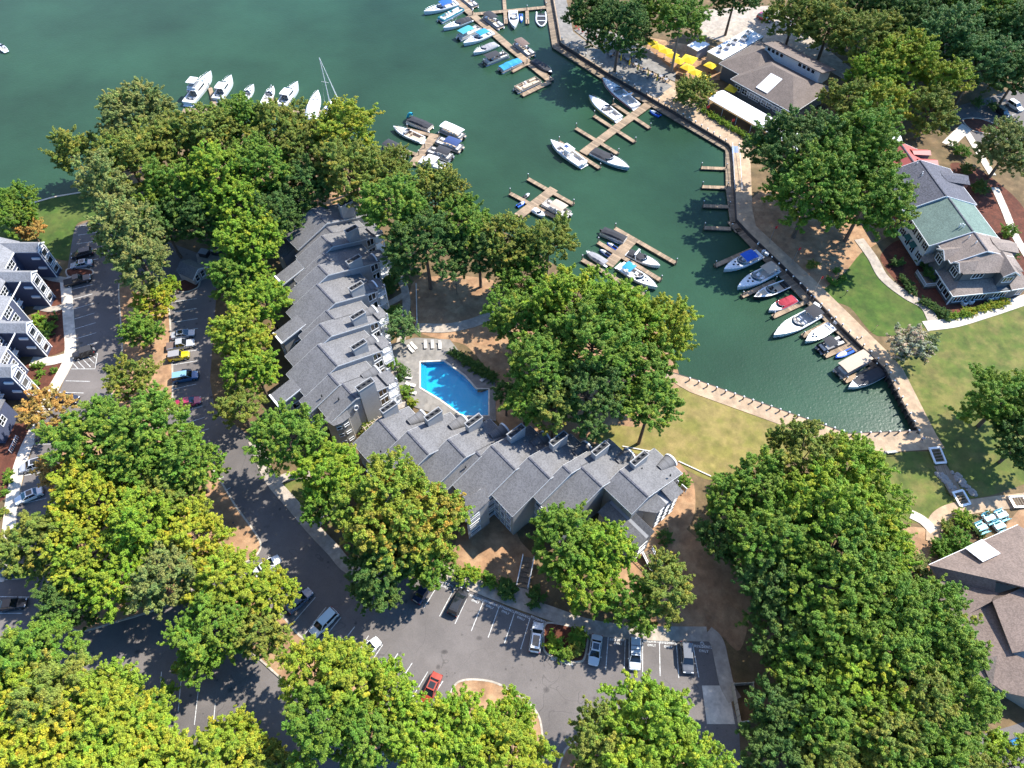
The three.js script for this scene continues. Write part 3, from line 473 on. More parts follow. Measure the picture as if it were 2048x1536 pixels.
  [900, 1541, 70, 'lime', 'lime tree cut by the bottom edge at centre', LOTT, { h: 9 }],
  [1020, 1531, 64, 'yellow', 'yellow-green tree at the bottom of the round island', LOTT, { h: 8 }],
  [1300, 1441, 78, 'lime', 'rounded lime tree in front of the marked stalls', LOTT, { h: 9 }],
  [1205, 1496, 64, 'olive', 'olive tree left of the rounded lime tree', LOTT, { h: 8 }],
  [1370, 1506, 66, 'lime', 'lime tree left of the bin enclosure', LOTT, { h: 9 }],
  [1270, 1546, 76, 'lime', 'lime tree cut by the bottom edge before the stalls', LOTT, { h: 9 }],
  // south of the grey building
  [806, 1030, 122, 'orange', 'large round maple turning orange before the grey building', LOTT, { h: 11, fix: 1, loose: 0, clump: .85, dens: 1.2 }],
  [765, 1130, 76, 'dark', 'dark green tree below the orange maple', LOTT, { h: 8 }],
  [855, 1130, 56, 'green', 'green tree right below the orange maple', LOTT, { h: 7 }],
  [1125, 1085, 72, 'green', 'green tree with rusty tips before the balconies', LOTT, { h: 9 }],
  [1220, 1095, 58, 'lime', 'vivid green tree beside the dark lean-to roof', LOTT, { h: 9 }],
  [1165, 1160, 62, 'lime', 'yellow-green tree above the marked stalls', LOTT, { h: 8 }],
  [1330, 1180, 60, 'olive', 'olive tree shading the right-hand stalls', LOTT, { h: 8 }],
  [1270, 1210, 56, 'green', 'green tree above the parked silver car', LOTT, { h: 7, dens: .8 }],
  // lower right wood
  [1600, 925, 78, 'olive', 'olive tree at the top of the right-hand wood', WOOD, { h: 10 }],
  [1700, 940, 70, 'lime', 'yellow-green tree below the promenade corner', WOOD, { h: 10 }],
  [1520, 980, 70, 'green', 'green tree beside the dry lawn', WOOD, { h: 10 }],
  [1455, 1000, 54, 'green', 'green tree nearest the end of the grey building', WOOD, { h: 9 }],
  [1630, 1010, 76, 'lime', 'lime tree in the upper part of the wood', WOOD, { h: 12 }],
  [1740, 1030, 66, 'lime', 'lime tree facing the patio walk', WOOD, { h: 10 }],
  [1440, 1075, 44, 'dark', 'dark tree in the shaded gap', WOOD, { h: 7 }],
  [1550, 1075, 76, 'green', 'broad green tree left in the wood', WOOD, { h: 11 }],
  [1670, 1095, 78, 'green', 'broad green tree in the middle of the wood', WOOD, { h: 12 }],
  [1765, 1110, 54, 'lime', 'lime tree by the trimmed bushes', WOOD, { h: 8 }],
  [1540, 1165, 66, 'dark', 'tree with leaves darkened as shade over the shaded straw ground', WOOD, { h: 9 }],  // shade of the neighbouring crown is put into the leaf colour
  [1640, 1185, 74, 'green', 'green tree below the middle of the wood', WOOD, { h: 11 }],
  [1745, 1195, 72, 'green', 'green tree left of the brown roof', WOOD, { h: 11 }],
  [1850, 1235, 66, 'green', 'green tree overlapping the brown roof', WOOD, { h: 10 }],
  [1560, 1255, 66, 'dark', 'tree with leaves darkened as shade beside the car park end', WOOD, { h: 8 }],  // dark leaves carry painted shade from the trees around it
  [1670, 1275, 72, 'green', 'green tree in the centre of the lower wood', WOOD, { h: 11 }],
  [1775, 1290, 74, 'green', 'wide green tree below the brown roof corner', WOOD, { h: 11 }],
  [1885, 1315, 62, 'green', 'green tree against the brown roof edge', WOOD, { h: 9 }],
  [1610, 1345, 62, 'green', 'rounded green tree right of the bin enclosure', WOOD, { h: 9 }],
  [1715, 1375, 70, 'lime', 'lime-tipped tree in the lower wood', WOOD, { h: 10 }],
  [1820, 1390, 68, 'olive', 'olive tree in the lower wood', WOOD, { h: 10 }],
  [1925, 1405, 54, 'green', 'green tree below the brown building', WOOD, { h: 8 }],
  [1560, 1420, 60, 'dark', 'dark tree behind the bin enclosure', WOOD, { h: 8 }],
  [1650, 1450, 68, 'green', 'green tree near the bottom of the wood', WOOD, { h: 10 }],
  [1755, 1470, 68, 'olive', 'dull olive tree near the bottom right', WOOD, { h: 10 }],
  [1860, 1480, 64, 'green', 'green tree near the lower right bay', WOOD, { h: 9 }],
  [1550, 1510, 62, 'dark', 'dark tree at the bottom right of centre', WOOD, { h: 8 }],
  [1660, 1535, 66, 'olive', 'olive tree cut by the bottom edge of the wood', WOOD, { h: 9 }],
  [1790, 1540, 66, 'green', 'green tree cut by the bottom edge at right', WOOD, { h: 9 }],
  [1900, 1535, 56, 'olive', 'olive tree beside the lower right bay', WOOD, { h: 7 }],
  [2030, 1530, 40, 'lime', 'lime tree in the bottom right corner', WOOD, { h: 6 }],
  // right side
  [2010, 800, 66, 'green', 'dark green tree at the right edge of the patchy lawn', WOOD, { h: 9 }],
  [2050, 880, 50, 'dark', 'shaded tree at the right edge above the stair flights', WOOD, { h: 8 }],
  [2015, 300, 56, 'grey', 'grey-green tree at the right edge behind the houses', TOPW, { h: 8 }],
  [1595, 305, 82, 'dark', 'dark oak half beside the white awning', TOPW, { h: 13, fix: 1 }],
  [1705, 300, 80, 'green', 'green tree above the gabled houses', TOPW, { h: 14, fix: 1 }],
  [1625, 385, 84, 'green', 'broad oak whose shadow falls on the basin', TOPW, { h: 13, fix: 1 }],
  [1732, 400, 74, 'green', 'green tree touching the brick house', TOPW, { h: 12, fix: 1 }],
  [1822, 690, 42, 'pale', 'pale blossoming crepe myrtle beside the promenade', TOPW, { h: 4.5, clump: .7 }],
  // top
  [1180, 30, 44, 'dark', 'dark tree over the upper patio end', TOPW, { h: 9 }],
  [1240, 58, 56, 'dark', 'dark tree above the red chairs', TOPW, { h: 11 }],
  [1300, 20, 46, 'green', 'green tree at the top behind the patio', TOPW, { h: 10 }],
  [1362, 45, 48, 'green', 'tall tree with a bare trunk among yellow parasols', TOPW, { h: 13, rv: 6, pale: true }],
  [1388, 182, 36, 'olive', 'small yellow-green tree in the restaurant garden', TOPW, { h: 4.5 }],
  [1470, -8, 44, 'dark', 'dark tree at the top edge above the yard', TOPW, { h: 9 }],
  [1590, 35, 46, 'olive', 'olive tree behind the red car', TOPW, { h: 9 }],
  [1660, 55, 56, 'olive', 'dull olive tree behind the long ridge dormers', TOPW, { h: 10 }],
  [1735, 85, 58, 'olive', 'olive tree in the row behind the restaurant', TOPW, { h: 11 }],
  [1810, 125, 52, 'yellow', 'yellowish tree at the bend behind the restaurant', TOPW, { h: 11 }],
  [1750, 160, 48, 'lime', 'lime tree close behind the restaurant roof', TOPW, { h: 9 }],
  [1880, 165, 42, 'yellow', 'yellow-green tree at the edge of the dark wood', TOPW, { h: 10 }],
  [1700, 205, 48, 'olive', 'olive tree at the roof end of the restaurant', TOPW, { h: 8 }],
  [1764, 214, 48, 'yellow', 'golden olive tree above the red roof', TOPW, { h: 9 }],
  [1860, 225, 46, 'olive', 'olive tree beside the upper right drive', TOPW, { h: 8 }],
  [1720, 15, 54, 'dark', 'dark tree at the top behind the olive row', TOPW, { h: 11 }],
  [1800, 35, 58, 'dark', 'dark tree in the upper right wood', TOPW, { h: 12 }],
  [1890, 80, 60, 'teal', 'blue-green tree in the upper right wood', TOPW, { h: 12 }],
  [1960, 30, 60, 'green', 'green tree in the upper right corner', TOPW, { h: 12 }],
  [2030, 70, 56, 'dark', 'dark tree at the right edge of the upper wood', TOPW, { h: 12 }],
  [1955, 130, 50, 'teal', 'blue-green tree above the parked white estate', TOPW, { h: 11 }],
  [2035, 150, 46, 'dark', 'dark tree behind the upper right bays', TOPW, { h: 9 }],
  [1870, -5, 56, 'dark', 'dark tree cut by the top edge', TOPW, { h: 12 }],
  [2040, -10, 56, 'yellow', 'yellowish tree in the top right corner', TOPW, { h: 12 }],
  [1630, -20, 50, 'olive', 'olive tree cut by the top edge', TOPW, { h: 10 }],
]) tree(x, y, r, k, l, { group: g, ...o });
// ---------- the grey apartment wings (u runs along the ridges, v towards the marina) ----------
const A = (u, v, h) => V3(.655 * u + .755 * v, h, .755 * u - .655 * v);
const DIR = { 'u+': V3(.655, 0, .755), 'u-': V3(-.655, 0, -.755), 'v+': V3(.755, 0, -.655), 'v-': V3(-.755, 0, .655), 'x+': V3(1, 0, 0), 'x-': V3(-1, 0, 0), 'z+': V3(0, 0, 1), 'z-': V3(0, 0, -1) };
function beam(a, b, w, h) {   // square bar from a to b, h in the upright direction
  const d = b.clone().sub(a), L = d.length(), g = new THREE.BoxGeometry(w, h, L), x = V3(d.z, 0, -d.x).normalize(), z = d.normalize(), y = z.clone().cross(x);
  g.applyMatrix4(new THREE.Matrix4().makeBasis(x, y, z)); g.translate((a.x + b.x) / 2, (a.y + b.y) / 2, (a.z + b.z) / 2); return g;
}
function prism(cs, h0, h1) { // upright block on ground corners; h1 a number or one height per corner
  const lo = cs.map(c => V3(c.x, h0, c.z)), hi = cs.map((c, i) => V3(c.x, Array.isArray(h1) ? h1[i] : h1, c.z)), g = [poly(hi)];
  cs.forEach((c, i) => { const j = (i + 1) % cs.length; g.push(poly([lo[i], lo[j], hi[j], hi[i]])); }); return merge(g);
}
function facing(g, p, dir) { const d = typeof dir === 'string' ? DIR[dir] : dir; g.rotateY(Math.atan2(d.x, d.z)); g.translate(p.x, p.y, p.z); return g; }
function win(root, p, dir, w, h, cols = 1, rows = 1, frame = M.trim, name = 'window') {
  const g = part(root, name, facing(box(w, h, .06, 0, 0, .03), p, dir), glass), b = [], f = .09;
  b.push(box(w + 2 * f, f, .1, 0, h / 2 + f / 2, .06), box(w + 2 * f, f * 1.3, .14, 0, -h / 2 - f * .65, .08), box(f, h, .1, -w / 2 - f / 2, 0, .06), box(f, h, .1, w / 2 + f / 2, 0, .06));
  for (let i = 1; i < cols; i++) b.push(box(.1, h, .09, -w / 2 + w * i / cols, 0, .05)); for (let i = 1; i < rows; i++) b.push(box(w, .07, .088, 0, -h / 2 + h * i / rows, .05));
  part(g, 'frame', facing(merge(b), p, dir), frame); return g;
}
function railing(root, p, dir, w, h = 1) {
  const b = [box(w, .07, .07, 0, h, 0), box(w, .06, .05, 0, .12, 0)]; for (let x = -w / 2; x <= w / 2 + .01; x += .22) b.push(box(.045, h - .1, .04, x, h / 2, 0));
  part(root, 'railing', facing(merge(b), p, dir), M.trim);
}
function gable(root, o, roofR = M.roofLight, roofL = M.roofGrey, wallM = M.sideGrey) {
  const { u0, u1, vr, vR, vL, s = .35, hE = 7.7 } = o, hr = hE + s * (vR - vr), hL = hr - s * (vr - vL), a = u0 - .12, b = u1 + .12;
  part(root, 'roof_slope', slab([A(a, vR, hE), A(b, vR, hE), A(b, vr, hr), A(a, vr, hr)], .2), roofR);
  part(root, 'roof_slope', slab([A(b, vL, hL), A(a, vL, hL), A(a, vr + .02, hr), A(b, vr + .02, hr)], .2), roofL);
  const d = .16; part(root, 'fascia', merge([beam(A(a, vR + .03, hE - d), A(b, vR + .03, hE - d), .06, .26), beam(A(a, vL - .03, hL - d), A(b, vL - .03, hL - d), .06, .26), beam(A(b + .03, vr, hr - d), A(b + .03, vR, hE - d), .05, .24), beam(A(b + .03, vr, hr - d), A(b + .03, vL, hL - d), .05, .24), beam(A(a - .03, vr, hr - d), A(a - .03, vR, hE - d), .05, .24), beam(A(a - .03, vr, hr - d), A(a - .03, vL, hL - d), .05, .24)]), M.trimSoft);
  part(root, 'ridge_cap', beam(A(a + .1, vr, hr + .03), A(b - .1, vr, hr + .03), .3, .05), M.roofDark);
  const q = .3, prof = [[vL + .35, 0], [vR - .35, 0], [vR - .35, hE + s * .35 - q], [vr, hr - q], [vL + .35, hL + s * .35 - q]], c = prof.map(([v, h]) => A(u1 - .03, v, h)), e = prof.map(([v, h]) => A(u0 + .03, v, h)), g = [poly(c), poly(e.slice().reverse())];
  c.forEach((p, i) => { const j = (i + 1) % 5; g.push(poly([p, e[i], e[j], c[j]])); }); part(root, 'wall', merge(g), wallM);
  return { hr, hL };
}
function chimney(root, u, v0, v1, top, base = 7, w = 1.05, mat = M.sideGrey) {
  const c = part(root, 'chimney', prism([A(u - w, v0, 0), A(u, v0, 0), A(u, v1, 0), A(u - w, v1, 0)], base, top), mat), e = .12;
  part(c, 'rim', merge([beam(A(u + .03, v0 - e, top), A(u + .03, v1 + e, top), .12, .16), beam(A(u - w - .03, v0 - e, top), A(u - w - .03, v1 + e, top), .12, .16), beam(A(u - w, v0 - .03, top), A(u, v0 - .03, top), .12, .16), beam(A(u - w, v1 + .03, top), A(u, v1 + .03, top), .1, .14)]), M.sideGrey);
  part(c, 'cap', prism([A(u - w + .1, v0 + .1, 0), A(u - .1, v0 + .1, 0), A(u - .1, v1 - .1, 0), A(u - w + .1, v1 - .1, 0)], top, top + .05), M.vent);
  for (let k = 0; k < 3; k++) { const p = A(u - w / 2, v0 + (v1 - v0) * (k + .5) / 3, 0); part(c, 'flue', cyl(.2, .17, .5, 8, p.x, top, p.z), M.darkMetal); }
}
function archDormer(root, uc, ve, r = 1.25, hc = 7.45) {
  const seg = 12, back = 3.2, front = [], rear = []; for (let i = 0; i <= seg; i++) { const t = PI * i / seg; front.push(A(uc - Math.cos(t) * r, ve, hc + Math.sin(t) * r * .95)); rear.push(A(uc - Math.cos(t) * r * .55, ve - back, hc + 1 + Math.sin(t) * r * .45)); }
  const g = []; for (let i = 0; i < seg; i++) g.push(poly([front[i], rear[i], rear[i + 1], front[i + 1]])); const d = part(root, 'arched_dormer', merge(g), M.roofLight), t = [];
  for (let i = 0; i < seg; i++) { const o = V3(.755, 0, -.655).multiplyScalar(.1); t.push(beam(front[i].clone().add(o), front[i + 1].clone().add(o), .3, .22)); } part(d, 'arch_trim', merge(t), M.white);
  part(d, 'arch_glass', poly(front.map(p => p.clone().add(V3(.03, 0, -.026)))), glass);
  part(root, 'bay_wall', prism([A(uc - r, ve - .6, 0), A(uc + r, ve - .6, 0), A(uc + r, ve, 0), A(uc - r, ve, 0)], 0, hc), M.sideGrey);
}
function balconies(root, u1, vR, n = 3) {   // stacked balconies at the marina end of a bay: open towards the camera
  for (let k = 0; k < n; k++) {
    const y = .1 + k * 2.7, v0 = vR - .2, v1 = vR + 1.9, b = part(root, 'balcony', prism([A(u1 - 3, v0, 0), A(u1 + .05, v0, 0), A(u1 + .05, v1, 0), A(u1 - 3, v1, 0)], y, y + .2), M.trim);
    railing(b, A(u1, (v0 + v1) / 2, y + .2), 'u+', 2); railing(b, A(u1 - 1.5, v1 - .05, y + .2), 'v+', 3);
    part(b, 'post', merge([prism([A(u1 - .2, v1 - .2, 0), A(u1, v1 - .2, 0), A(u1, v1, 0), A(u1 - .2, v1, 0)], y + .2, y + 2.7), prism([A(u1 - 3, v1 - .2, 0), A(u1 - 2.8, v1 - .2, 0), A(u1 - 2.8, v1, 0), A(u1 - 3, v1, 0)], y + .2, y + 2.7)]), M.trim);
    win(root, A(u1, vR - 1.5, y + 1.45), 'u+', 1.6, 1.7, 2, 1);  // dark glass panel stands in for the shade inside an open balcony recess
  }
  part(root, 'balcony_roof', slab([A(u1 - 3.1, vR - .3, 8.3), A(u1 + .15, vR - .3, 8.3), A(u1 + .15, vR + 2, 7.7), A(u1 - 3.1, vR + 2, 7.7)], .18), M.roofLight);
}
function ventPipe(root, px, h) { const p = at(px[0], px[1], h); part(root, 'vent_pipe', cyl(.16, .14, .5, 8, p.x, p.y - .3, p.z), M.vent); }
{
  const w = thing('apartment_building', 'long grey-roofed apartment wing stepping down past the pool', 'building', V3(0, 0, 0), 0, 'grey apartment wings');
  for (const [u0, u1, vr, vR, vL] of [[-118, -112.2, 45.2, 55.4, 37.4], [-112.2, -109.6, 45, 52.5, 36.5], [-109.6, -105.5, 42.4, 52.5, 35.6], [-105.5, -102.1, 40, 48.9, 32.5], [-102.1, -98.7, 37.05, 48.9, 28.8], [-98.7, -92.2, 34.3, 43.8, 26.6], [-92.2, -89.2, 32.2, 39.7, 25.4], [-89.2, -85.4, 29.15, 39.7, 20.8], [-85.4, -79, 26.3, 35.9, 18.8], [-79, -75.7, 24.35, 31.9, 17.6], [-75.7, -71.4, 25.05, 31.9, 19.4]]) gable(w, { u0, u1, vr, vR, vL });
  // low lean-to bays with white arched ends on the car park side
  for (const [u0, u1, v0, v1] of [[-109.5, -106.4, 30.2, 36.5], [-96.4, -93.2, 22.2, 29], [-84, -80.8, 14.3, 21.5]]) {
    part(w, 'lean_to_roof', slab([A(u0, v0, 7.6), A(u1, v0, 7.6), A(u1, v1, 9), A(u0, v1, 9)], .2), M.roofLight); part(w, 'lean_to_wall', prism([A(u0 + .2, v0 + .3, 0), A(u1 - .2, v0 + .3, 0), A(u1 - .2, v1, 0), A(u0 + .2, v1, 0)], 0, [7.45, 7.45, 8.7, 8.7]), M.sideGrey);
    part(w, 'eave_trim', merge([beam(A(u0 - .1, v0 - .06, 7.5), A(u1 + .1, v0 - .06, 7.5), .35, .3), beam(A(u1 + .04, v0, 7.45), A(u1 + .04, v1, 8.85), .07, .3)]), M.white);
    for (const y of [1.5, 4.2]) { win(w, A(u1 - .2, v0 + 3.4, y + .6), 'u+', 2.2, 1.5, 2); win(w, A((u0 + u1) / 2, v0 + .3, y + .4), 'v-', 1.5, 1.4, 2); }
    for (const y of [2.7, 5.4]) railing(w, A(u1 + .4, v0 + 4, y), 'u+', 2.4, .9);
  }
  for (const [u1, vR] of [[-105.5, 52.5], [-98.7, 48.9], [-92.2, 43.8], [-85.4, 39.7], [-79, 35.9], [-71.4, 31.9]]) balconies(w, u1 - .05, vR);
  for (const [u, v0, v1, t] of [[-112.3, 49.3, 52.3, 13.2], [-105.5, 46.3, 49, 12.4], [-98.6, 41.9, 45, 11.6], [-92.2, 38.3, 41.2, 11.5], [-85.8, 34.4, 37.3, 11.5], [-79.7, 30.5, 33.4, 11.4]]) chimney(w, u, v0, v1, t);
  chimney(w, -71.2, 26, 29.3, 11.6, 0, 1.2); chimney(w, -64.9, 26.7, 29.7, 11.2, 0, 1);
  for (const [u, v] of [[-100.3, 48.4], [-93.8, 44.1], [-88.3, 40.3], [-82, 36.1], [-75.6, 32.2]]) archDormer(w, u, v);
  // end wall towards the second wing: oval vent, stair tower with slit windows
  part(w, 'oval_vent', facing(new THREE.TorusGeometry(.55, .12, 6, 16).scale(.75, 1.15, 1), A(-71.3, 24.6, 7.6), 'u+'), M.white);
  part(w, 'stair_tower', prism([A(-72.4, 18.9, 0), A(-70.6, 19.6, 0), A(-70.2, 20.8, 0), A(-70.2, 22.4, 0), A(-71.3, 22.8, 0), A(-73, 22.8, 0)], 0, 7.9), M.sideTaupe);
  part(w, 'tower_roof', slab([A(-72.6, 18.7, 8.1), A(-70.4, 19.4, 8), A(-70, 20.8, 8), A(-70, 22.7, 8.1), A(-72, 23, 8.8), A(-73, 21, 8.8)], .15), M.roofLight);
  for (const y of [1.6, 4.1, 6.5]) { win(w, A(-70.19, 21.6, y), 'u+', .9, .5, 1); win(w, A(-70.42, 20.2, y), V3(.655 * .95 - .755 * .31, 0, .755 * .95 + .655 * .31), .8, .6, 1); }
  for (const u of [-104, -101, -88, -86.7, -78, -76.5]) for (const y of [2, 4.7]) win(w, A(u, { '-104': 32.84, '-101': 29.14, '-88': 21.14, '-86.7': 21.14, '-78': 17.94, '-76.5': 17.94 }[u], y), 'v-', .9, 1.3, 1, 2);
  for (const p of [[608, 579], [625, 707], [643, 791], [677, 797]]) ventPipe(w, p, 9.8);
  part(w, 'side_roof', slab([A(-118.5, 34.5, 5.5), A(-115, 34.5, 5.5), A(-115, 38, 7), A(-118.5, 38, 7)], .2), M.roofGrey); part(w, 'side_wall', prism([A(-118.3, 34.8, 0), A(-115.2, 34.8, 0), A(-115.2, 38, 0), A(-118.3, 38, 0)], 0, [5.3, 5.3, 6.6, 6.6]), M.sideGrey);
  part(w, 'entry_porch', slab([A(-113, 33.2, 4.6), A(-110.5, 33.2, 4.6), A(-110.5, 37.3, 5.6), A(-113, 37.3, 5.6)], .2), M.roofGrey); part(w, 'porch_wall', prism([A(-112.8, 33.4, 0), A(-110.7, 33.4, 0), A(-110.7, 37.3, 0), A(-112.8, 37.3, 0)], 0, [4.4, 4.4, 5.3, 5.3]), M.sideGrey);
}
{
  const w = thing('apartment_building', 'long grey-roofed apartment wing below the pool with six front chimneys', 'building', V3(0, 0, 0), 0, 'grey apartment wings');
  for (const [u0, u1, vr, vR, vL] of [[-65.2, -59.3, 25.7, 31.9, 20], [-59.3, -53.5, 27.8, 36.8, 18.8], [-53.5, -49, 32.1, 41.3, 24], [-49, -47.8, 34.4, 41.3, 26], [-47.8, -41.8, 36.9, 45.8, 28.2], [-41.8, -36.7, 40, 50.1, 31.8], [-36.7, -35, 43, 54.5, 36.4], [-35, -30.2, 45.5, 54.5, 36.4], [-30.2, -24, 49.8, 59, 46.2]]) gable(w, { u0, u1, vr, vR, vL });
  for (const [u, v0, v1] of [[-58.4, 31.5, 34.6], [-52.8, 36, 39.1], [-46.4, 40, 43.3], [-40.6, 44.4, 47.8], [-34.6, 48.5, 51.7], [-29, 52, 55.3]]) chimney(w, u, v0, v1, 11.5);
  for (const [u, v] of [[-62, 32.8], [-56.4, 37.7], [-50.3, 41.9], [-44.4, 46.3], [-38.2, 50.4], [-32.4, 54.9], [-26.9, 59.4]]) archDormer(w, u, v);
  // projecting front bay with its own little roof, open stair landings beside it
  part(w, 'bay_roof', slab([A(-44.3, 28.1, 8.1), A(-40.9, 25.5, 8.1), A(-40.9, 30.6, 9.2), A(-43.2, 31.4, 9.3)], .2), M.roofLight);
  part(w, 'front_bay', prism([A(-44, 28.4, 0), A(-41.1, 25.9, 0), A(-41.1, 30.5, 0), A(-43.6, 31, 0)], 0, [7.9, 7.9, 8.9, 8.9]), M.sideGrey);
  for (const y of [1.6, 4.4, 6.8]) { win(w, A(-41.09, 27.4, y), 'u+', 2, 1.3, 1); railing(w, A(-40.95, 27.4, y - .75), 'u+', 2.2, .8); win(w, A(-41.78, 30.4, y), 'u+', 3.4, 1.5, 1); railing(w, A(-41.55, 30.6, y - .8), 'u+', 3.4, .9); }
  for (const y of [1.5, 4.2, 6.7]) for (const u of [-40.9, -39.4, -37.9]) win(w, A(u, 32.14, y), 'v-', .95, 1.35, 1, 2);
  for (const y of [1.7, 4.4, 7]) { win(w, A(-34.4, 36.74, y), 'v-', 3.4, 1.5, 1); railing(w, A(-34.4, 36.5, y - .8), 'v-', 3.6, .9); }
  for (const u of [-58, -56, -54.4, -51.5]) for (const y of [1.8, 4.5]) win(w, A(u, u < -53.5 ? 19.14 : 24.34, y), 'v-', 1, 1.3, 1, 2);
  // end pavilion
  part(w, 'end_roof', slab([A(-26.8, 52.3, 9.3), A(-21.6, 52.3, 8.4), A(-21.6, 50.2, 8), A(-26.2, 46.3, 8)], .2), M.roofGrey);
  part(w, 'end_roof', slab([A(-24, 53.5, 8.6), A(-21.4, 53.5, 8), A(-21.4, 56.4, 7.9), A(-24, 56.4, 8.5)], .2), M.roofLight);
  part(w, 'end_wall', prism([A(-25.5, 50.6, 0), A(-21.8, 50.6, 0), A(-21.8, 56.1, 0), A(-25.5, 56.1, 0)], 0, 7.75), M.sideGrey);
  part(w, 'end_wall', prism([A(-26.4, 47.5, 0), A(-24.2, 47.5, 0), A(-24.2, 51, 0), A(-26.4, 51, 0)], 0, 7.6), M.sideTaupe);
  for (const y of [1.7, 4.4, 6.6]) for (const v of [51.6, 53.4, 55.2]) win(w, A(-21.79, v, y), 'u+', .9, 1.2, 1, 2);
  part(w, 'link_roof', slab([A(-28.6, 45.9, 6.6), A(-19.8, 45.9, 6.6), A(-19.8, 47.6, 7.7), A(-28.6, 47.6, 7.7)], .18), M.roofLight); part(w, 'link_roof', slab([A(-28.6, 43.6, 6.3), A(-19.8, 43.6, 6.3), A(-19.8, 45.95, 7.2), A(-28.6, 45.95, 7.2)], .18), M.roofGrey);
  part(w, 'link_wall', prism([A(-28.4, 43.9, 0), A(-20, 43.9, 0), A(-20, 47.3, 0), A(-28.4, 47.3, 0)], 0, [6.1, 6.1, 7.3, 7.3]), M.sideGrey);
  for (const y of [1.7, 4.4]) win(w, A(-19.99, 45.6, y), 'u+', 1.8, 1.5, 2);
  for (const u of [-24.4, -22.5]) win(w, A(u, 58.64, 4.5), 'v+', 1, 1.3, 1, 2);
  for (const p of [[761, 902], [931, 933], [1099, 970], [1284, 937], [1341, 950], [1049, 981]]) ventPipe(w, p, 9.6);
  // white railed ramp
}
for (const [a, b, l] of [[[1292, 1105], [1312, 1140], 'white-railed steps at the right end of the grey building'], [[1057, 1118], [1044, 1176], 'white-railed steps before the straw court']]) {
  const s = thing('entry_steps', l, 'steps'), p = at(...a, .3), q = at(...b, .1), d = q.clone().sub(p).normalize(), n = V3(-d.z, 0, d.x).multiplyScalar(.95);
  for (let i = 0; i < 6; i++) { const m = p.clone().lerp(q, (i + .5) / 6), g = box(1.9, .14, p.distanceTo(q) / 6 - .03); g.rotateY(Math.atan2(d.x, d.z)); g.translate(m.x, 1.1 - i * .17, m.z); part(s, 'tread', g, M.deckGrey); }
  for (const k of [-1, 1]) { const A0 = p.clone().addScaledVector(n, k), B0 = q.clone().addScaledVector(n, k); const b = [beam(V3(A0.x, 2.1, A0.z), V3(B0.x, 1.1, B0.z), .1, .1), beam(V3(A0.x, 1.2, A0.z), V3(B0.x, .25, B0.z), .12, .25)]; for (let i = 0; i <= 8; i++) { const m = A0.clone().lerp(B0, i / 8), y = .2 + (1 - i / 8) * .9; b.push(box(.05, 1, .05, m.x, y + .5, m.z)); } part(s, 'railing', merge(b), M.white); }
}
{ // timber pergola between the wings
  const g = thing('pergola', 'tan timber trellis pergola between the two grey wings', 'pergola');
  for (let i = 0; i < 5; i++) part(g, 'rafter', beam(A(-69.8 + i * 1.05, 24, 2.7), A(-69.8 + i * 1.05, 28.8, 2.7), .12, .18), M.tanVinyl);
  for (let i = 0; i < 6; i++) part(g, 'batten', beam(A(-70.2, 24.3 + i * .85, 2.88), A(-65.2, 24.3 + i * .85, 2.88), .1, .12), M.tanVinyl);
  for (const [u, v] of [[-69.8, 24.3], [-65.7, 24.3], [-69.8, 28.4], [-65.7, 28.4]]) { const p = A(u, v, 0); part(g, 'post', box(.16, 2.65, .16, p.x, 1.32, p.z), M.tanVinyl); }
}
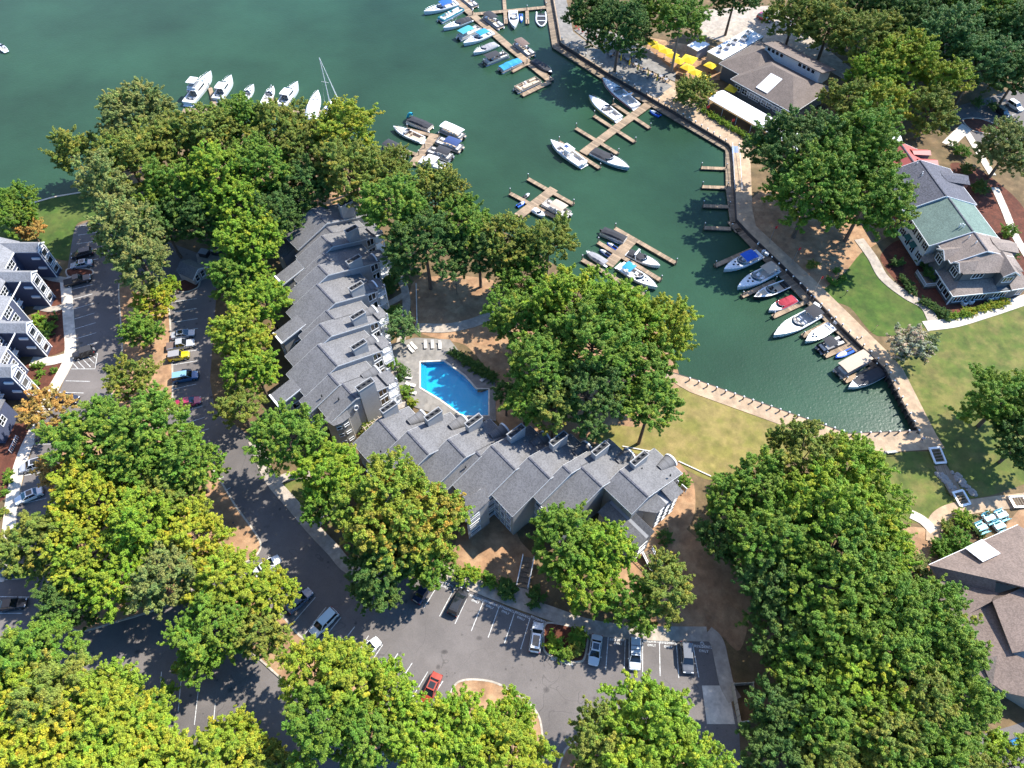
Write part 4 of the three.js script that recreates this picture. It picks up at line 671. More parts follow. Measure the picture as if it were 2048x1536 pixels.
// ---------- navy townhouses ----------
{
  const t = thing('townhouse_row', 'navy townhouses with white-trimmed gabled bays beside the sidewalk', 'building');
  const B = (x0, x1, z0, z1, h, m, n = 'wall') => part(t, n, prism([V3(x0, 0, z1), V3(x1, 0, z1), V3(x1, 0, z0), V3(x0, 0, z0)], 0, h), m);
  const bay = (x, z0, w, dep) => {
    B(x - dep, x, z0, z0 + w, 8, M.sideNavy); const zm = z0 + w / 2, e = .25, top = 8 + w * .42;
    for (const s of [-1, 1]) part(t, 'bay_roof', slab([V3(x - dep, 8 - .05, zm + s * (w / 2 + e)), V3(x + e, 8 - .05, zm + s * (w / 2 + e)), V3(x + e, top, zm), V3(x - dep, top, zm)], .15), M.roofNavy);
    part(t, 'gable_wall', merge([poly([V3(x + .02, 7.98, z0 + w), V3(x + .02, 7.98, z0), V3(x + .02, top - .15, zm)])]), M.white);
    part(t, 'bay_trim', merge([beam(V3(x + e + .03, 7.9, z0 - e), V3(x + e + .03, top - .05, zm), .07, .28), beam(V3(x + e + .03, 7.9, z0 + w + e), V3(x + e + .03, top - .05, zm), .07, .28), box(.14, 8, .18, x, 4, z0), box(.14, 8, .18, x, 4, z0 + w), box(.12, .35, w, x + .06, 7.75, zm), box(dep, .3, .1, x - dep / 2, 7.8, z0 + w + .06)]), M.white);
    part(t, 'gable_vent', facing(new THREE.CylinderGeometry(.3, .3, .08, 3).rotateX(PI / 2), V3(x + .08, 8.4, zm), 'x+'), M.darkMetal);
    for (const y of [1.7, 4.1, 6.4]) win(t, V3(x + .01, y, zm), 'x+', w * .6, 1.35, 1, 1, M.white); for (const y of [2.6, 5.2]) railing(t, V3(x + .35, y - .2, zm), 'x+', w * .9, .8);
    for (const y of [3.2, 6]) { part(t, 'side_balcony', box(1.7, .5, .3, x - 1.4, y, z0 + w + .17), M.white); }
  };
  const mods = [[-100.4, -111.8, 2.6, 8, 5.8, 0], [-98.7, -103.4, 2.6, 8, 4.4, 6.6], [-94.4, -89.8, 2.5, 8, 3.6, 4.4], [-93, -79.3, 2.6, 8, 3.4, 0]];
  for (const [x, z0, w, dep, rec, blk] of mods) {
    bay(x, z0, w, dep); const r0 = z0 + w, r1 = r0 + rec, xr = x - 5.4, xb = x - 2.4;
    B(x - 16, xr, r0 - .5, r1 + .1, 8, M.sideNavy); for (const y of [1.6, 4.2, 6.6]) { win(t, V3(xr + .01, y, (r0 + r1) / 2), 'x+', Math.min(2.6, rec - .8), 1.4, 3, 2, M.white); } railing(t, V3(xr + 1.2, 2.8, (r0 + r1) / 2), 'x+', 2.4, .9); part(t, 'landing', box(1.3, .2, 2.6, xr + .65, 2.7, (r0 + r1) / 2), M.white);
    if (blk) { B(x - 16, xb, r1, r1 + blk, 8, M.sideNavy); for (const zc of [r1, r1 + blk]) part(t, 'corner_board', box(.16, 8, .16, xb, 4, zc), M.white); for (const y of [1.6, 4.2, 6.7]) win(t, V3(xb + .01, y, r1 + blk * .45), 'x+', 2.5, 1.5, 3, 2, M.white); }
    const xe = blk ? xb : xr; const z1 = r1 + blk; // roof over this module, eave stepping with the walls
    part(t, 'roof_slope', slab([V3(xr + .4, 8, r1 + .1), V3(xr + .4, 8, z0 - .4), V3(x - 14, 11.2, z0 - .4), V3(x - 14, 11.2, r1 + .1)], .2), M.roofNavy);
    if (blk) part(t, 'roof_slope', slab([V3(xb + .4, 8, z1 - .3), V3(xb + .4, 8, r1 + .05), V3(x - 14, 11.25, r1 + .05), V3(x - 14, 11.25, z1 - .3)], .2), M.roofNavy);
    part(t, 'roof_slope', slab([V3(x - 14, 11.15, z1 + .1), V3(x - 14, 11.15, z0 - .4), V3(x - 22, 8.6, z0 - .4), V3(x - 22, 8.6, z1 + .1)], .2), M.roofNavy);
    part(t, 'eave_trim', beam(V3(xe + .44, 7.86, z1 - .1), V3(xe + .44, 7.86, r0), .06, .28), M.white); B(x - 21, x - 15.9, z0, z1, 8.4, M.sideNavy);
  }
  // lower grey-blue end house
  B(-104, -94.6, -73.3, -67, 5.2, M.sideNavy, 'end_house_wall'); part(t, 'roof_slope', slab([V3(-94.2, 5.3, -66.6), V3(-94.2, 5.3, -73.3), V3(-104, 6.6, -73.3), V3(-104, 6.6, -66.6)], .2), M.roofGrey);
  for (const x of [-101, -97.5]) win(t, V3(x, 3.4, -66.99), 'z+', 1.6, 1.4, 2, 2, M.white); win(t, V3(-94.59, 3.2, -70), 'x+', 1.6, 1.4, 2, 2, M.white);
}
// ---------- restaurant by the boardwalk ----------
{
  const r = thing('restaurant', 'brown hip-roofed restaurant with a row of clerestory windows beside the promenade', 'building');
  const hip = (u0, u1, v0, v1, he, hr, ru0, ru1, rv) => { const E = [A(u0, v0, he), A(u1, v0, he), A(u1, v1, he), A(u0, v1, he)], R = [A(ru0, rv, hr), A(ru1, rv, hr)]; for (const c of [[E[0], E[1], R[1], R[0]], [E[2], E[3], R[0], R[1]], [E[1], E[2], R[1]], [E[3], E[0], R[0]]]) part(r, 'roof_slope', slab(c, .2), M.roofUmber); part(r, 'gutter', merge(E.map((e, i) => beam(e.clone().setY(he - .1), E[(i + 1) % 4].clone().setY(he - .1), .12, .16))), M.trim); };
  hip(-96, -75.4, 162, 179, 4.5, 7.4, -90.2, -83.6, 171.5); hip(-103, -91, 165.6, 184, 4.45, 7, -97.3, -97, 176);
  part(r, 'wall', prism([A(-95.2, 162.8, 0), A(-76.2, 162.8, 0), A(-76.2, 178, 0), A(-95.2, 178, 0)], 0, 4.4), M.sideSlate); part(r, 'wall', prism([A(-102.2, 166.4, 0), A(-94, 166.4, 0), A(-94, 183, 0), A(-102.2, 183, 0)], 0, 4.3), M.sideSlate);
  part(r, 'clerestory', prism([A(-97, 177, 0), A(-79, 177, 0), A(-79, 182.5, 0), A(-97, 182.5, 0)], 4, [8.2, 8.2, 6.6, 6.6]), M.sideWhite); part(r, 'clerestory_roof', slab([A(-97.6, 176.4, 8.6), A(-78.4, 176.4, 8.6), A(-78.4, 184.5, 6.2), A(-97.6, 184.5, 6.2)], .2), M.roofUmber);
  for (const u of [-95.6, -94.2, -92.8, -91.4, -85.4, -84, -82.6, -81.2]) win(r, A(u, 176.99, 7.5), 'v-', .95, .95, 1, 1, M.white);
  for (const u of [-93.6, -91.2]) win(r, A(u, 162.79, 2.6), 'v-', 1.7, 1.4, 2, 2, M.white); for (const u of [-88, -84, -80]) { win(r, A(u, 162.79, 2.6), 'v-', 3, 1.5, 4, 1, M.white); railing(r, A(u, 161.6, 3), 'v-', 3.9, 1); }
  for (const v of [169, 173]) win(r, A(-102.21, v, 2.4), 'u-', 1.5, 1.3, 2, 2, M.white);
  part(r, 'skylight', slab([A(-88.6, 163.2, 5.1), A(-84.9, 163.2, 5.1), A(-84.9, 168.9, 6.85), A(-88.6, 168.9, 6.85)], .12), M.flatWhite);
  part(r, 'kitchen_block', prism([A(-109.4, 168.6, 0), A(-104, 168.6, 0), A(-104, 187, 0), A(-109.4, 187, 0)], 0, 3.8), M.sideTaupe); part(r, 'flat_roof', prism([A(-109.5, 168.5, 0), A(-103.9, 168.5, 0), A(-103.9, 187.1, 0), A(-109.5, 187.1, 0)], 3.8, 4), M.flatWhite);
  for (const [u, v, s] of [[-107, 171, 1.3], [-106.6, 174, 1.5], [-107, 177.5, 1.7], [-106.4, 181, 2], [-107.6, 184, 1.4]]) { const p = A(u, v, 0), b = rbox(s, 1.1, s * .9, .1); b.rotateY(.85); b.translate(p.x, 4.56, p.z); const m = part(r, 'rooftop_unit', b, M.metal); part(m, 'fan', cyl(s * .3, s * .3, .1, 10, p.x, 5.11, p.z), M.black); }
  part(r, 'storage_block', prism([A(-116, 168, 0), A(-112.5, 168, 0), A(-112.5, 173, 0), A(-116, 173, 0)], 0, 3), M.greyCanvas); part(r, 'storage_roof', prism([A(-116.2, 167.8, 0), A(-112.3, 167.8, 0), A(-112.3, 173.2, 0), A(-116.2, 173.2, 0)], 3, 3.2), M.flatWhite);
}
{ // long white awning tent beside the restaurant
  const a = thing('awning_tent', 'long white barrel awning beside the restaurant', 'awning'), n = 8, u0 = -95.3, u1 = -66.5, P = []; for (let i = 0; i <= n; i++) { const t = i / n; P.push([152.6 + t * 6, 2.9 + Math.sin(t * PI) * .6]); }
  for (let i = 0; i < n; i++) part(a, 'awning_panel', slab([A(u0, P[i][0], P[i][1]), A(u1, P[i][0], P[i][1]), A(u1, P[i + 1][0], P[i + 1][1]), A(u0, P[i + 1][0], P[i + 1][1])], .05), M.flatWhite);
  for (let k = 0; k <= 6; k++) for (const v of [152.8, 158.4]) { const p = A(u0 + .2 + (u1 - u0 - .4) * k / 6, v, 0); part(a, 'post', cyl(.07, .07, 2.9, 6, p.x, 0, p.z), M.white); }
  const p = at(1521, 212, 1.2); part(a, 'emblem', facing(box(.9, .9, .04), V3(p.x, 2, p.z), 'v-'), M.redCanvas);
}
// ---------- attached houses on the right: local frame, z along the row towards the camera ----------
function houseFrame(name, label) { return thing(name, label, 'house', V3(97, 0, -124), 7.5 * PI / 180, 'attached gabled houses'); }
const blk = (x0, x1, z0, z1, h0, h1) => prism([V3(x0, 0, z1), V3(x1, 0, z1), V3(x1, 0, z0), V3(x0, 0, z0)], h0, h1);
function gableZ(r, x0, xm, x1, z0, z1, he, hr, mL, mR, wall, he2 = he) {   // ridge along z
  part(r, 'roof_slope', slab([V3(x0, he, z1), V3(x0, he, z0), V3(xm, hr, z0), V3(xm, hr, z1)], .2), mL); part(r, 'roof_slope', slab([V3(x1, he2, z0), V3(x1, he2, z1), V3(xm, hr, z1), V3(xm, hr, z0)], .2), mR); const d = .14;
  part(r, 'rake_trim', merge([[x0, he], [x1, he2]].flatMap(([x, h]) => [z0 - .04, z1 + .04].map(z => beam(V3(x, h - d, z), V3(xm, hr - d, z), .08, .32))).concat([beam(V3(x0 - .04, he - d, z0), V3(x0 - .04, he - d, z1), .08, .26), beam(V3(x1 + .04, he2 - d, z0), V3(x1 + .04, he2 - d, z1), .08, .26)])), M.trim);
  part(r, 'ridge_cap', box(.3, .06, z1 - z0 - .2, xm, hr + .05, (z0 + z1) / 2), M.roofDark);
  const q = .3, prof = [[x0 + .4, 0], [x1 - .4, 0], [x1 - .4, he2 - q + .15], [xm, hr - q], [x0 + .4, he - q + .15]], f = z => prof.map(([x, h]) => V3(x, h, z)), a = f(z1 - .3), b = f(z0 + .3), g = [poly(a), poly(b.slice().reverse())]; a.forEach((p, i) => { const j = (i + 1) % 5; g.push(poly([p, b[i], b[j], a[j]])); }); part(r, 'wall', merge(g), wall);
}
{
  const red = houseFrame('house', 'low house with a red metal roof and two dormers'); gableZ(red, -7, -.6, 6.2, -22.5, -13.2, 5, 8.2, M.roofRed, M.roofRed, M.sideWhite);
  for (const z of [-19.5, -15.8]) { part(red, 'dormer_roof', slab([V3(1.6, 7.3, z - 1.1), V3(6.4, 6.6, z - 1.1), V3(6.4, 7.2, z), V3(1.6, 7.6, z)], .12), M.roofRed); part(red, 'dormer_roof', slab([V3(1.6, 7.6, z), V3(6.4, 7.2, z), V3(6.4, 6.6, z + 1.1), V3(1.6, 7.3, z + 1.1)], .12), M.roofRed); part(red, 'dormer_wall', blk(3, 6.1, z - .9, z + .9, 5, 6.6), M.sideSlate); win(red, V3(6.11, 6, z), 'x+', .9, .8); }
  part(red, 'cupola', blk(-2.2, -.2, -24.5, -22.6, 0, 8.4), M.white); part(red, 'cupola_roof', slab([V3(-2.5, 8.4, -22.4), V3(.1, 8.4, -22.4), V3(.1, 9.1, -24.8), V3(-2.5, 9.1, -24.8)], .15), M.flatWhite);
}
{
  const b = houseFrame('house', 'brick house with a dark grey shingle roof'); gableZ(b, -9, -.6, 8.6, -13.2, -.6, 6.6, 9.9, M.roofDark, M.roofDark, M.brick, 6.4);
  part(b, 'dormer_roof', slab([V3(-9.4, 6.9, -9.6), V3(-5.2, 8, -9.6), V3(-4.6, 8.4, -8), V3(-9.4, 7.9, -8)], .15), M.roofDark); part(b, 'dormer_roof', slab([V3(-9.4, 7.9, -8), V3(-4.6, 8.4, -8), V3(-5.2, 8, -6.4), V3(-9.4, 6.9, -6.4)], .15), M.roofDark); part(b, 'dormer_wall', blk(-9, -6, -9.3, -6.7, 0, 6.9), M.brick);
  part(b, 'rear_gable_roof', slab([V3(4, 8.2, -10.8), V3(10.3, 6.6, -10.8), V3(10.3, 7.6, -9), V3(3.4, 8.5, -9)], .15), M.roofDark); part(b, 'rear_gable_roof', slab([V3(3.4, 8.5, -9), V3(10.3, 7.6, -9), V3(10.3, 6.6, -7), V3(4, 8.2, -7)], .15), M.roofDark); part(b, 'rear_gable_wall', blk(5, 10, -10.6, -7.2, 0, 6.5), M.brick);
  for (const z of [-4.8, -2]) for (const y of [1.8, 4.8]) win(b, V3(-8.61, y, z), 'x-', .95, 1.5, 1, 2, M.white);
  for (const [x, z] of [[-1.6, -12.4], [-1.8, -9.2], [-2.2, -8.6]]) part(b, 'vent_pipe', cyl(.1, .1, .9, 6, x, 9, z), M.white);
}
{
  const g = houseFrame('house', 'white house with a mossy green roof, dark shutters and green awnings'); gableZ(g, -8.2, .1, 7.9, -.5, 10.5, 6.4, 9.5, M.roofGreen, M.roofGreen, M.sideWhite);
  for (let k = 0; k < 4; k++) for (const y of [2, 5]) { const z = 1.3 + k * 2.6; if (y < 3 && k > 0 && k < 3) continue; win(g, V3(-7.81, y, z), 'x-', .8, 1.4, 1, 2, M.white); for (const s of [-1, 1]) part(g, 'shutter', box(.06, 1.5, .4, -7.87, y, z + s * .72), M.black); }
  for (const z of [4, 6.4]) { part(g, 'awning', slab([V3(-7.8, 3.2, z - .9), V3(-7.8, 3.2, z + .9), V3(-8.9, 2.6, z + .9), V3(-8.9, 2.6, z - .9)], .05), plain(.02, .1, .09, .8)); win(g, V3(-7.81, 1.6, z), 'x-', 1.3, 1.7, 2, 1, M.white); }
  for (const [x, z] of [[-1.2, 8.2], [-1, 8.6], [-1.8, 8.3]]) part(g, 'vent_pipe', cyl(.11, .11, 1, 6, x, 8.9, z), M.white);
}
{
  const t = houseFrame('house', 'slate grey house with a tan roof, wrap-around lower roof and white windows');
  gableZ(t, -6.3, .4, 7.8, 10.4, 16.2, 6.6, 9.3, M.roofTan, M.roofTan, M.sideSlate);
  const pk = V3(.6, 9.25, 14.5); for (const c of [[V3(-5.2, 6.5, 14), V3(-5.2, 6.5, 19.5), pk], [V3(-5.2, 6.5, 19.5), V3(7.8, 6.5, 20.4), pk], [V3(7.8, 6.5, 20.4), V3(8.3, 6.5, 12.5), pk]]) part(t, 'hip_slope', slab(c, .2), M.roofTan);
  part(t, 'upper_wall', blk(-4.8, 7.4, 12, 19.2, 0, 6.3), M.sideSlate);
  const fg = (x0, x1, zc, w, m) => { for (const s of [-1, 1]) part(t, 'gable_roof', slab([V3(x0 - .3, 6.5, zc + s * w / 2), V3(x1, 6.9, zc + s * w / 2), V3(x1 + 1.2, 8, zc), V3(x0 - .3, 7.8, zc)], .15), m); part(t, 'gable_front', prism([V3(x0, 0, zc + w / 2 - .2), V3(x1, 0, zc + w / 2 - .2), V3(x1, 0, zc - w / 2 + .2), V3(x0, 0, zc - w / 2 + .2)], 0, 6.5), M.sideSlate); part(t, 'gable_peak', poly([V3(x0 - .02, 6.4, zc - w / 2 + .2), V3(x0 - .02, 6.4, zc + w / 2 - .2), V3(x0 - .02, 7.65, zc)]), M.sideSlate); part(t, 'gable_trim', merge([-1, 1].map(s => beam(V3(x0 - .36, 6.4, zc + s * w / 2), V3(x0 - .36, 7.7, zc), .07, .3))), M.white); win(t, V3(x0 - .01, 5.2, zc), 'x-', 2, 1.5, 3, 1, M.white); part(t, 'round_vent', facing(new THREE.TorusGeometry(.3, .08, 6, 14), V3(x0 - .06, 6.75, zc), 'x-'), M.white); };
  fg(-6.8, -3.5, 13.4, 3.6, M.roofTan); fg(-5.4, -2.5, 17.4, 3.4, M.roofTan);
  const gz = (xc, z1, w) => { for (const s of [-1, 1]) part(t, 'gable_roof', slab([V3(xc + s * w / 2, 6.5, z1 + .3), V3(xc + s * w / 2, 6.9, 16.5), V3(xc, 8.3, 15.5), V3(xc, 7.8, z1 + .3)], .15), M.roofTan); part(t, 'gable_front', blk(xc - w / 2 + .2, xc + w / 2 - .2, 17, z1, 0, 6.45), M.sideSlate); part(t, 'gable_peak', poly([V3(xc - w / 2 + .2, 6.4, z1 + .02), V3(xc + w / 2 - .2, 6.4, z1 + .02), V3(xc, 7.65, z1 + .02)]), M.sideSlate); part(t, 'gable_trim', merge([-1, 1].map(s => beam(V3(xc + s * w / 2, 6.4, z1 + .36), V3(xc, 7.7, z1 + .36), .07, .3))), M.white); win(t, V3(xc, 5.2, z1 + .01), 'z+', 2, 1.4, 3, 1, M.white); part(t, 'round_vent', facing(new THREE.TorusGeometry(.28, .08, 6, 14), V3(xc + .2, 6.85, z1 + .06), 'z+'), M.white); };
  gz(4.6, 21, 3.8); win(t, V3(-1.2, 5.3, 19.21), 'z+', 2.4, 1.3, 3, 1, M.white);
  // ground floor with skirt roof
  part(t, 'ground_floor', blk(-6.7, 8, 16, 22, 0, 3), M.sideSlate);
  part(t, 'skirt_roof', slab([V3(-7, 3, 14.5), V3(-7, 3, 22.3), V3(-4.8, 4.1, 19.3), V3(-4.8, 4.1, 14.5)], .15), M.roofTan); part(t, 'skirt_roof', slab([V3(-7, 3, 22.3), V3(3, 3, 22.3), V3(3, 4.1, 19.3), V3(-4.8, 4.1, 19.3)], .15), M.roofTan); part(t, 'side_roof', slab([V3(6, 3.2, 22.4), V3(10.6, 3.2, 22), V3(9.4, 4.6, 17), V3(6, 4.6, 18)], .15), M.roofTan);
  part(t, 'eave_trim', merge([beam(V3(-7.04, 2.9, 14.5), V3(-7.04, 2.9, 22.3), .08, .24), beam(V3(-7, 2.9, 22.34), V3(6, 2.9, 22.34), .08, .24), beam(V3(6, 3.1, 22.44), V3(10.6, 3.1, 22.04), .08, .24), box(.2, 3, .2, -6.7, 1.5, 22)]), M.white);
  for (const x of [-4.6, -.4, 4.4]) win(t, V3(x, 1.6, 22.01), 'z+', 2.8, 1.5, 4, 1, M.white); for (const z of [17.6, 20.2]) win(t, V3(-6.71, 1.6, z), 'x-', 1.9, 1.5, 2, 1, M.white); part(t, 'side_wall', blk(7.6, 10, 17.3, 21.7, 0, 3.05), M.sideSlate); win(t, V3(8.8, 1.6, 21.71), 'z+', 1.8, 1.4, 3, 1, M.white);
  part(t, 'porch_deck', blk(-9.6, -6.7, 12.5, 17, 0, .5), M.deckGrey); railing(t, V3(-9.5, .5, 14.8), 'x-', 4.4, .9); railing(t, V3(-8.2, .5, 16.9), 'z+', 2.6, .9);
  part(t, 'porch_roof', slab([V3(-8.9, 3.4, 10.8), V3(-8.9, 3.4, 12.8), V3(-6.4, 4.2, 12.8), V3(-6.4, 4.2, 10.8)], .14), M.roofTan);
  for (const [x, z] of [[-1.2, 11.6], [-.6, 13.4]]) part(t, 'vent_pipe', cyl(.1, .1, .9, 6, x, 8.7, z), M.white);
  part(t, 'rear_gable_roof', slab([V3(4.5, 7.9, 11.2), V3(10, 6.3, 11.2), V3(10, 7.2, 13), V3(4, 8.2, 13)], .15), M.roofTan); part(t, 'rear_gable_roof', slab([V3(4, 8.2, 13), V3(10, 7.2, 13), V3(10, 6.3, 15), V3(4.5, 7.9, 15)], .15), M.roofTan); part(t, 'rear_wall', blk(5, 9.7, 11.4, 14.8, 0, 6.2), M.sideSlate);
}
// ---------- brown-roofed building at the lower right ----------
{
  const b = thing('clubhouse', 'low building with a broad brown shingle roof and white skylight', 'building'), R = (l, m = M.roofBrown, n = 'roof_slope') => part(b, n, slab(l.map(q => at(...q)), .2), m);
  R([[1857, 1130, 4], [2035, 1050, 4], [2110, 1190, 7.6], [1992, 1160, 7.2]]); R([[2035, 1050, 4], [2150, 1110, 4], [2110, 1190, 7.6]]);
  R([[1857, 1130, 4], [1992, 1160, 7.2], [1990, 1184, 5], [1876, 1156, 3.6]]);
  R([[1874, 1154, 3.4], [1990, 1184, 5], [2010, 1190, 5], [1985, 1202, 5.6], [1930, 1232, 3.6], [1880, 1200, 3.2]]);
  R([[1985, 1202, 5.8], [2100, 1150, 6.4], [2120, 1290, 6.6], [2025, 1306, 5.2]]); R([[1990, 1186, 4.9], [2025, 1183, 4.9], [2100, 1150, 6.4], [1985, 1202, 5.8]]);
  R([[1900, 1215, 3.4], [1985, 1202, 4.6], [2022, 1306, 4.6], [2080, 1330, 4.8], [2080, 1400, 4], [2010, 1385, 3.6], [1930, 1330, 3.4]]);
  R([[1962, 1320, 4.3], [1994, 1312, 5.2], [1985, 1375, 3.6]], M.roofTan, 'small_gable');
  part(b, 'skylight', slab([[1929, 1096, 4.75], [1963, 1079, 4.75], [2000, 1107, 6], [1965, 1124, 6]].map(q => { const p = at(...q); p.y += .12; return p; }), .1), M.flatWhite);
  part(b, 'wall', prism([at(1865, 1142, 0), at(1930, 1345, 0), at(2100, 1450, 0), at(2180, 1160, 0), at(2048, 1078, 0)].map(p => p.multiplyScalar(1)), 0, 3.2), M.sideTaupe);
  part(b, 'fascia', merge([beam(at(1857, 1130, 3.85), at(2035, 1050, 3.85), .1, .3)]), M.trim);
}
// ---------- shed and bin enclosures ----------
{
  const s = thing('shed', 'small grey shed with a white gable beside the bins', 'shed', V3(-70.2, 0, -109.6), -.5);
  part(s, 'wall', blk(-2.2, 2.2, -1.9, 1.9, 0, 2.3), M.sideGrey); for (const k of [-1, 1]) part(s, 'roof_slope', slab([V3(-2.5, 2.2, k * 2.2), V3(2.6, 2.2, k * 2.2), V3(2.6, 3.5, 0), V3(-2.5, 3.5, 0)], .14), M.roofGrey);
  part(s, 'gable_wall', poly([V3(2.22, 2.2, 1.9), V3(2.22, 2.2, -1.9), V3(2.22, 3.35, 0)]), M.white); part(s, 'gable_trim', merge([-1, 1].map(k => beam(V3(2.66, 2.1, k * 2.2), V3(2.66, 3.4, 0), .08, .26))), M.white); win(s, V3(2.21, 1.4, -.8), 'x+', .9, 1.5, 1, 2, M.white); win(s, V3(2.21, 1.4, .8), 'x+', .9, 1.5, 1, 2, M.white);
}
for (const [x, z, l] of [[-69.4, -116, 'grey-lidded bin behind the shed, nearest the conifers'], [-66.8, -116.6, 'grey-lidded bin behind the shed, next to the bright green trees']]) { const d = thing('dumpster', l, 'bin', V3(x, 0, z), -.25); part(d, 'body', rbox(2, 1.2, 1.6, .08, 0, .7, 0), M.darkMetal); part(d, 'lid', rbox(2.05, .12, 1.65, .05, 0, 1.36, 0), M.greyCanvas); for (const k of [-1, 1]) part(d, 'lifting_bar', box(.1, .2, 1.3, k * 1.05, .9, 0), M.darkMetal); }
struct('bin_pad', flat([[392, 508], [440, 498], [440, 545], [405, 560], [398, 540]], .05, .05), M.concrete, 'concrete pad before the bins');
{
  struct('bin_pad', flat([[1404, 1371], [1452, 1371], [1458, 1378], [1470, 1448], [1414, 1448]], .06, .05), M.paleConcrete, 'pale concrete pad before the timber bin enclosure');
  const e = thing('bin_enclosure', 'board enclosure beside the pale concrete pad', 'enclosure'); const P = [[1462, 1372], [1500, 1370], [1512, 1440], [1476, 1448]].map(q => at(...q));
  for (const [a, b] of [[P[0], P[1]], [P[1], P[2]], [P[2], P[3]], [P[3], P[0]]]) { const n = Math.round(a.distanceTo(b) / .9); for (let i = 0; i < n; i++) { const p = a.clone().lerp(b, (i + .04) / n), q = a.clone().lerp(b, (i + .96) / n); part(e, 'board', beam(p.setY(.95), q.setY(.95), .06, 1.8), M.tanCanvas); } }
  for (const p of P) part(e, 'post', box(.14, 2, .14, p.x, 1, p.z), M.tanCanvas);
}
// ---------- docks ----------
function dock(label, main, fingers = [], group = 'marina docks', mat = M.deck) {
  const d = thing('dock', label, 'dock', V3(0, 0, 0), 0, group), piles = [];
  const lay = (name, list, w, y, m) => { const g = strip(list.map(q => at(q[0], q[1], DOCK)), w, y, .22, false), p = g.attributes.position, a = at(list[0][0], list[0][1], DOCK), b = at(list.at(-1)[0], list.at(-1)[1], DOCK), e = b.clone().sub(a).normalize(); for (let i = 0; i < p.count; i++) { const x = p.getX(i), z = p.getZ(i); g.attributes.uv.setXY(i, x * e.x + z * e.z, x * e.z - z * e.x); } part(d, name, g, m); part(d, 'float', strip(list.map(q => at(q[0], q[1], DOCK)), w * .82, y - .22, .55, false), M.wallTimber); };
  for (const [list, w, m] of main) lay('deck', list, w, DOCK, m ?? mat);
  fingers.forEach(([a, b, w = 1.1], i) => { lay('finger', [a, b], w, DOCK - .012 - (i % 3) * .006, mat); piles.push(a, b); });
  for (const q of piles) { const p = at(q[0], q[1], DOCK); part(d, 'pile', cyl(.13, .12, 2.6, 7, p.x, WATER - .6, p.z), M.pile); part(d, 'pile_cap', cyl(.15, .02, .18, 7, p.x, WATER + 2, p.z), M.white); }
  return d;
}
dock('long floating boardwalk beside the promenade, from the upper plaza to the gangway', [[[[1095, -60], [1097, 0], [1112, 93], [1214, 158], [1304, 207], [1372, 247], [1457, 297]], 2.3, M.deckGrey]], []);
dock('grey dock with four short empty fingers below the gangway', [[[[1459, 296], [1461, 380], [1470, 448]], 2.2, M.deckGrey], [[[1466, 440], [1484, 462]], 3.2, M.deckGrey]], [[[1402, 335], [1452, 337]], [[1404, 373], [1454, 375]], [[1406, 411], [1458, 413]], [[1408, 455], [1462, 457]]]);
dock('dock along the right bulkhead with moored cruisers', [[[[1478, 456], [1536, 517], [1611, 592], [1690, 668], [1762, 740]], 2.5, M.deckGrey]], [[[1430, 531], [1514, 494]], [[1484, 592], [1550, 562]], [[1546, 633], [1618, 600]], [[1605, 672], [1658, 645]], [[1650, 712], [1718, 682]], [[1690, 762], [1748, 735]]]);
dock('wooden dock jutting from the boardwalk with two speedboats', [[[[1303, 204], [1232, 256], [1166, 306]], 2.4]], [[[1188, 231], [1270, 284]], [[1152, 256], [1236, 307]], [[1118, 283], [1200, 336]], [[1226, 207], [1300, 256]]]);
dock('diagonal dock crowded with boats at the top of the lake', [[[[900, -10], [1024, 98], [1102, 161]], 2.3]], [[[1044, 190], [1100, 163], 1.5], [[1024, 143], [1054, 127]], [[946, 28], [1092, 14], 1.6], [[1008, -5], [1012, 47]], [[1054, 20], [1055, 47]], [[968, 128], [1005, 110]], [[905, 47], [945, 30]]]);
dock('short dock of covered pontoon boats near the lake point', [[[[825, 330], [848, 300], [870, 268]], 2.4]], [[[815, 258], [878, 274]], [[788, 294], [838, 310]], [[850, 296], [905, 318]]]);
dock('small dock with jet skis and a tan deck boat', [[[[1108, 377], [1085, 395], [1036, 432]], 2.4]], [[[1056, 357], [1147, 408]], [[1020, 386], [1112, 435]]]);
dock('dock with four white boats in the middle of the basin', [[[[1266, 478], [1240, 505], [1216, 530]], 2.4]], [[[1230, 456], [1352, 526]], [[1196, 484], [1322, 560]], [[1164, 519], [1290, 590]]]);
dock('dock hidden behind the point trees holding the white yachts', [[[[365, 222], [500, 218], [660, 226]], 2.2]], [[[420, 175], [432, 218]], [[545, 180], [540, 218]]]);
{ // aluminium gangway
  const g = thing('gangway', 'white metal gangway sloping down to the grey dock', 'gangway'), a = at(1470, 292, .2), b = at(1475, 385, -.6), d = b.clone().sub(a).normalize(), n = V3(-d.z, 0, d.x);
  part(g, 'deck', slab([a.clone().addScaledVector(n, .8), b.clone().addScaledVector(n, .8), b.clone().addScaledVector(n, -.8), a.clone().addScaledVector(n, -.8)], .12), M.metal);
  for (const k of [-1, 1]) { const p = a.clone().addScaledVector(n, k * .85), q = b.clone().addScaledVector(n, k * .85), up = V3(0, 1.05, 0), bb = [beam(p.clone().add(up), q.clone().add(up), .07, .07)]; for (let i = 0; i <= 9; i++) { const m = p.clone().lerp(q, i / 9); bb.push(rod(m, m.clone().add(up), .03, 5)); } part(g, 'handrail', merge(bb), M.white); }
}
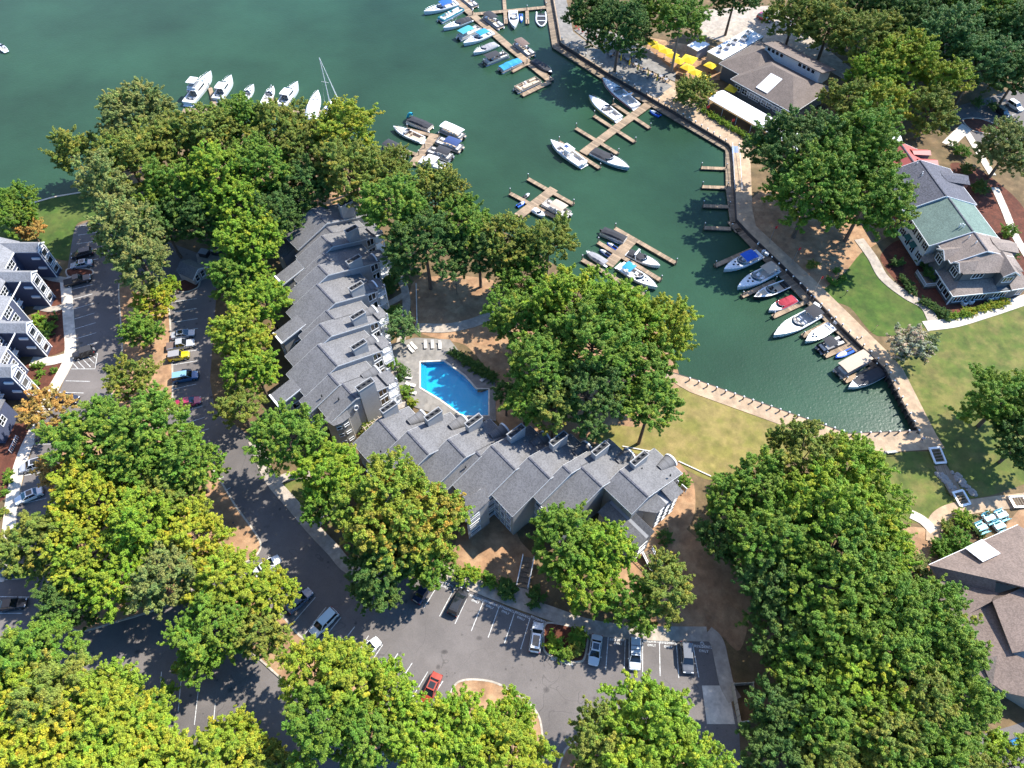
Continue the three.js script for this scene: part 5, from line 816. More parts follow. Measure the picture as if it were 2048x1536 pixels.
for (const [x, y, l] of [[1481, 397, 'white dock box on the grey dock, nearer the gangway'], [1482, 423, 'white dock box on the grey dock, farther from the gangway'], [1531, 505, 'white dock box beside the blue-topped cruiser'], [1635, 610, 'white dock box behind the large white cruiser'], [1676, 645, 'white dock box behind the white skiff'], [1537, 494, 'white dock box at the bend of the right dock']]) {
  const p = at(x, y, DOCK + .5), t = thing('dock_box', l, 'box', V3(p.x, DOCK, p.z), -.75, 'white dock boxes'); part(t, 'body', rbox(1.7, .55, .7, .06, 0, .28, 0), M.white); part(t, 'lid', rbox(1.76, .12, .76, .05, 0, .6, 0), M.flatWhite);
}
// ---------- boats ----------
function loft(rows, closeEnds = true) {  // rows of equal-length point lists
  const pos = [], idx = [], n = rows[0].length; rows.forEach(r => r.forEach(p => pos.push(p[0], p[1], p[2])));
  for (let i = 0; i + 1 < rows.length; i++) for (let j = 0; j + 1 < n; j++) { const a = i * n + j; idx.push(a, a + n, a + 1, a + 1, a + n, a + n + 1); }
  const g = new THREE.BufferGeometry(); g.setAttribute('position', new THREE.Float32BufferAttribute(pos, 3)); g.setIndex(idx); let q = g.toNonIndexed(); q.computeVertexNormals(); q.setAttribute('uv', new THREE.BufferAttribute(new Float32Array(q.attributes.position.count * 2), 2)); return q;
}
// hull along +z (bow), stern at -L/2, waterline y = 0
function hullShape(L, B, F, full = 2.2) {
  const w = t => B / 2 * (t < .5 ? .9 + .1 * Math.sin(t * PI) : Math.max(.015, 1 - Math.pow((t - .42) / .58, full))), sh = t => F * (.88 + .28 * t * t), N = 14, st = []; for (let i = 0; i <= N; i++) st.push(i / N); return { w, sh, st, z: t => -L / 2 + L * t };
}
function motor(b, z, y, m = M.black, n = 1, gap = .55) { for (let k = 0; k < n; k++) { const x = (k - (n - 1) / 2) * gap, e = part(b, 'outboard_motor', merge([rbox(.42, .55, .62, .14, x, y + .5, z - .25), box(.16, .9, .22, x, y - .1, z - .25)]), m); part(e, 'bracket', box(.3, .25, .3, x, y + .1, z + .05), M.metal); } }
function runabout(b, L, B, o) {
  const F = o.F ?? .55 + L * .05, H = hullShape(L, B, F, o.full ?? 2.2), { w, sh, st, z } = H, tc = o.tc ?? .56;
  part(b, 'hull', merge([loft(st.map(t => { const a = w(t), h = sh(t), zz = z(t); return [[-a * .97, h, zz], [-a, h * .75, zz], [-a * .86, .12, zz - (t > .9 ? L * .02 : 0)], [-a * .3, -.25, zz - (t > .8 ? L * .05 * (t - .8) * 5 : 0)], [a * .3, -.25, zz - (t > .8 ? L * .05 * (t - .8) * 5 : 0)], [a * .86, .12, zz - (t > .9 ? L * .02 : 0)], [a, h * .75, zz], [a * .97, h, zz]]; })), poly([[-1, 1], [1, 1], [.86, .14], [-.86, .14]].map(([x, k]) => V3(x * w(0) * .97, k === 1 ? sh(0) : .12, z(0))))]), o.hull ?? M.gel);
  if (o.stripe) part(b, 'hull_stripe', loft(st.map(t => [[-w(t) * 1.012, sh(t) * .62, z(t)], [-w(t) * 1.0, sh(t) * .38, z(t)]])), o.stripe), part(b, 'hull_stripe', loft(st.map(t => [[w(t) * 1.0, sh(t) * .38, z(t)], [w(t) * 1.012, sh(t) * .62, z(t)]])), o.stripe);
  const fd = st.filter(t => t > tc - .01); fd.unshift(tc); // crowned foredeck
  part(b, 'foredeck', merge([loft(fd.map(t => { const a = w(t) * .97, h = sh(t); return [[a, h, z(t)], [a * .5, h + .1 * Math.min(1, a), z(t)], [0, h + .14 * Math.min(1, a), z(t)], [-a * .5, h + .1 * Math.min(1, a), z(t)], [-a, h, z(t)]]; }))]), o.deck ?? M.gel);
  const cs = st.filter(t => t < tc); cs.push(tc); const fl = .28;
  for (const s of [-1, 1]) part(b, 'gunwale', loft(cs.map(t => { const a = w(t); return s < 0 ? [[-a * .8, sh(t) - .02, z(t)], [-a * .97, sh(t), z(t)]] : [[a * .97, sh(t), z(t)], [a * .8, sh(t) - .02, z(t)]]; })), o.deck ?? M.gel);
  if (!o.cover) {
    part(b, 'cockpit', merge([loft(cs.map(t => { const a = w(t) * .8; return [[a, sh(t) - .02, z(t)], [a * .96, fl, z(t)], [-a * .96, fl, z(t)], [-a, sh(t) - .02, z(t)]]; })), poly([V3(-w(tc) * .8, fl, z(tc) - .01), V3(w(tc) * .8, fl, z(tc) - .01), V3(w(tc) * .8, sh(tc), z(tc) - .01), V3(-w(tc) * .8, sh(tc), z(tc) - .01)])]), o.sole ?? M.creamVinyl);
    const sw = w(.2) * .8, sm_ = o.seat ?? M.white; part(b, 'stern_bench', rbox(sw * 1.8, .45, L * .07, .1, 0, fl + .22, z(.09)), sm_); part(b, 'engine_hatch', rbox(sw * 1.7, .3, L * .06, .08, 0, sh(0) - .12, z(.025)), sm_);
    for (const s of [-1, 1]) { const c = part(b, 'helm_seat', rbox(sw * .55, .4, L * .06, .1, s * sw * .5, fl + .3, z(tc - .14)), sm_); part(c, 'seat_back', rbox(sw * .55, .5, .12, .05, s * sw * .5, fl + .6, z(tc - .17)), sm_); }
    part(b, 'dashboard', rbox(w(tc) * 1.5, .3, L * .03, .06, 0, sh(tc) - .02, z(tc - .02)), M.greyVinyl);
  } else { // fitted canvas cover with ridges
    const r = rng(Math.round(L * 97)), n = 12, rows = []; for (let i = 0; i <= n; i++) { const t = tc * i / n, a = w(t) * .99, h = sh(t), hump = .18 + .32 * Math.sin(PI * Math.min(1, i / n * 1.1)) + (r() - .5) * .1; rows.push([[a, h + .01, z(t)], [a * .7, h + hump * .8 + (r() - .5) * .08, z(t)], [0, h + hump + (r() - .5) * .06, z(t)], [-a * .7, h + hump * .8 + (r() - .5) * .08, z(t)], [-a, h + .01, z(t)]]); } part(b, 'boat_cover', loft(rows), o.cover);
  }
  if (o.glass !== false && !o.flatCover) { const a = w(tc) * .88, zz = z(tc), g = [], pts2 = []; for (let i = 0; i <= 8; i++) { const k = i / 8 * 2 - 1; pts2.push([k * a, zz + (1 - k * k) * L * .06 - Math.abs(k) ** 3 * L * .05]); } const rows = [pts2.map(([x, q]) => [x, sh(tc) + .02, q + .12]), pts2.map(([x, q]) => [x * .93, sh(tc) + .52, q - .28])]; const m = part(b, 'windshield', loft([rows[0].slice(), rows[1].slice()]), glass); part(m, 'windshield_frame', merge(pts2.slice(0, -1).map((p, i) => rod(V3(rows[1][i][0], rows[1][i][1], rows[1][i][2]), V3(rows[1][i + 1][0], rows[1][i + 1][1], rows[1][i + 1][2]), .03, 5))), M.metal); }
  if (o.hatch) for (const [x, t] of [[0, .74], [-.5, .66], [.5, .66]]) part(b, 'deck_hatch', rbox(.42, .05, .5, .02, x * w(t) * .7, sh(t) + .14, z(t)), glass);
  if (o.bow) { part(b, 'bow_well', flatWell(w, z, sh, tc), o.sole ?? M.tanVinyl); }
  if (o.arch) part(b, 'radar_arch', merge([rod(V3(-w(.3) * .95, sh(.3), z(.3)), V3(-w(.3) * .8, sh(.3) + 1.1, z(.26)), .1, 6), rod(V3(w(.3) * .95, sh(.3), z(.3)), V3(w(.3) * .8, sh(.3) + 1.1, z(.26)), .1, 6), box(w(.3) * 1.7, .12, .45, 0, sh(.3) + 1.12, z(.26))]), M.white);
  if (o.bimini) { const t0 = o.bt?.[0] ?? .18, t1 = o.bt?.[1] ?? .5, a = w(.35) * .85, hh = sh(.3) + (o.bh ?? 1.25), rows = []; for (let i = 0; i <= 4; i++) { const q = z(t0 + (t1 - t0) * i / 4), y = hh - .12 * (Math.abs(i - 2) / 2) ** 2; rows.push([[a, y - .14, q], [a * .6, y, q], [0, y + .04, q], [-a * .6, y, q], [-a, y - .14, q]]); } const c = part(b, 'bimini_top', loft(rows), o.bimini); part(c, 'bimini_frame', merge([-1, 1].flatMap(s => [t0, t1].map(t => rod(V3(s * w((t0 + t1) / 2) * .9, sh(.3), z((t0 + t1) / 2)), V3(s * a, hh - .24, z(t)), .025, 5)))), M.metal); }
  part(b, 'swim_platform', rbox(w(0) * 1.6, .1, .7, .04, 0, .3, z(0) - .33), M.gel);
  part(b, 'bow_rail', merge([-1, 1].flatMap(s => [.62, .7, .78, .86, .93].map((t, i, arr) => { const p = V3(s * w(t) * .9, sh(t) + .4, z(t)); return i < 4 ? [rod(p, V3(s * w(arr[i + 1]) * .9, sh(arr[i + 1]) + .4, z(arr[i + 1])), .022, 4), rod(V3(s * w(t) * .9, sh(t), z(t)), p, .02, 4)] : [rod(V3(s * w(t) * .9, sh(t), z(t)), p, .02, 4)]; }).flat())), M.metal);
  if (o.motor) motor(b, z(0) - .1, sh(0) - .35, o.motorM ?? M.black, o.motor);
}
function flatWell(w, z, sh, tc) { const c = []; for (let i = 0; i <= 6; i++) { const t = tc + .08 + (.93 - tc - .08) * i / 6; c.push([t]); } return loft(c.map(([t]) => { const a = w(t) * .62; return [[a, sh(t) + .13, z(t)], [a * .9, sh(t) + .16, z(t)], [-a * .9, sh(t) + .16, z(t)], [-a, sh(t) + .13, z(t)]]; })); }
function pontoon(b, L, B, o) {
  for (const s of [-1, 1]) { const g = new THREE.CapsuleGeometry(.33, L - .9, 4, 10); g.rotateX(PI / 2); g.translate(s * B * .36, .05, 0); part(b, 'pontoon_tube', g, M.metal); }
  part(b, 'deck', rbox(B, .12, L * .94, .04, 0, .48, -.1), o.deck ?? M.tanVinyl); const f = o.fence ?? M.greyVinyl, y0 = .54, fh = .62;
  for (const s of [-1, 1]) part(b, 'side_panel', rbox(.07, fh, L * .86, .03, s * (B / 2 - .06), y0 + fh / 2, 0), f); part(b, 'front_panel', rbox(B - .2, fh, .07, .03, 0, y0 + fh / 2, L * .43), f); part(b, 'stern_panel', rbox(B - .2, fh, .07, .03, 0, y0 + fh / 2, -L * .43), f);
  if (o.cover) { const r = rng(Math.round(L * 53)), rows = []; for (let i = 0; i <= 10; i++) { const q = -L * .44 + L * .88 * i / 10, k = .25 + .35 * Math.sin(PI * i / 10) + (r() - .5) * .14, a = B / 2 * (i > 8 ? .96 : 1); rows.push([[a, y0 + fh, q], [a * .75, y0 + fh + k * .7 + (r() - .5) * .1, q], [0, y0 + fh + k, q], [-a * .75, y0 + fh + k * .7 + (r() - .5) * .1, q], [-a, y0 + fh, q]]); } part(b, 'mooring_cover', loft(rows), o.cover); }
  else {
    const s = o.seat ?? M.creamVinyl; part(b, 'bow_couch', rbox(.65, .5, L * .26, .1, -B / 2 + .5, y0 + .26, L * .26), s); part(b, 'bow_couch', rbox(.65, .5, L * .26, .1, B / 2 - .5, y0 + .26, L * .26), s); part(b, 'stern_couch', rbox(B - .5, .5, .7, .1, 0, y0 + .26, -L * .34), s); part(b, 'helm', rbox(.6, .8, .5, .08, B / 2 - .5, y0 + .4, -L * .02), M.white);
    const hs = part(b, 'helm_seat', rbox(.6, .5, .6, .1, B / 2 - .6, y0 + .4, -L * .12), s); part(hs, 'seat_back', rbox(.6, .5, .12, .05, B / 2 - .6, y0 + .8, -L * .16), s); part(b, 'table', cyl(.35, .35, .06, 10, -.3, y0 + .55, -L * .16), M.white);
  }
  if (o.canopy) { const z0 = o.cz?.[0] ?? -.4, z1 = o.cz?.[1] ?? .1, y = y0 + 1.85, rows = []; for (let i = 0; i <= 5; i++) { const q = L * (z0 + (z1 - z0) * i / 5), d = .1 * ((i - 2.5) / 2.5) ** 2; rows.push([[B * .52, y - d - .12, q], [B * .3, y - d + .02, q], [0, y - d + .06, q], [-B * .3, y - d + .02, q], [-B * .52, y - d - .12, q]]); } const c = part(b, 'canopy', loft(rows), o.canopy); part(c, 'canopy_frame', merge([-1, 1].flatMap(s => [z0, z1].map(k => rod(V3(s * B * .48, y0 + fh, L * (z0 + z1) / 2), V3(s * B * .5, y - .2, L * k), .025, 5)))), M.metal); }
  motor(b, -L * .47, .25, o.motorM ?? M.black);
  if (o.slide) part(b, 'slide', new THREE.TubeGeometry(new THREE.CatmullRomCurve3([V3(.6, 2.3, -L * .35), V3(.6, 2.2, -L * .45), V3(.7, 1.2, -L * .55), V3(.7, .3, -L * .6)]), 10, .35, 7), plain(.02, .4, .55, .4));
}
function jetski(b, L, B, o) {
  const w = t => B / 2 * (t < .5 ? .95 : Math.max(.05, 1 - ((t - .5) / .5) ** 2.2)), st = [0, .15, .3, .45, .6, .75, .88, 1], z = t => -L / 2 + L * t;
  part(b, 'hull', loft(st.map(t => { const a = w(t), h = .42 + .12 * t; return [[-a * .2, h + .1, z(t)], [-a, h, z(t)], [-a * .8, -.1, z(t)], [a * .8, -.1, z(t)], [a, h, z(t)], [a * .2, h + .1, z(t)]]; })), o.hull ?? M.blueCanvas);
  part(b, 'hood', loft([.45, .6, .75, .9].map((t, i) => { const a = w(t) * .75, h = .5 + [.35, .4, .28, .1][i]; return [[a, .5, z(t)], [a * .5, h, z(t)], [-a * .5, h, z(t)], [-a, .5, z(t)]]; })), o.deck ?? M.white); part(b, 'seat', rbox(.36, .4, L * .42, .14, 0, .68, z(.28)), M.black);
  part(b, 'handlebar', merge([rod(V3(-.38, 1.02, z(.55)), V3(.38, 1.02, z(.55)), .03, 5), rod(V3(0, .8, z(.58)), V3(0, 1.02, z(.55)), .05, 5)]), M.black);
}
function yacht(b, L, B, o) {
  runabout(b, L, B, { F: 1.5, tc: .34, glass: false, hatch: true, full: 2.6, ...o }); const sh = 1.5;
  part(b, 'cabin', loft([.22, .3, .5, .62, .72].map((t, i) => { const a = B * [.4, .42, .4, .3, .12][i], h = [2.7, 2.8, 2.75, 2.2, 1.75][i], zz = -L / 2 + L * t; return [[a, sh, zz], [a * .92, h, zz], [-a * .92, h, zz], [-a, sh, zz]]; })), M.gel); for (const s of [-1, 1]) part(b, 'cabin_window', box(.05, .45, L * .24, s * B * .405, 2.15, -L * .08), glass);
  part(b, 'windscreen', poly([V3(-B * .32, 2.72, L * .01), V3(B * .32, 2.72, L * .01), V3(B * .24, 2.15, L * .12), V3(-B * .24, 2.15, L * .12)].map(p => p.add(V3(0, .06, .06)))), glass);
  if (o.fly) { part(b, 'flybridge', rbox(B * .72, .55, L * .26, .15, 0, 3.05, -L * .12), M.gel); part(b, 'flybridge_sole', rbox(B * .6, .1, L * .2, .03, 0, 3.36, -L * .12), M.greyVinyl); part(b, 'hardtop', rbox(B * .68, .1, L * .2, .05, 0, 4.6, -L * .14), M.gel); part(b, 'hardtop_post', merge([-1, 1].flatMap(s => [-.2, -.06].map(k => rod(V3(s * B * .3, 3.3, L * k), V3(s * B * .3, 4.6, L * k), .05, 5)))), M.white); }
}
function boat(type, bow, stern, label, o = {}, group = 'moored boats') {
  const h = WATER + .7, p = at(...bow, h), q = at(...stern, h), d = p.clone().sub(q), L = d.length(), B = o.beam ?? (type === 'pontoon' ? Math.min(2.7, L * .34) : type === 'jetski' ? 1.15 : Math.min(3.6, .9 + L * .22));
  const names = { runabout: 'motorboat', pontoon: 'pontoon_boat', jetski: 'jet_ski', yacht: 'yacht', sail: 'sailboat', console: 'fishing_boat', dinghy: 'dinghy' }, b = thing(names[type], label, type === 'jetski' ? 'jet ski' : 'boat', p.clone().add(q).multiplyScalar(.5).setY(WATER), Math.atan2(d.x, d.z), group);
  if (type === 'pontoon') pontoon(b, L, B, o); else if (type === 'jetski') jetski(b, L, B, o); else if (type === 'yacht') yacht(b, L, B, o);
  else if (type === 'dinghy') { const c = new THREE.CatmullRomCurve3([V3(-B / 2, .3, -L / 2), V3(-B / 2, .32, L * .2), V3(0, .42, L / 2), V3(B / 2, .32, L * .2), V3(B / 2, .3, -L / 2)]); part(b, 'tube', new THREE.TubeGeometry(c, 24, .24, 7), o.tube ?? M.white); part(b, 'floor', rbox(B * .9, .08, L * .85, .03, 0, .18, -.1), M.black); for (const k of [-.2, .12]) part(b, 'thwart', rbox(B * .9, .08, .3, .03, 0, .45, L * k), M.white); motor(b, -L / 2, .1); }
  else if (type === 'sail') { runabout(b, L, B, { F: 1, tc: .3, glass: false, full: 2, hatch: true }); part(b, 'cabin_top', rbox(B * .5, .4, L * .35, .12, 0, 1.2, L * .08), M.gel); const H = o.mast; part(b, 'mast', rod(V3(0, .8, L * .1), V3(0, H, L * .1), .12, 7, .09), M.white); part(b, 'spreader', rod(V3(-1, H * .55, L * .1), V3(1, H * .55, L * .1), .05, 5), M.white); part(b, 'furled_jib', rod(V3(0, 1.1, L * .47), V3(0, H * .98, L * .11), .14, 6, .07), M.white); part(b, 'boom', rod(V3(0, 2, L * .09), V3(0, 1.9, -L * .3), .1, 6), M.blueCanvas); for (const s of [-1, 1]) part(b, 'stay', rod(V3(s * B * .45, 1, L * .08), V3(0, H, L * .1), .03, 4), M.metal); }
  else if (type === 'console') { runabout(b, L, B, { tc: .72, glass: false, motor: 3, motorM: M.white, ...o }); part(b, 'console', rbox(B * .36, 1.1, L * .1, .1, 0, .95, -L * .02), M.white); const t = part(b, 't_top', rbox(B * .62, .1, L * .26, .05, 0, 2.5, -L * .03), M.white); part(t, 'solar_panel', box(B * .28, .02, L * .09, 0, 2.57, L * .02), M.navyCanvas); part(t, 't_top_legs', merge([-1, 1].flatMap(s => [-.1, .06].map(k => rod(V3(s * B * .2, .5, L * k), V3(s * B * .26, 2.48, L * k), .04, 5)))), M.metal); part(b, 'leaning_post', rbox(B * .4, .7, .5, .1, 0, .75, -L * .14), M.white); }
  else runabout(b, L, B, o);
  return b;
}
const PT = 'boats behind the lake point', DA = 'boats on the upper diagonal dock', DC = 'boats on the short dock near the point', BR_ = 'boats on the right bulkhead', BM = 'boats in the middle of the basin';
for (const [t, b, s, l, o, g] of [
  ['yacht', [424, 148], [376, 208], 'large white flybridge yacht, outermost behind the point trees', { fly: true }, PT],
  ['yacht', [465, 156], [434, 200], 'white cabin cruiser next to the flybridge yacht', {}, PT],
  ['runabout', [508, 171], [480, 208], 'small white boat, third from the flybridge yacht', { hatch: true, arch: true }, PT],
  ['runabout', [548, 174], [528, 208], 'white boat almost hidden behind the point trees', { hatch: true }, PT],
  ['yacht', [597, 169], [562, 212], 'white cruiser with rails left of the sailing boat', {}, PT],
  ['runabout', [637, 184], [620, 240], 'slim white boat with three dark hatches beside the sailing boat', { hatch: true, glass: false, cover: M.flatWhite }, PT],
  ['sail', [676, 196], [640, 245], 'white sailing boat with a tall bare mast', { mast: 15 }, PT],
  ['runabout', [848, 26], [914, 6], 'white motorboat with a blue bimini at the top edge', { bimini: M.blueCanvas, hatch: true }, DA],
  ['pontoon', [926, 16], [878, 42], 'pontoon boat with green trim beside the blue-topped motorboat', { fence: M.tealCanvas, deck: M.creamVinyl }, DA],
  ['runabout', [887, 58], [940, 38], 'white sports boat with a dark sunroof on the diagonal dock', { cover: M.blackCanvas, tc: .5, hatch: true }, DA],
  ['pontoon', [961, 54], [916, 77], 'pontoon boat with a pale teal canopy', { canopy: M.tealCanvas, deck: M.creamVinyl, fence: M.creamVinyl }, DA],
  ['runabout', [927, 89], [984, 64], 'white motorboat with a bright blue canvas top', { bimini: M.skyCanvas, hatch: true }, DA],
  ['runabout', [947, 107], [992, 88], 'white boat under a pale grey tented cover', { cover: M.greyCanvas, tc: .6 }, DA],
  ['pontoon', [1016, 107], [967, 126], 'pontoon boat with a black canopy below the grey-covered boat', { canopy: M.blackCanvas, deck: M.blackCanvas, fence: M.creamVinyl }, DA],
  ['pontoon', [1042, 122], [999, 141], 'pontoon boat under a bright blue cover', { cover: M.skyCanvas, fence: M.creamVinyl }, DA],
  ['pontoon', [1004, 56], [970, 31], 'pontoon boat with black canopy on the inner side of the diagonal dock', { canopy: M.blackCanvas, seat: M.white }, DA],
  ['pontoon', [952, 14], [926, -6], 'pontoon boat at the top edge behind the dock', { seat: M.white }, DA],
  ['runabout', [1029, 56], [1026, 22], 'small white motorboat moored bow down beside the cross walk', { bimini: null }, DA],
  ['jetski', [1043, 42], [1042, 26], 'blue jet ski between cross walk fingers', {}, DA],
  ['dinghy', [1083, 51], [1082, 22], 'black inflatable with white tubes beside the boardwalk', {}, DA],
  ['pontoon', [1066, 112], [1032, 84], 'pontoon boat with a brown canopy', { canopy: M.brownCanvas, seat: M.white }, DA],
  ['runabout', [1104, 147], [1066, 121], 'runabout under a black cover at the dock end', { cover: M.blackCanvas, tc: .88, flatCover: true, hull: M.black }, DA],
  ['pontoon', [1080, 158], [1030, 181], 'open tan pontoon boat at the outer dock finger', { deck: M.tanVinyl, fence: M.tanVinyl, seat: M.tanVinyl }, DA],
  ['runabout', [1205, 160], [1272, 214], 'long white cruiser with a red hull stripe along the boardwalk', { stripe: M.redCanvas, arch: true }, BM],
  ['runabout', [1178, 194], [1237, 238], 'white and yellow speedboat at the wooden dock', { stripe: M.yellowCanvas, tc: .45 }, BM],
  ['console', [1101, 283], [1166, 329], 'white centre console fishing boat with three outboards', {}, BM],
  ['runabout', [1258, 338], [1185, 302], 'white and pale blue speedboat with black covers', { cover: M.blackCanvas, tc: .5, stripe: M.tealCanvas }, BM],
  ['jetski', [1300, 219], [1321, 230], 'blue and white jet ski beside the boardwalk', { beam: 1.4 }, BM],
  ['pontoon', [864, 258], [816, 238], 'pontoon boat with black cover and turquoise slide', { cover: M.blackCanvas, slide: true, fence: M.creamVinyl }, DC],
  ['runabout', [787, 255], [845, 280], 'beige deck boat opposite the slide pontoon', { sole: M.tanVinyl, bow: true, seat: M.tanVinyl }, DC],
  ['pontoon', [882, 255], [928, 276], 'pontoon boat under a white canopy', { canopy: M.flatWhite, cz: [-.42, .42] }, DC],
  ['pontoon', [872, 279], [925, 299], 'pontoon boat with a navy canopy', { canopy: M.navyCanvas, seat: M.white }, DC],
  ['pontoon', [855, 298], [905, 317], 'pontoon boat with a black canopy below the navy one', { canopy: M.blackCanvas, deck: M.greyVinyl }, DC],
  ['pontoon', [838, 319], [900, 339], 'white pontoon boat nearest the shore trees', { canopy: M.flatWhite, cz: [-.1, .25], seat: M.white, deck: M.creamVinyl, fence: M.white }, DC],
  ['pontoon', [767, 290], [816, 314], 'pontoon boat with black canopy on the tree side', { canopy: M.blackCanvas, cz: [-.4, .4] }, DC],
  ['pontoon', [1086, 403], [1140, 433], 'tan deck boat with a beige canopy at the jet ski dock', { canopy: M.tanCanvas, fence: M.creamVinyl, deck: M.creamVinyl, cz: [-.3, .15] }, BM],
  ['jetski', [1060, 385], [1046, 395], 'black and blue jet ski on the small dock, outer one', { hull: M.black }, BM],
  ['jetski', [1050, 402], [1034, 411], 'blue jet ski on the small dock, inner one', {}, BM],
  ['runabout', [1090, 432], [1066, 418], 'little white boat behind the tan deck boat', { cover: M.flatWhite }, BM],
  ['runabout', [1029, 466], [1056, 488], 'white boat glimpsed through the dusky trees', { cover: M.blackCanvas }, BM],
  ['pontoon', [1254, 483], [1202, 461], 'pontoon boat under a charcoal cover at the four-boat dock', { cover: M.blackCanvas, fence: M.creamVinyl }, BM],
  ['jetski', [1214, 484], [1236, 497], 'blue and white jet ski at the four-boat dock, upper one', {}, BM],
  ['jetski', [1199, 497], [1222, 511], 'blue and black jet ski at the four-boat dock, lower one', { hull: M.navyCanvas }, BM],
  ['runabout', [1172, 503], [1212, 526], 'motorboat under a pale grey cover', { cover: M.greyCanvas, tc: .85, flatCover: true }, BM],
  ['runabout', [1320, 533], [1257, 505], 'white motorboat with a black cockpit cover', { cover: M.blackCanvas, tc: .52, arch: true }, BM],
  ['runabout', [1314, 577], [1240, 531], 'white cruiser with blue canvas at the four-boat dock', { bimini: M.skyCanvas, bt: [.12, .34], hatch: true, arch: true }, BM],
  ['runabout', [1447, 541], [1520, 508], 'white cruiser with a royal blue bimini', { bimini: M.blueCanvas, hatch: true }, BR_],
  ['runabout', [1474, 577], [1552, 536], 'white cruiser with beige canvas', { bimini: M.tanCanvas, bt: [.05, .34], hatch: true }, BR_],
  ['runabout', [1507, 596], [1574, 568], 'black and tan open bowrider', { hull: M.black, bow: true, sole: M.tanVinyl, seat: M.black }, BR_],
  ['runabout', [1537, 622], [1589, 597], 'white runabout with a dark red cover', { cover: M.redCanvas, tc: .62 }, BR_],
  ['runabout', [1546, 673], [1634, 625], 'largest white cruiser on the right bulkhead with a black top', { bimini: M.blackCanvas, bt: [.0, .24], tc: .5 }, BR_],
  ['runabout', [1610, 684], [1664, 652], 'slim white skiff without a cover', { tc: .2, glass: false, hatch: true }, BR_],
  ['pontoon', [1688, 678], [1636, 700], 'black pontoon boat beside the skiff', { canopy: M.blackCanvas, deck: M.greyVinyl, fence: M.black, cz: [-.3, .05] }, BR_],
  ['jetski', [1671, 714], [1708, 696], 'blue water scooter boat between the two fingers', { beam: 1.5 }, BR_],
  ['pontoon', [1736, 714], [1674, 748], 'pontoon boat with a broad tan canopy', { canopy: M.tanCanvas, cz: [-.4, .42] }, BR_],
  ['runabout', [1696, 776], [1765, 742], 'runabout with a black cover nearest the basin corner', { cover: M.blackCanvas, tc: .8, flatCover: true }, BR_],
  ['runabout', [-4, 88], [10, 100], 'white boat cut off by the left edge of the lake', { hatch: true }, 'boat far out'],
]) boat(t, b, s, l, o, g);
// ---------- cars ----------
const paints = {}; function carPaint(r, g, b) { const k = [r, g, b].join(); return paints[k] ??= new THREE.MeshPhysicalMaterial({ color: new THREE.Color().setRGB(r, g, b), roughness: .35, metalness: .15, clearcoat: 1, clearcoatRoughness: .06 }); }
const headlight = plain(.7, .72, .74, .15), taillight = plain(.35, .01, .01, .25);
function section(w, y0, y1, z, r = .16) { return [[w, y0, z], [w, y0 + (y1 - y0) * .55, z], [w - .05, y1 - r * .4, z], [w - r, y1, z], [0, y1 + .025, z], [-(w - r), y1, z], [-(w - .05), y1 - r * .4, z], [-w, y0 + (y1 - y0) * .55, z], [-w, y0, z]]; }
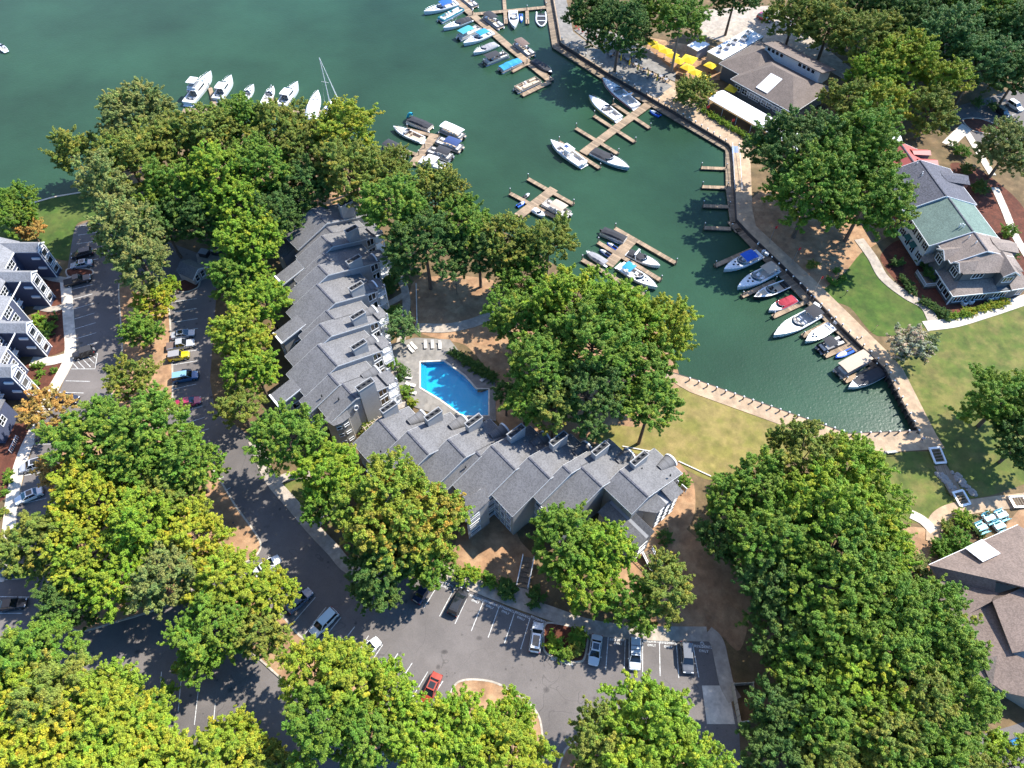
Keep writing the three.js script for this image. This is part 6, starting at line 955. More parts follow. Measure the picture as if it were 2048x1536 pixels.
// nose towards +z
function car(type, nose, tail, paint, label, group = 'parked cars', o = {}) {
  const p = at(...nose, .8), q = at(...tail, .8), d = p.clone().sub(q).normalize(), S = { sedan: [4.7, .91, 1.42], suv: [4.7, .95, 1.68], van: [4.95, .97, 1.75], pickup: [5.5, .99, 1.8], jeep: [4.1, .92, 1.8] }[type], [L, W, H] = S;
  const c = thing(type === 'pickup' ? 'pickup_truck' : 'car', label, type === 'pickup' ? 'truck' : 'car', p.clone().add(q).multiplyScalar(.5).setY(.03), Math.atan2(d.x, d.z), group), P = carPaint(...paint), h = L / 2, y0 = .28;
  const belt = type === 'sedan' ? .92 : type === 'jeep' ? 1.12 : 1.02, hood = belt - (type === 'jeep' ? .02 : .1), deck = type === 'sedan' ? belt + .06 : belt;
  const st = type === 'sedan' ? [[-h, .72, .8], [-h + .12, .84, deck - .04], [-h + .9, .9, deck], [-.4, W, belt], [.9, W, belt], [1.2, W - .01, hood + .06], [h - .5, W - .05, hood - .1], [h - .12, W - .16, hood - .2], [h, W - .32, .6]] : type === 'jeep' ? [[-h, W - .12, belt], [-h + .3, W - .1, belt], [.5, W - .1, belt], [.9, W - .12, hood], [h - .2, W - .2, hood - .03], [h, W - .25, hood - .12]] : [[-h, W - .12, belt - .12], [-h + .12, W - .04, belt], [-.4, W, belt], [1, W, belt], [1.35, W - .01, hood], [h - .45, W - .05, hood - .08], [h - .1, W - .16, hood - .2], [h, W - .3, .62]];
  const rows = st.map(([z, w, y]) => section(w, y0, y, z)); part(c, 'body', merge([loft(rows), poly(rows[0].map(v => V3(...v))), poly(rows.at(-1).map(v => V3(...v)).reverse())]), P);
  // greenhouse
  const g = { sedan: [[-h + .75, .05], [-h + 1.35, 1], [.25, 1], [1.15, .04]], suv: [[-h + .12, .05], [-h + .45, 1], [.3, 1], [1.15, .04]], van: [[-h + .1, .05], [-h + .35, 1], [.5, 1], [1.35, .04]], pickup: [[-.75, .05], [-.6, 1], [.55, 1], [1.25, .04]], jeep: [[-h + .15, .05], [-h + .3, 1], [.3, 1], [.62, .04]] }[type];
  const wb = W - .1, wt = W - (type === 'jeep' ? .16 : .27), y = k => belt - .03 + (H - .06 - belt) * k, w = k => wb + (wt - wb) * k, Q = g.map(([z, k]) => [z, k]);
  const top = [Q[1], Q[2]], bot = [Q[0], Q[3]];
  part(c, 'side_window', poly([V3(w(0), y(0), bot[0][0]), V3(w(0), y(0), bot[1][0]), V3(w(1), y(1), top[1][0]), V3(w(1), y(1), top[0][0])].reverse()), glass); part(c, 'side_window', poly([V3(-w(0), y(0), bot[0][0]), V3(-w(0), y(0), bot[1][0]), V3(-w(1), y(1), top[1][0]), V3(-w(1), y(1), top[0][0])]), glass);
  part(c, 'windshield', poly([V3(w(0), y(0), bot[1][0]), V3(-w(0), y(0), bot[1][0]), V3(-w(1), y(1), top[1][0]), V3(w(1), y(1), top[1][0])].reverse()), glass); part(c, 'rear_window', poly([V3(w(0), y(0), bot[0][0]), V3(-w(0), y(0), bot[0][0]), V3(-w(1), y(1), top[0][0]), V3(w(1), y(1), top[0][0])]), glass);
  part(c, 'roof', rbox(wt * 2 + .06, .1, top[1][0] - top[0][0] + .12, .05, 0, H - .04, (top[0][0] + top[1][0]) / 2), o.roof ?? P);
  part(c, 'pillars', merge([-1, 1].flatMap(s => [[bot[1], top[1]], [bot[0], top[0]]].map(([a, b]) => rod(V3(s * w(0), y(0), a[0]), V3(s * w(1), y(1), b[0]), .05, 5)).concat([rod(V3(s * w(0), y(0), -.1), V3(s * w(1), y(1), -.15), .045, 5)]))), P);
  if (o.sunroof) part(c, 'sunroof', rbox(wt * 1.5, .03, (top[1][0] - top[0][0]) * .75, .01, 0, H + .02, (top[0][0] + top[1][0]) / 2), glass);
  if (o.rack) for (const s of [-.6, 0, .6]) part(c, 'roof_rack', box(wt * 1.9, .05, .06, 0, H + .1, s - .3), M.black);
  for (const s of [-1, 1]) {
    for (const z of [h - .85, -h + .85]) { const t = part(c, 'wheel', new THREE.CylinderGeometry(.34, .34, .24, 14).rotateZ(PI / 2).translate(s * (W - .12), .34, z), M.rubber); part(t, 'rim', new THREE.CylinderGeometry(.21, .21, .02, 10).rotateZ(PI / 2).translate(s * (W + .01), .34, z), M.metal); }
    part(c, 'headlight', rbox(.38, .14, .16, .05, s * (W - .34), hood - .22, h - .12), headlight); part(c, 'taillight', rbox(.26, .2, .1, .04, s * (W - .2), belt - .18, -h + .02), taillight); part(c, 'mirror', rbox(.2, .13, .12, .04, s * (W + .08), belt + .04, .95), P);
  }
  part(c, 'bumper', merge([rbox(W * 1.7, .2, .14, .06, 0, .42, h - .06), rbox(W * 1.8, .2, .14, .06, 0, .42, -h + .02)]), M.rubber);
  if (type === 'pickup') part(c, 'cargo_bed', rbox(W * 1.62, .05, h - .95, .01, 0, belt + .02, -h / 2 - .4), o.bed ?? M.black);
  if (type === 'jeep') part(c, 'spare_wheel', new THREE.CylinderGeometry(.36, .36, .22, 14).rotateX(PI / 2).translate(0, 1, -h - .1), o.spare ?? M.rubber);
  return c;
}
const BLACK = [.012, .013, .016], WHITE = [.75, .75, .74], SILVER = [.45, .46, .48], GREY = [.12, .125, .135], NAVY = [.015, .025, .06];
car('suv', [140, 512], [187, 501], BLACK, 'black estate car in the upper left bays, topmost', 'cars in the left car park');
car('sedan', [139, 531], [185, 523], SILVER, 'silver saloon beside the small kerbed bed', 'cars in the left car park', { sunroof: true });
car('pickup', [179, 553], [129, 566], BLACK, 'black pickup below the small kerbed bed', 'cars in the left car park');
car('jeep', [146, 712], [187, 700], BLACK, 'black off-roader with a spare wheel beside the hatched bay', 'cars in the left car park', { roof: M.blackCanvas, spare: M.greyVinyl });
car('sedan', [153, 798], [112, 792], NAVY, 'dark saloon half under the rusty brown tree', 'cars in the left car park');
car('suv', [67, 872], [121, 868], BLACK, 'black estate car beside the white walk', 'cars in the left car park', { sunroof: true });
car('suv', [37, 938], [94, 921], SILVER, 'silver car left of the small rusty tree', 'cars in the left car park', { sunroof: true });
car('sedan', [27, 1003], [86, 978], WHITE, 'white saloon with a dark glass roof at the lower left', 'cars in the left car park', { sunroof: true });
car('sedan', [4, 1142], [50, 1138], NAVY, 'dark blue car under the olive tree at the left edge', 'cars in the left car park');
car('sedan', [50, 1204], [-8, 1212], BLACK, 'black saloon cut by the left edge', 'cars in the left car park');
car('sedan', [391, 663], [340, 672], SILVER, 'silver saloon in the middle car park, topmost', 'cars in the middle car park', { sunroof: true });
car('pickup', [391, 683], [330, 694], SILVER, 'silver pickup with a dark open bed', 'cars in the middle car park', { bed: M.brownCanvas });
car('jeep', [378, 708], [337, 715], [.7, .55, .01], 'yellow off-roader with a grey soft top', 'cars in the middle car park', { roof: M.greyCanvas });
car('van', [396, 748], [344, 757], [.03, .13, .3], 'blue boxy estate car with a pale roof', 'cars in the middle car park', { roof: plain(.2, .38, .5, .4) });
car('sedan', [400, 798], [352, 808], [.4, .03, .09], 'crimson car mostly under trees', 'cars in the middle car park');
car('sedan', [553, 1118], [513, 1144], WHITE, 'white saloon by the island tip', 'cars along the curving road', { sunroof: true });
car('sedan', [616, 1184], [580, 1216], [.1, .14, .2], 'grey-blue saloon half under the yellow tree', 'cars along the curving road');
car('van', [622, 1270], [672, 1219], WHITE, 'white estate car in the shaded parking row', 'cars along the curving road', { roof: plain(.45, .6, .66, .4) });
car('sedan', [753, 1282], [715, 1318], WHITE, 'white car whose front is hidden by leaves', 'cars along the curving road');
car('sedan', [848, 1408], [876, 1346], [.42, .06, .03], 'orange-red saloon with a black roof', 'cars along the curving road', { sunroof: true });
car('suv', [930, 1176], [903, 1230], BLACK, 'black car in the marked stalls by the sidewalk', 'cars in the marked stalls', { sunroof: true });
car('sedan', [862, 1160], [834, 1200], NAVY, 'dark car tucked under the orange maple', 'cars in the marked stalls');
car('suv', [1077, 1247], [1069, 1302], WHITE, 'white car left of the shrub island', 'cars in the marked stalls', { sunroof: true });
car('sedan', [1186, 1330], [1195, 1270], [.5, .56, .58], 'pale silver saloon right of the shrub island', 'cars in the marked stalls', { sunroof: true });
car('van', [1270, 1338], [1270, 1276], [.62, .65, .66], 'silver estate car with roof bars', 'cars in the marked stalls', { rack: true });
car('suv', [1377, 1346], [1372, 1284], GREY, 'charcoal car next to the end stall', 'cars in the marked stalls');
car('suv', [1544, 42], [1514, 28], [.35, .012, .02], 'red car behind the restaurant', 'cars at the top right');
car('suv', [2048, 222], [2014, 200], WHITE, 'white estate car in the upper right bays', 'cars at the top right');
car('suv', [2022, 236], [1990, 212], BLACK, 'black car beside the white one in the upper right bays', 'cars at the top right');
car('suv', [2038, 1490], [2062, 1478], [.01, .2, .5], 'bright blue car at the lower right edge', 'cars at the top right');
// ---------- bollards, wall piles, flags, lamps ----------
function bollardAt(px, py, label, group) { const p = at(px, py, 1), b = thing('bollard', label, 'bollard', V3(p.x, .06, p.z), 0, group); part(b, 'post', new THREE.CylinderGeometry(.13, .15, .95, 8).translate(0, .47, 0), M.pile); part(b, 'cap', new THREE.CylinderGeometry(.12, .2, .16, 8).translate(0, 1.02, 0), M.white); }
for (let i = 0; i < 19; i++) bollardAt(1380 + i * 17.95 + (i > 3 ? (i - 3) * .2 : 0), 756 + i * 6.2, 'white-capped bollard on the low bulkhead below the dry lawn', 'bollards along the low bulkhead');
for (let i = 0; i < 7; i++) bollardAt(1722 + i * 19.4, 865 - i * .8, 'white-capped bollard on the straight end wall of the basin', 'bollards on the basin end wall');
for (let i = 0; i < 8; i++) bollardAt(1830 - i * 8.1, 842 - i * 16.2, 'white-capped bollard above the dark bulkhead near the basin corner', 'bollards near the basin corner');
for (let i = 0; i < 18; i++) bollardAt(1757 - i * 14.2, 716 - i * 13.6 + Math.max(0, i - 12) * .6, 'white-capped bollard beside the row of moored cruisers', 'bollards beside the cruisers');
for (let i = 0; i < 26; i++) { const t = i / 25, p = t < .75 ? [1452 - t / .75 * 228, 279 - t / .75 * 138] : [1224 - (t - .75) / .25 * 100, 141 - (t - .75) / .25 * 66]; bollardAt(p[0], p[1], 'white-capped bollard between promenade and floating boardwalk', 'bollards along the upper boardwalk'); }
for (let i = 0; i < 11; i++) { const a = [1842, 866], b = [1774, 742], p = at(a[0] + (b[0] - a[0]) * i / 10 - 7, a[1] + (b[1] - a[1]) * i / 10 + 3, -.4), w = thing('fender_pile', 'dark timber pile against the right bulkhead near the basin corner', 'pile', V3(p.x, WATER - .5, p.z), 0, 'fender piles of the right bulkhead'); part(w, 'post', new THREE.CylinderGeometry(.16, .18, 2, 7).translate(0, 1, 0), M.wallTimber); part(w, 'iron_collar', new THREE.CylinderGeometry(.2, .2, .12, 7).translate(0, 1.7, 0), M.darkMetal); }
for (const [x, y, l, h] of [[1538, 486, 'red flag on a slim pole under the oak', 5], [1583, 529, 'red flag on a slim pole beside the beige cruiser', 5], [1627, 586, 'red flag on a slim pole beside the round topiary', 5], [1406, 245, 'red flag on a pole at the left end of the awning hedge', 5], [1455, 272, 'red flag on a pole near the gangway', 5], [1748, 661, 'short red marker flag on the green lawn edge', 1.6]]) {
  const p = at(x, y, .1), f = thing('flagpole', l, 'flag', p, 0, 'red flags'); part(f, 'pole', cyl(.05, .03, h, 6), M.metal); const g = new THREE.PlaneGeometry(h * .2, h * .16, 6, 2), q = g.attributes.position; for (let i = 0; i < q.count; i++) q.setZ(i, Math.sin(q.getX(i) * 7) * .07); g.computeVertexNormals(); g.translate(h * .1, h * .9, 0); g.rotateY(.6); part(f, 'flag', g, M.flagRed);
}
for (const [x, y, l] of [[914, 589, 'slim black lamp post in the straw yard'], [471, 1052, 'low sign post on the bare island tip'], [1690, 590, 'thin wooden post at the corner of the green lawn']]) { const p = at(x, y, .1), t = thing('lamp_post', l, 'post', p); part(t, 'post', cyl(.06, .05, x === 914 ? 3.3 : 1.3, 6), M.darkMetal); part(t, 'head', rbox(.34, .2, .34, .05, 0, x === 914 ? 3.3 : 1.3, 0), M.darkMetal); }
// ---------- restaurant patio ----------
[[1302, 83, 'topmost of the row'], [1316, 92, 'second in the row from the top'], [1331, 100, 'third in the row from the top'], [1345, 109, 'fourth in the row, beside the bare trunk'], [1358, 120, 'fifth in the row, right of the bare trunk'], [1378, 117, 'largest, at the corner of the terrace'], [1375, 133, 'below the corner of the terrace'], [1390, 143, 'above the small garden tree'], [1408, 154, 'touching the small garden tree'], [1422, 129, 'against the restaurant wall'], [1464, 176, 'between restaurant and white awning'], [1421, 186, 'at the left end of the white awning']].forEach(([x, y, l], i) => {
  const p = at(x, y, 2.5), u = thing('parasol', 'open yellow square parasol ' + l, 'parasol', V3(p.x, .05, p.z), .8 + (i % 3) * .1, 'open yellow parasols'), s = i === 5 ? 2 : 1.55; part(u, 'pole', cyl(.04, .04, 2.6, 6), M.metal); part(u, 'base', cyl(.32, .3, .1, 10), M.darkMetal);
  const c = [V3(-s, 2.25, -s), V3(s, 2.25, -s), V3(s, 2.25, s), V3(-s, 2.25, s)]; for (let k = 0; k < 4; k++) part(u, 'canopy_panel', poly([c[(k + 1) % 4], c[k], V3(0, 2.85, 0)]), M.yellowCanvas);
});
[[1241, 124, 'nearest the dark trees'], [1258, 133, 'second from the dark trees'], [1275, 143, 'in the middle of the patio'], [1295, 154, 'second from the plaza'], [1313, 164, 'nearest the plaza']].forEach(([x, y, l]) => { const p = at(x, y, .5), u = thing('parasol', 'closed yellow parasol ' + l, 'parasol', V3(p.x, .1, p.z), 0, 'closed yellow parasols'); part(u, 'pole', cyl(.04, .04, 3, 6), M.metal); part(u, 'folded_canopy', cyl(.24, .07, 2, 8, 0, .9, 0), M.yellowCanvas); part(u, 'base', cyl(.32, .3, .1, 10), M.darkMetal); });
function chair(p, turn, mat, label, group) { const c = thing('patio_chair', label, 'chair', p, turn, group); part(c, 'seat', rbox(.5, .06, .5, .02, 0, .45, 0), mat); part(c, 'backrest', rbox(.5, .5, .06, .02, 0, .72, -.24), mat); for (const [a, b] of [[-1, -1], [1, -1], [1, 1], [-1, 1]]) part(c, 'leg', box(.05, .45, .05, a * .2, .22, b * .2), mat); }
[[1222, 108], [1240, 108], [1256, 118], [1272, 128], [1288, 138], [1304, 148], [1322, 152], [1332, 158], [1235, 95], [1268, 110]].forEach(([x, y], i) => {
  const p = at(x, y, .8); p.y = .1; const t = thing('patio_table', 'round dining table on the grey stone patio', 'table', p, 0, 'patio tables'); part(t, 'top', cyl(.55, .55, .05, 12, 0, .72, 0), M.greyCanvas); part(t, 'pedestal', cyl(.06, .06, .7, 6), M.darkMetal); part(t, 'foot', cyl(.3, .28, .05, 10), M.darkMetal);
  for (let k = 0; k < 3; k++) { const a = k * 2.1 + i; chair(p.clone().add(V3(Math.sin(a) * .9, 0, Math.cos(a) * .9)), a + PI, M.darkMetal, 'dark metal chair at a round patio table', 'dark patio chairs'); }
});
[[1152, 52], [1158, 58], [1165, 63], [1172, 68], [1180, 74], [1187, 79], [1195, 84], [1203, 88], [1176, 62], [1192, 74]].forEach(([x, y], i) => { const p = at(x, y, .6); p.y = .1; chair(p, i * 1.3, plain(.4, .01, .015, .5), 'red chair under the dark trees at the patio end', 'red patio chairs'); });
// ---------- pool and patio furniture ----------
[[851, 690, .1, 'leftmost of three below the footpath'], [865, 690, .1, 'middle of three below the footpath'], [880, 691, .1, 'rightmost of three below the footpath'], [822, 699, .7, 'beside the dark evergreen'], [828, 693, .7, 'second beside the dark evergreen'], [822, 770, 1.3, 'on the building side of the pool, upper'], [824, 785, 1.3, 'on the building side of the pool, lower'], [815, 755, 1.4, 'close to the round shrubs'], [968, 757, -.8, 'at the kink of the pool edge']].forEach(([x, y, a, l]) => {
  const p = at(x, y, .35); p.y = .16; const c = thing('sun_lounger', 'pale sun lounger ' + l, 'lounger', p, a, 'pool loungers'); part(c, 'frame', rbox(.68, .07, 1.9, .02, 0, .3, 0), M.creamVinyl); part(c, 'backrest', box(.62, .06, .75, 0, .5, -.75, 0, .6), M.creamVinyl); for (const [i, j] of [[-1, -1], [1, -1], [1, 1], [-1, 1]]) part(c, 'leg', box(.05, .3, .05, i * .28, .15, j * .75), M.white);
});
[[1980, 1036, 'left of the upper pair'], [2005, 1030, 'right of the upper pair'], [1964, 1055, 'left of the lower pair'], [2000, 1052, 'right of the lower pair']].forEach(([x, y, l]) => {
  const p = at(x, y, .7); p.y = .02; const t = thing('picnic_table', 'turquoise slatted patio table with benches, ' + l, 'table', p, .35, 'turquoise tables'); for (let k = 0; k < 5; k++) part(t, 'slat', box(1.9, .05, .17, 0, .74, (k - 2) * .19), k % 2 ? M.white : M.turq);
  for (const s of [-1, 1]) { part(t, 'bench', rbox(1.8, .06, .36, .02, 0, .44, s * .9), M.turq); part(t, 'bench_back', rbox(1.8, .45, .06, .02, 0, .72, s * 1.1), M.turq); for (const e of [-1, 1]) part(t, 'leg', box(.08, .72, 1.7, e * .7, .36, 0, 0), M.white); }
});
[[1938, 1049], [1943, 1054], [1949, 1060], [1955, 1069], [1962, 1075], [1946, 1036], [1974, 1026]].forEach(([x, y]) => { const p = at(x, y, .3); p.y = .02; const t = thing('planter', 'small dark planter pot at the edge of the turquoise tables', 'planter', p, 0, 'planter pots'); part(t, 'pot', cyl(.24, .34, .5, 10), M.black); crown(t, .42, .4, .75, 'dark', .22, 1, null, 0); });
{ const p = at(1783, 905, .3); p.y = .02; const b = thing('bench', 'pale bench on the grass edge of the promenade', 'bench', p, .1); for (let k = 0; k < 3; k++) part(b, 'slat', box(1.7, .05, .14, 0, .45, (k - 1) * .16), M.creamVinyl); part(b, 'backrest', box(1.7, .35, .05, 0, .75, .3), M.creamVinyl); for (const s of [-1, 1]) part(b, 'leg', box(.08, .45, .5, s * .7, .22, 0), M.darkMetal); }
{ const p = at(1769, 906, .4); p.y = .02; const b = thing('litter_bin', 'white litter bin left of the pale bench', 'bin', p); part(b, 'body', cyl(.26, .28, .8, 10), M.white); part(b, 'lid', cyl(.3, .2, .14, 10, 0, .8, 0), M.darkMetal); }
for (const [a, b, l] of [[[1867, 898], [1881, 926], 'white-framed stair flight just below the promenade corner'], [[1913, 985], [1930, 1010], 'white-framed stair flight above the tan patio walk'], [[2022, 1006], [2052, 1003], 'white-framed steps at the right edge of the patio walk']]) {
  const s = thing('stair_flight', l, 'stairs'), p = at(...a, .2), q = at(...b, .2), d = q.clone().sub(p), L = d.length(), g = Math.atan2(d.x, d.z); d.normalize(); const n = V3(-d.z, 0, d.x);
  for (let i = 0; i < 5; i++) { const m = p.clone().lerp(q, (i + .5) / 5), t = box(1.7, .1, L / 5 * .62); t.rotateY(g); t.translate(m.x, .55 - i * .08, m.z); part(s, 'tread', t, M.deckGrey); } for (const k of [-1, 1]) part(s, 'stringer', beam(p.clone().addScaledVector(n, k).setY(.62), q.clone().addScaledVector(n, k).setY(.28), .3, .25), M.white); for (const m of [p, q]) part(s, 'landing_board', (() => { const t = box(2.2, .1, .4); t.rotateY(g); t.translate(m.x, m === p ? .6 : .3, m.z); return t; })(), M.white);
}
{ // riprap of the small creek
  const r = rng(77), g = []; for (let i = 0; i < 170; i++) { const t = r(), k = r() < .5 ? -1 : 1, p = at(1892 + t * 40 + k * (8 + r() * 14), 945 + t * 45, .05), s = .2 + r() * .28, q = new THREE.IcosahedronGeometry(s, 0); q.scale(1, .6, 1.2); q.rotateY(r() * 6); q.translate(p.x, .06, p.z); g.push(q); }
  const m = part(scene, 'creek_stones', merge(g), M.rock); tag(m, 'grey riprap stones lining the creek under the boardwalk', 'stones', null, 'stuff');
}
[[1929, 606, 'leftmost of the four'], [1942, 603, 'second of the four'], [1980, 597, 'third of the four'], [1992, 594, 'rightmost of the four']].forEach(([x, y, l]) => { const p = at(x, y, .5), a = thing('air_conditioner', 'white air conditioning unit behind the yellow hedge, ' + l, 'air conditioner', V3(p.x, .02, p.z), .2, 'air conditioning units'); part(a, 'cabinet', rbox(.95, .9, .95, .06, 0, .45, 0), M.white); part(a, 'fan_grille', cyl(.36, .36, .04, 12, 0, .9, 0), M.darkMetal); });
{ const h = thing('handrail', 'white picket handrail on the walk at the lower left', 'railing'), a = at(38, 876, 0), b = at(24, 906, 0), g = [beam(a.clone().setY(1), b.clone().setY(1), .1, .1)]; part(h, 'rail', g[0], M.white); for (let i = 0; i <= 8; i++) { const m = a.clone().lerp(b, i / 8); part(h, 'picket', box(.07, 1, .07, m.x, .5, m.z), M.white); } }
// ---------- shrubs and hedges ----------
for (const [x, y, r, k, l] of [
  [775, 574, 2.2, 'dark', 'dark clipped shrub beside the third balcony stack'], [786, 556, 1.6, 'dark', 'dark shrub above the third balcony stack'], [772, 636, 1.8, 'dark', 'dark shrub below the short porch walk'], [790, 622, 1.3, 'green', 'green shrub between walk and porch'], [784, 726, 1.3, 'green', 'rounded green shrub at the last balcony stack'], [803, 736, 1.1, 'dark', 'round shrub beside the pool walk, upper'], [803, 752, 1.1, 'dark', 'round shrub beside the pool walk, lower'], [810, 786, 1.4, 'green', 'green shrub at the pool corner'], [738, 846, 1.2, 'olive', 'olive shrub left of the pergola, upper'], [732, 858, 1.2, 'olive', 'olive shrub left of the pergola, lower'], [824, 806, 1, 'yellow', 'yellow-green shrub at the roof corner by the pool'],
  [937, 1150, 2, 'lime', 'broad bright green clipped shrub beside the marked stalls'], [978, 1160, 1.2, 'green', 'small round green shrub right of the bright one'], [1012, 1178, 1.8, 'dark', 'dark shrub left of the entry walk'], [1070, 1196, 1.6, 'dark', 'dark shrub right of the entry walk'],
  [1108, 1286, 1.4, 'lime', 'bright shrub on the shrub island, left'], [1128, 1308, 1.2, 'green', 'green shrub on the shrub island, near the lettering'], [1148, 1300, 1.2, 'olive', 'olive shrub on the shrub island, right'], [1155, 1272, 1.4, 'green', 'green shrub on the shrub island, top'], [1365, 962, 1.5, 'green', 'round green shrub at the end of the grey building'], [1330, 1075, 1.3, 'dark', 'dark shrub against the end wall of the grey building'],
  [1672, 541, .75, 'hedge', 'clipped ball at the top of the topiary ring'], [1658, 559, .75, 'hedge', 'clipped ball at the left of the topiary ring'], [1686, 556, .75, 'hedge', 'clipped ball at the right of the topiary ring'], [1672, 566, .8, 'hedge', 'clipped ball at the bottom of the topiary ring'], [1625, 530, 1.2, 'olive', 'sparse bush between oak and promenade'],
  [2017, 508, 2, 'dark', 'big dark round shrub behind the tan roof'], [2017, 463, 2, 'green', 'big round shrub beside the rear walk'], [1961, 376, 2, 'dark', 'oval dark shrub behind the brick house'], [1923, 303, 2, 'hedge', 'bright clipped shrub beside the red roof'], [1934, 338, 1.5, 'dark', 'dark shrub at the corner of the red roof'], [1905, 290, 1.2, 'dark', 'small dark shrub at the top of the red roof'],
  [1915, 1086, 2.4, 'hedge', 'large clipped shrub against the brown roof, right of the pair'], [1886, 1098, 2.1, 'hedge', 'large clipped shrub against the brown roof, left of the pair'], [1890, 1110, 1.2, 'hedge', 'smaller clipped shrub before the pair by the brown roof'], [1836, 1130, 2, 'grey', 'grey-green bush at the corner of the brown roof'], [1812, 1105, 1.4, 'teal', 'spiky blue-green bush beside the wood'], [1925, 1038, 1.6, 'lime', 'low green bush inside the curved patio walk'], [1895, 1055, 1.2, 'olive', 'dry bush inside the curved patio walk'],
  [70, 731, .8, 'green', 'small round shrub by the pale walk, upper left'], [82, 731, .7, 'green', 'small round shrub by the pale walk, upper right'], [81, 747, .8, 'green', 'small round shrub in the middle of the mulch bed'], [107, 741, .7, 'green', 'small round shrub right of the bed edging'], [69, 766, .8, 'green', 'small round shrub at the bottom of the mulch bed'], [75, 640, 1.3, 'lime', 'leafy bush at the second townhouse entry'], [92, 655, 1.6, 'green', 'green bush between townhouse bays'], [88, 672, 1.4, 'dark', 'dark bush before the third townhouse bay'], [108, 634, .9, 'dark', 'dark shrub beside the second entry walk'],
  [17, 947, .8, 'green', 'round shrub at the left edge, upper'], [16, 960, .8, 'green', 'round shrub at the left edge, middle'], [11, 984, .7, 'green', 'round shrub at the left edge, lower'], [4, 1023, .9, 'olive', 'olive shrub at the left edge beside the walk'],
  [1985, 213, 1.4, 'teal', 'blue-green grass clump beside the black car'], [1955, 205, 1.5, 'teal', 'blue-green grass clump in the upper right bed'], [1845, 525, 1.2, 'dark', 'dark bush before the white house'], [1860, 545, 1.8, 'dark', 'dark leafy bush at the porch of the grey house'], [1795, 525, 1.3, 'dark', 'dark shrub in the walk loop'], [1362, 195, 1, 'green', 'green bush under the small garden tree'],
]) shrub(x, y, r, k, l);
function hedge(list, r, kind, label, h = .7) { const t = thing('hedge', label, 'hedge'); for (let i = 0; i < list.length; i++) { const p = at(list[i][0], list[i][1], r); const s = new THREE.Group(); s.name = 'hedge_section'; s.position.set(p.x, 0, p.z); t.add(s); crown(s, r, r * h, r * .55, kind, .36, 1.2, null, 0)[0].name = 'foliage'; } }
const run = (a, b, n) => Array.from({ length: n }, (_, i) => [a[0] + (b[0] - a[0]) * i / (n - 1), a[1] + (b[1] - a[1]) * i / (n - 1)]);
hedge(run([1408, 219], [1528, 290], 16), .95, 'lime', 'bright green hedge along the white awning');
hedge(run([908, 702], [985, 752], 9), 1.2, 'dark', 'dark hedge along the upper pool deck');
hedge(run([1938, 622], [2012, 600], 8), 1, 'gold', 'yellowish hedge before the grey house');
hedge(run([1850, 600], [1895, 628], 6), 1, 'dark', 'dark hedge at the corner of the grey house');
hedge(run([1905, 630], [1935, 625], 4), .9, 'lime', 'low green hedge beside the sweeping pale walk');
hedge(run([1806, 555], [1828, 580], 4), 1, 'dark', 'dark hedge before the porch of the grey house');
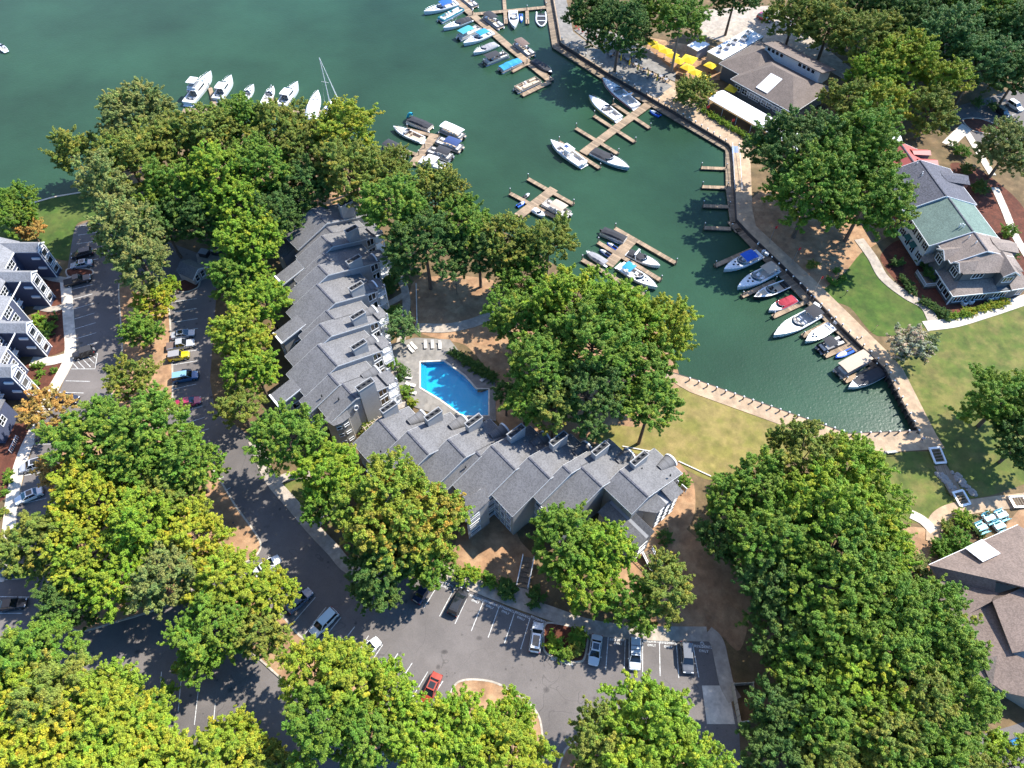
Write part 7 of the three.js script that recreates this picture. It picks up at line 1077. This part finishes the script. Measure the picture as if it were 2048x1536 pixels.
// ---------- the walker on the promenade ----------
{
  const p = at(1841.5, 882, .1), person = thing('person', 'person in a white and blue top walking on the promenade corner', 'person', V3(p.x, .08, p.z), -1.2);
  const J = [[0, .98, 0, .14], [0, 1.42, 0, .16], [0, 1.55, .01, .06], [0, 1.66, .03, .105], [-.19, 1.4, 0, .07], [-.25, 1.12, -.06, .05], [-.24, .9, .06, .038], [.19, 1.4, 0, .07], [.25, 1.12, .02, .05], [.24, .92, .16, .038], [-.1, .92, 0, .1], [-.11, .5, .12, .065], [-.11, .08, .06, .045], [.1, .92, 0, .1], [.11, .5, .02, .065], [.11, .1, -.22, .045], [-.11, .04, .2, .035], [.11, .05, -.1, .035]];
  const bones = [[0, 1], [1, 2], [2, 3], [1, 4], [4, 5], [5, 6], [1, 7], [7, 8], [8, 9], [0, 10], [10, 11], [11, 12], [12, 16], [0, 13], [13, 14], [14, 15], [15, 17]];
  const sdf = (x, y, z) => { let d = 9; for (const [a, b] of bones) { const A0 = J[a], B0 = J[b], bx = B0[0] - A0[0], by = B0[1] - A0[1], bz = B0[2] - A0[2], t = cl(((x - A0[0]) * bx + (y - A0[1]) * by + (z - A0[2]) * bz) / (bx * bx + by * by + bz * bz)), q = Math.hypot(x - A0[0] - bx * t, y - A0[1] - by * t, z - A0[2] - bz * t) - (A0[3] + (B0[3] - A0[3]) * t), k = .05, h = cl(.5 + .5 * (d - q) / k); d = d * (1 - h) + q * h - k * h * (1 - h); } return d; };
  const { MarchingCubes } = await import('three/addons/objects/MarchingCubes.js'); const N = 72, mc = new MarchingCubes(N, new THREE.MeshStandardMaterial(), false, false, 60000); mc.isolation = 0; const S = .95, cy = .9;
  for (let k = 0; k < N; k++) for (let j = 0; j < N; j++) for (let i = 0; i < N; i++) mc.field[i + j * N + k * N * N] = -sdf((i / (N / 2) - 1) * S, (j / (N / 2) - 1) * S + cy, (k / (N / 2) - 1) * S); mc.update();
  const n = mc.count, pos = new Float32Array(n * 3), col = new Float32Array(n * 3); for (let i = 0; i < n; i++) { const x = mc.positionArray[i * 3] * S, y = mc.positionArray[i * 3 + 1] * S + cy, z = mc.positionArray[i * 3 + 2] * S; pos.set([x, y, z], i * 3); const c = y > 1.5 || (Math.abs(x) > .2 && y < 1.2) || (y < .48 && y > .1) ? [.45, .27, .19] : y > .93 ? [.55, .6, .72] : y > .48 ? [.05, .07, .16] : [.6, .6, .6]; col.set(c, i * 3); }
  const g = new THREE.BufferGeometry(); g.setAttribute('position', new THREE.BufferAttribute(pos, 3)); g.setAttribute('color', new THREE.BufferAttribute(col, 3)); g.computeVertexNormals(); part(person, 'body', g, new THREE.MeshStandardMaterial({ vertexColors: true, roughness: .8 }));
  part(person, 'hair', new THREE.SphereGeometry(.112, 12, 8, 0, 6.3, 0, 1.5).translate(0, 1.675, .015), M.brownCanvas);
  const f = []; for (const [x, y, z] of [[-.24, .87, .08], [.24, .89, .18]]) for (let k = 0; k < 5; k++) f.push(rod(V3(x, y, z + (k - 2) * .018), V3(x + (k === 0 ? .03 : 0), y - (.06 + (k === 2 ? .02 : .01)), z + (k - 2) * .02 + .02), .009, 5)); part(person, 'fingers', merge(f), plain(.45, .27, .19, .7));
}
renderer.render(scene, camera);
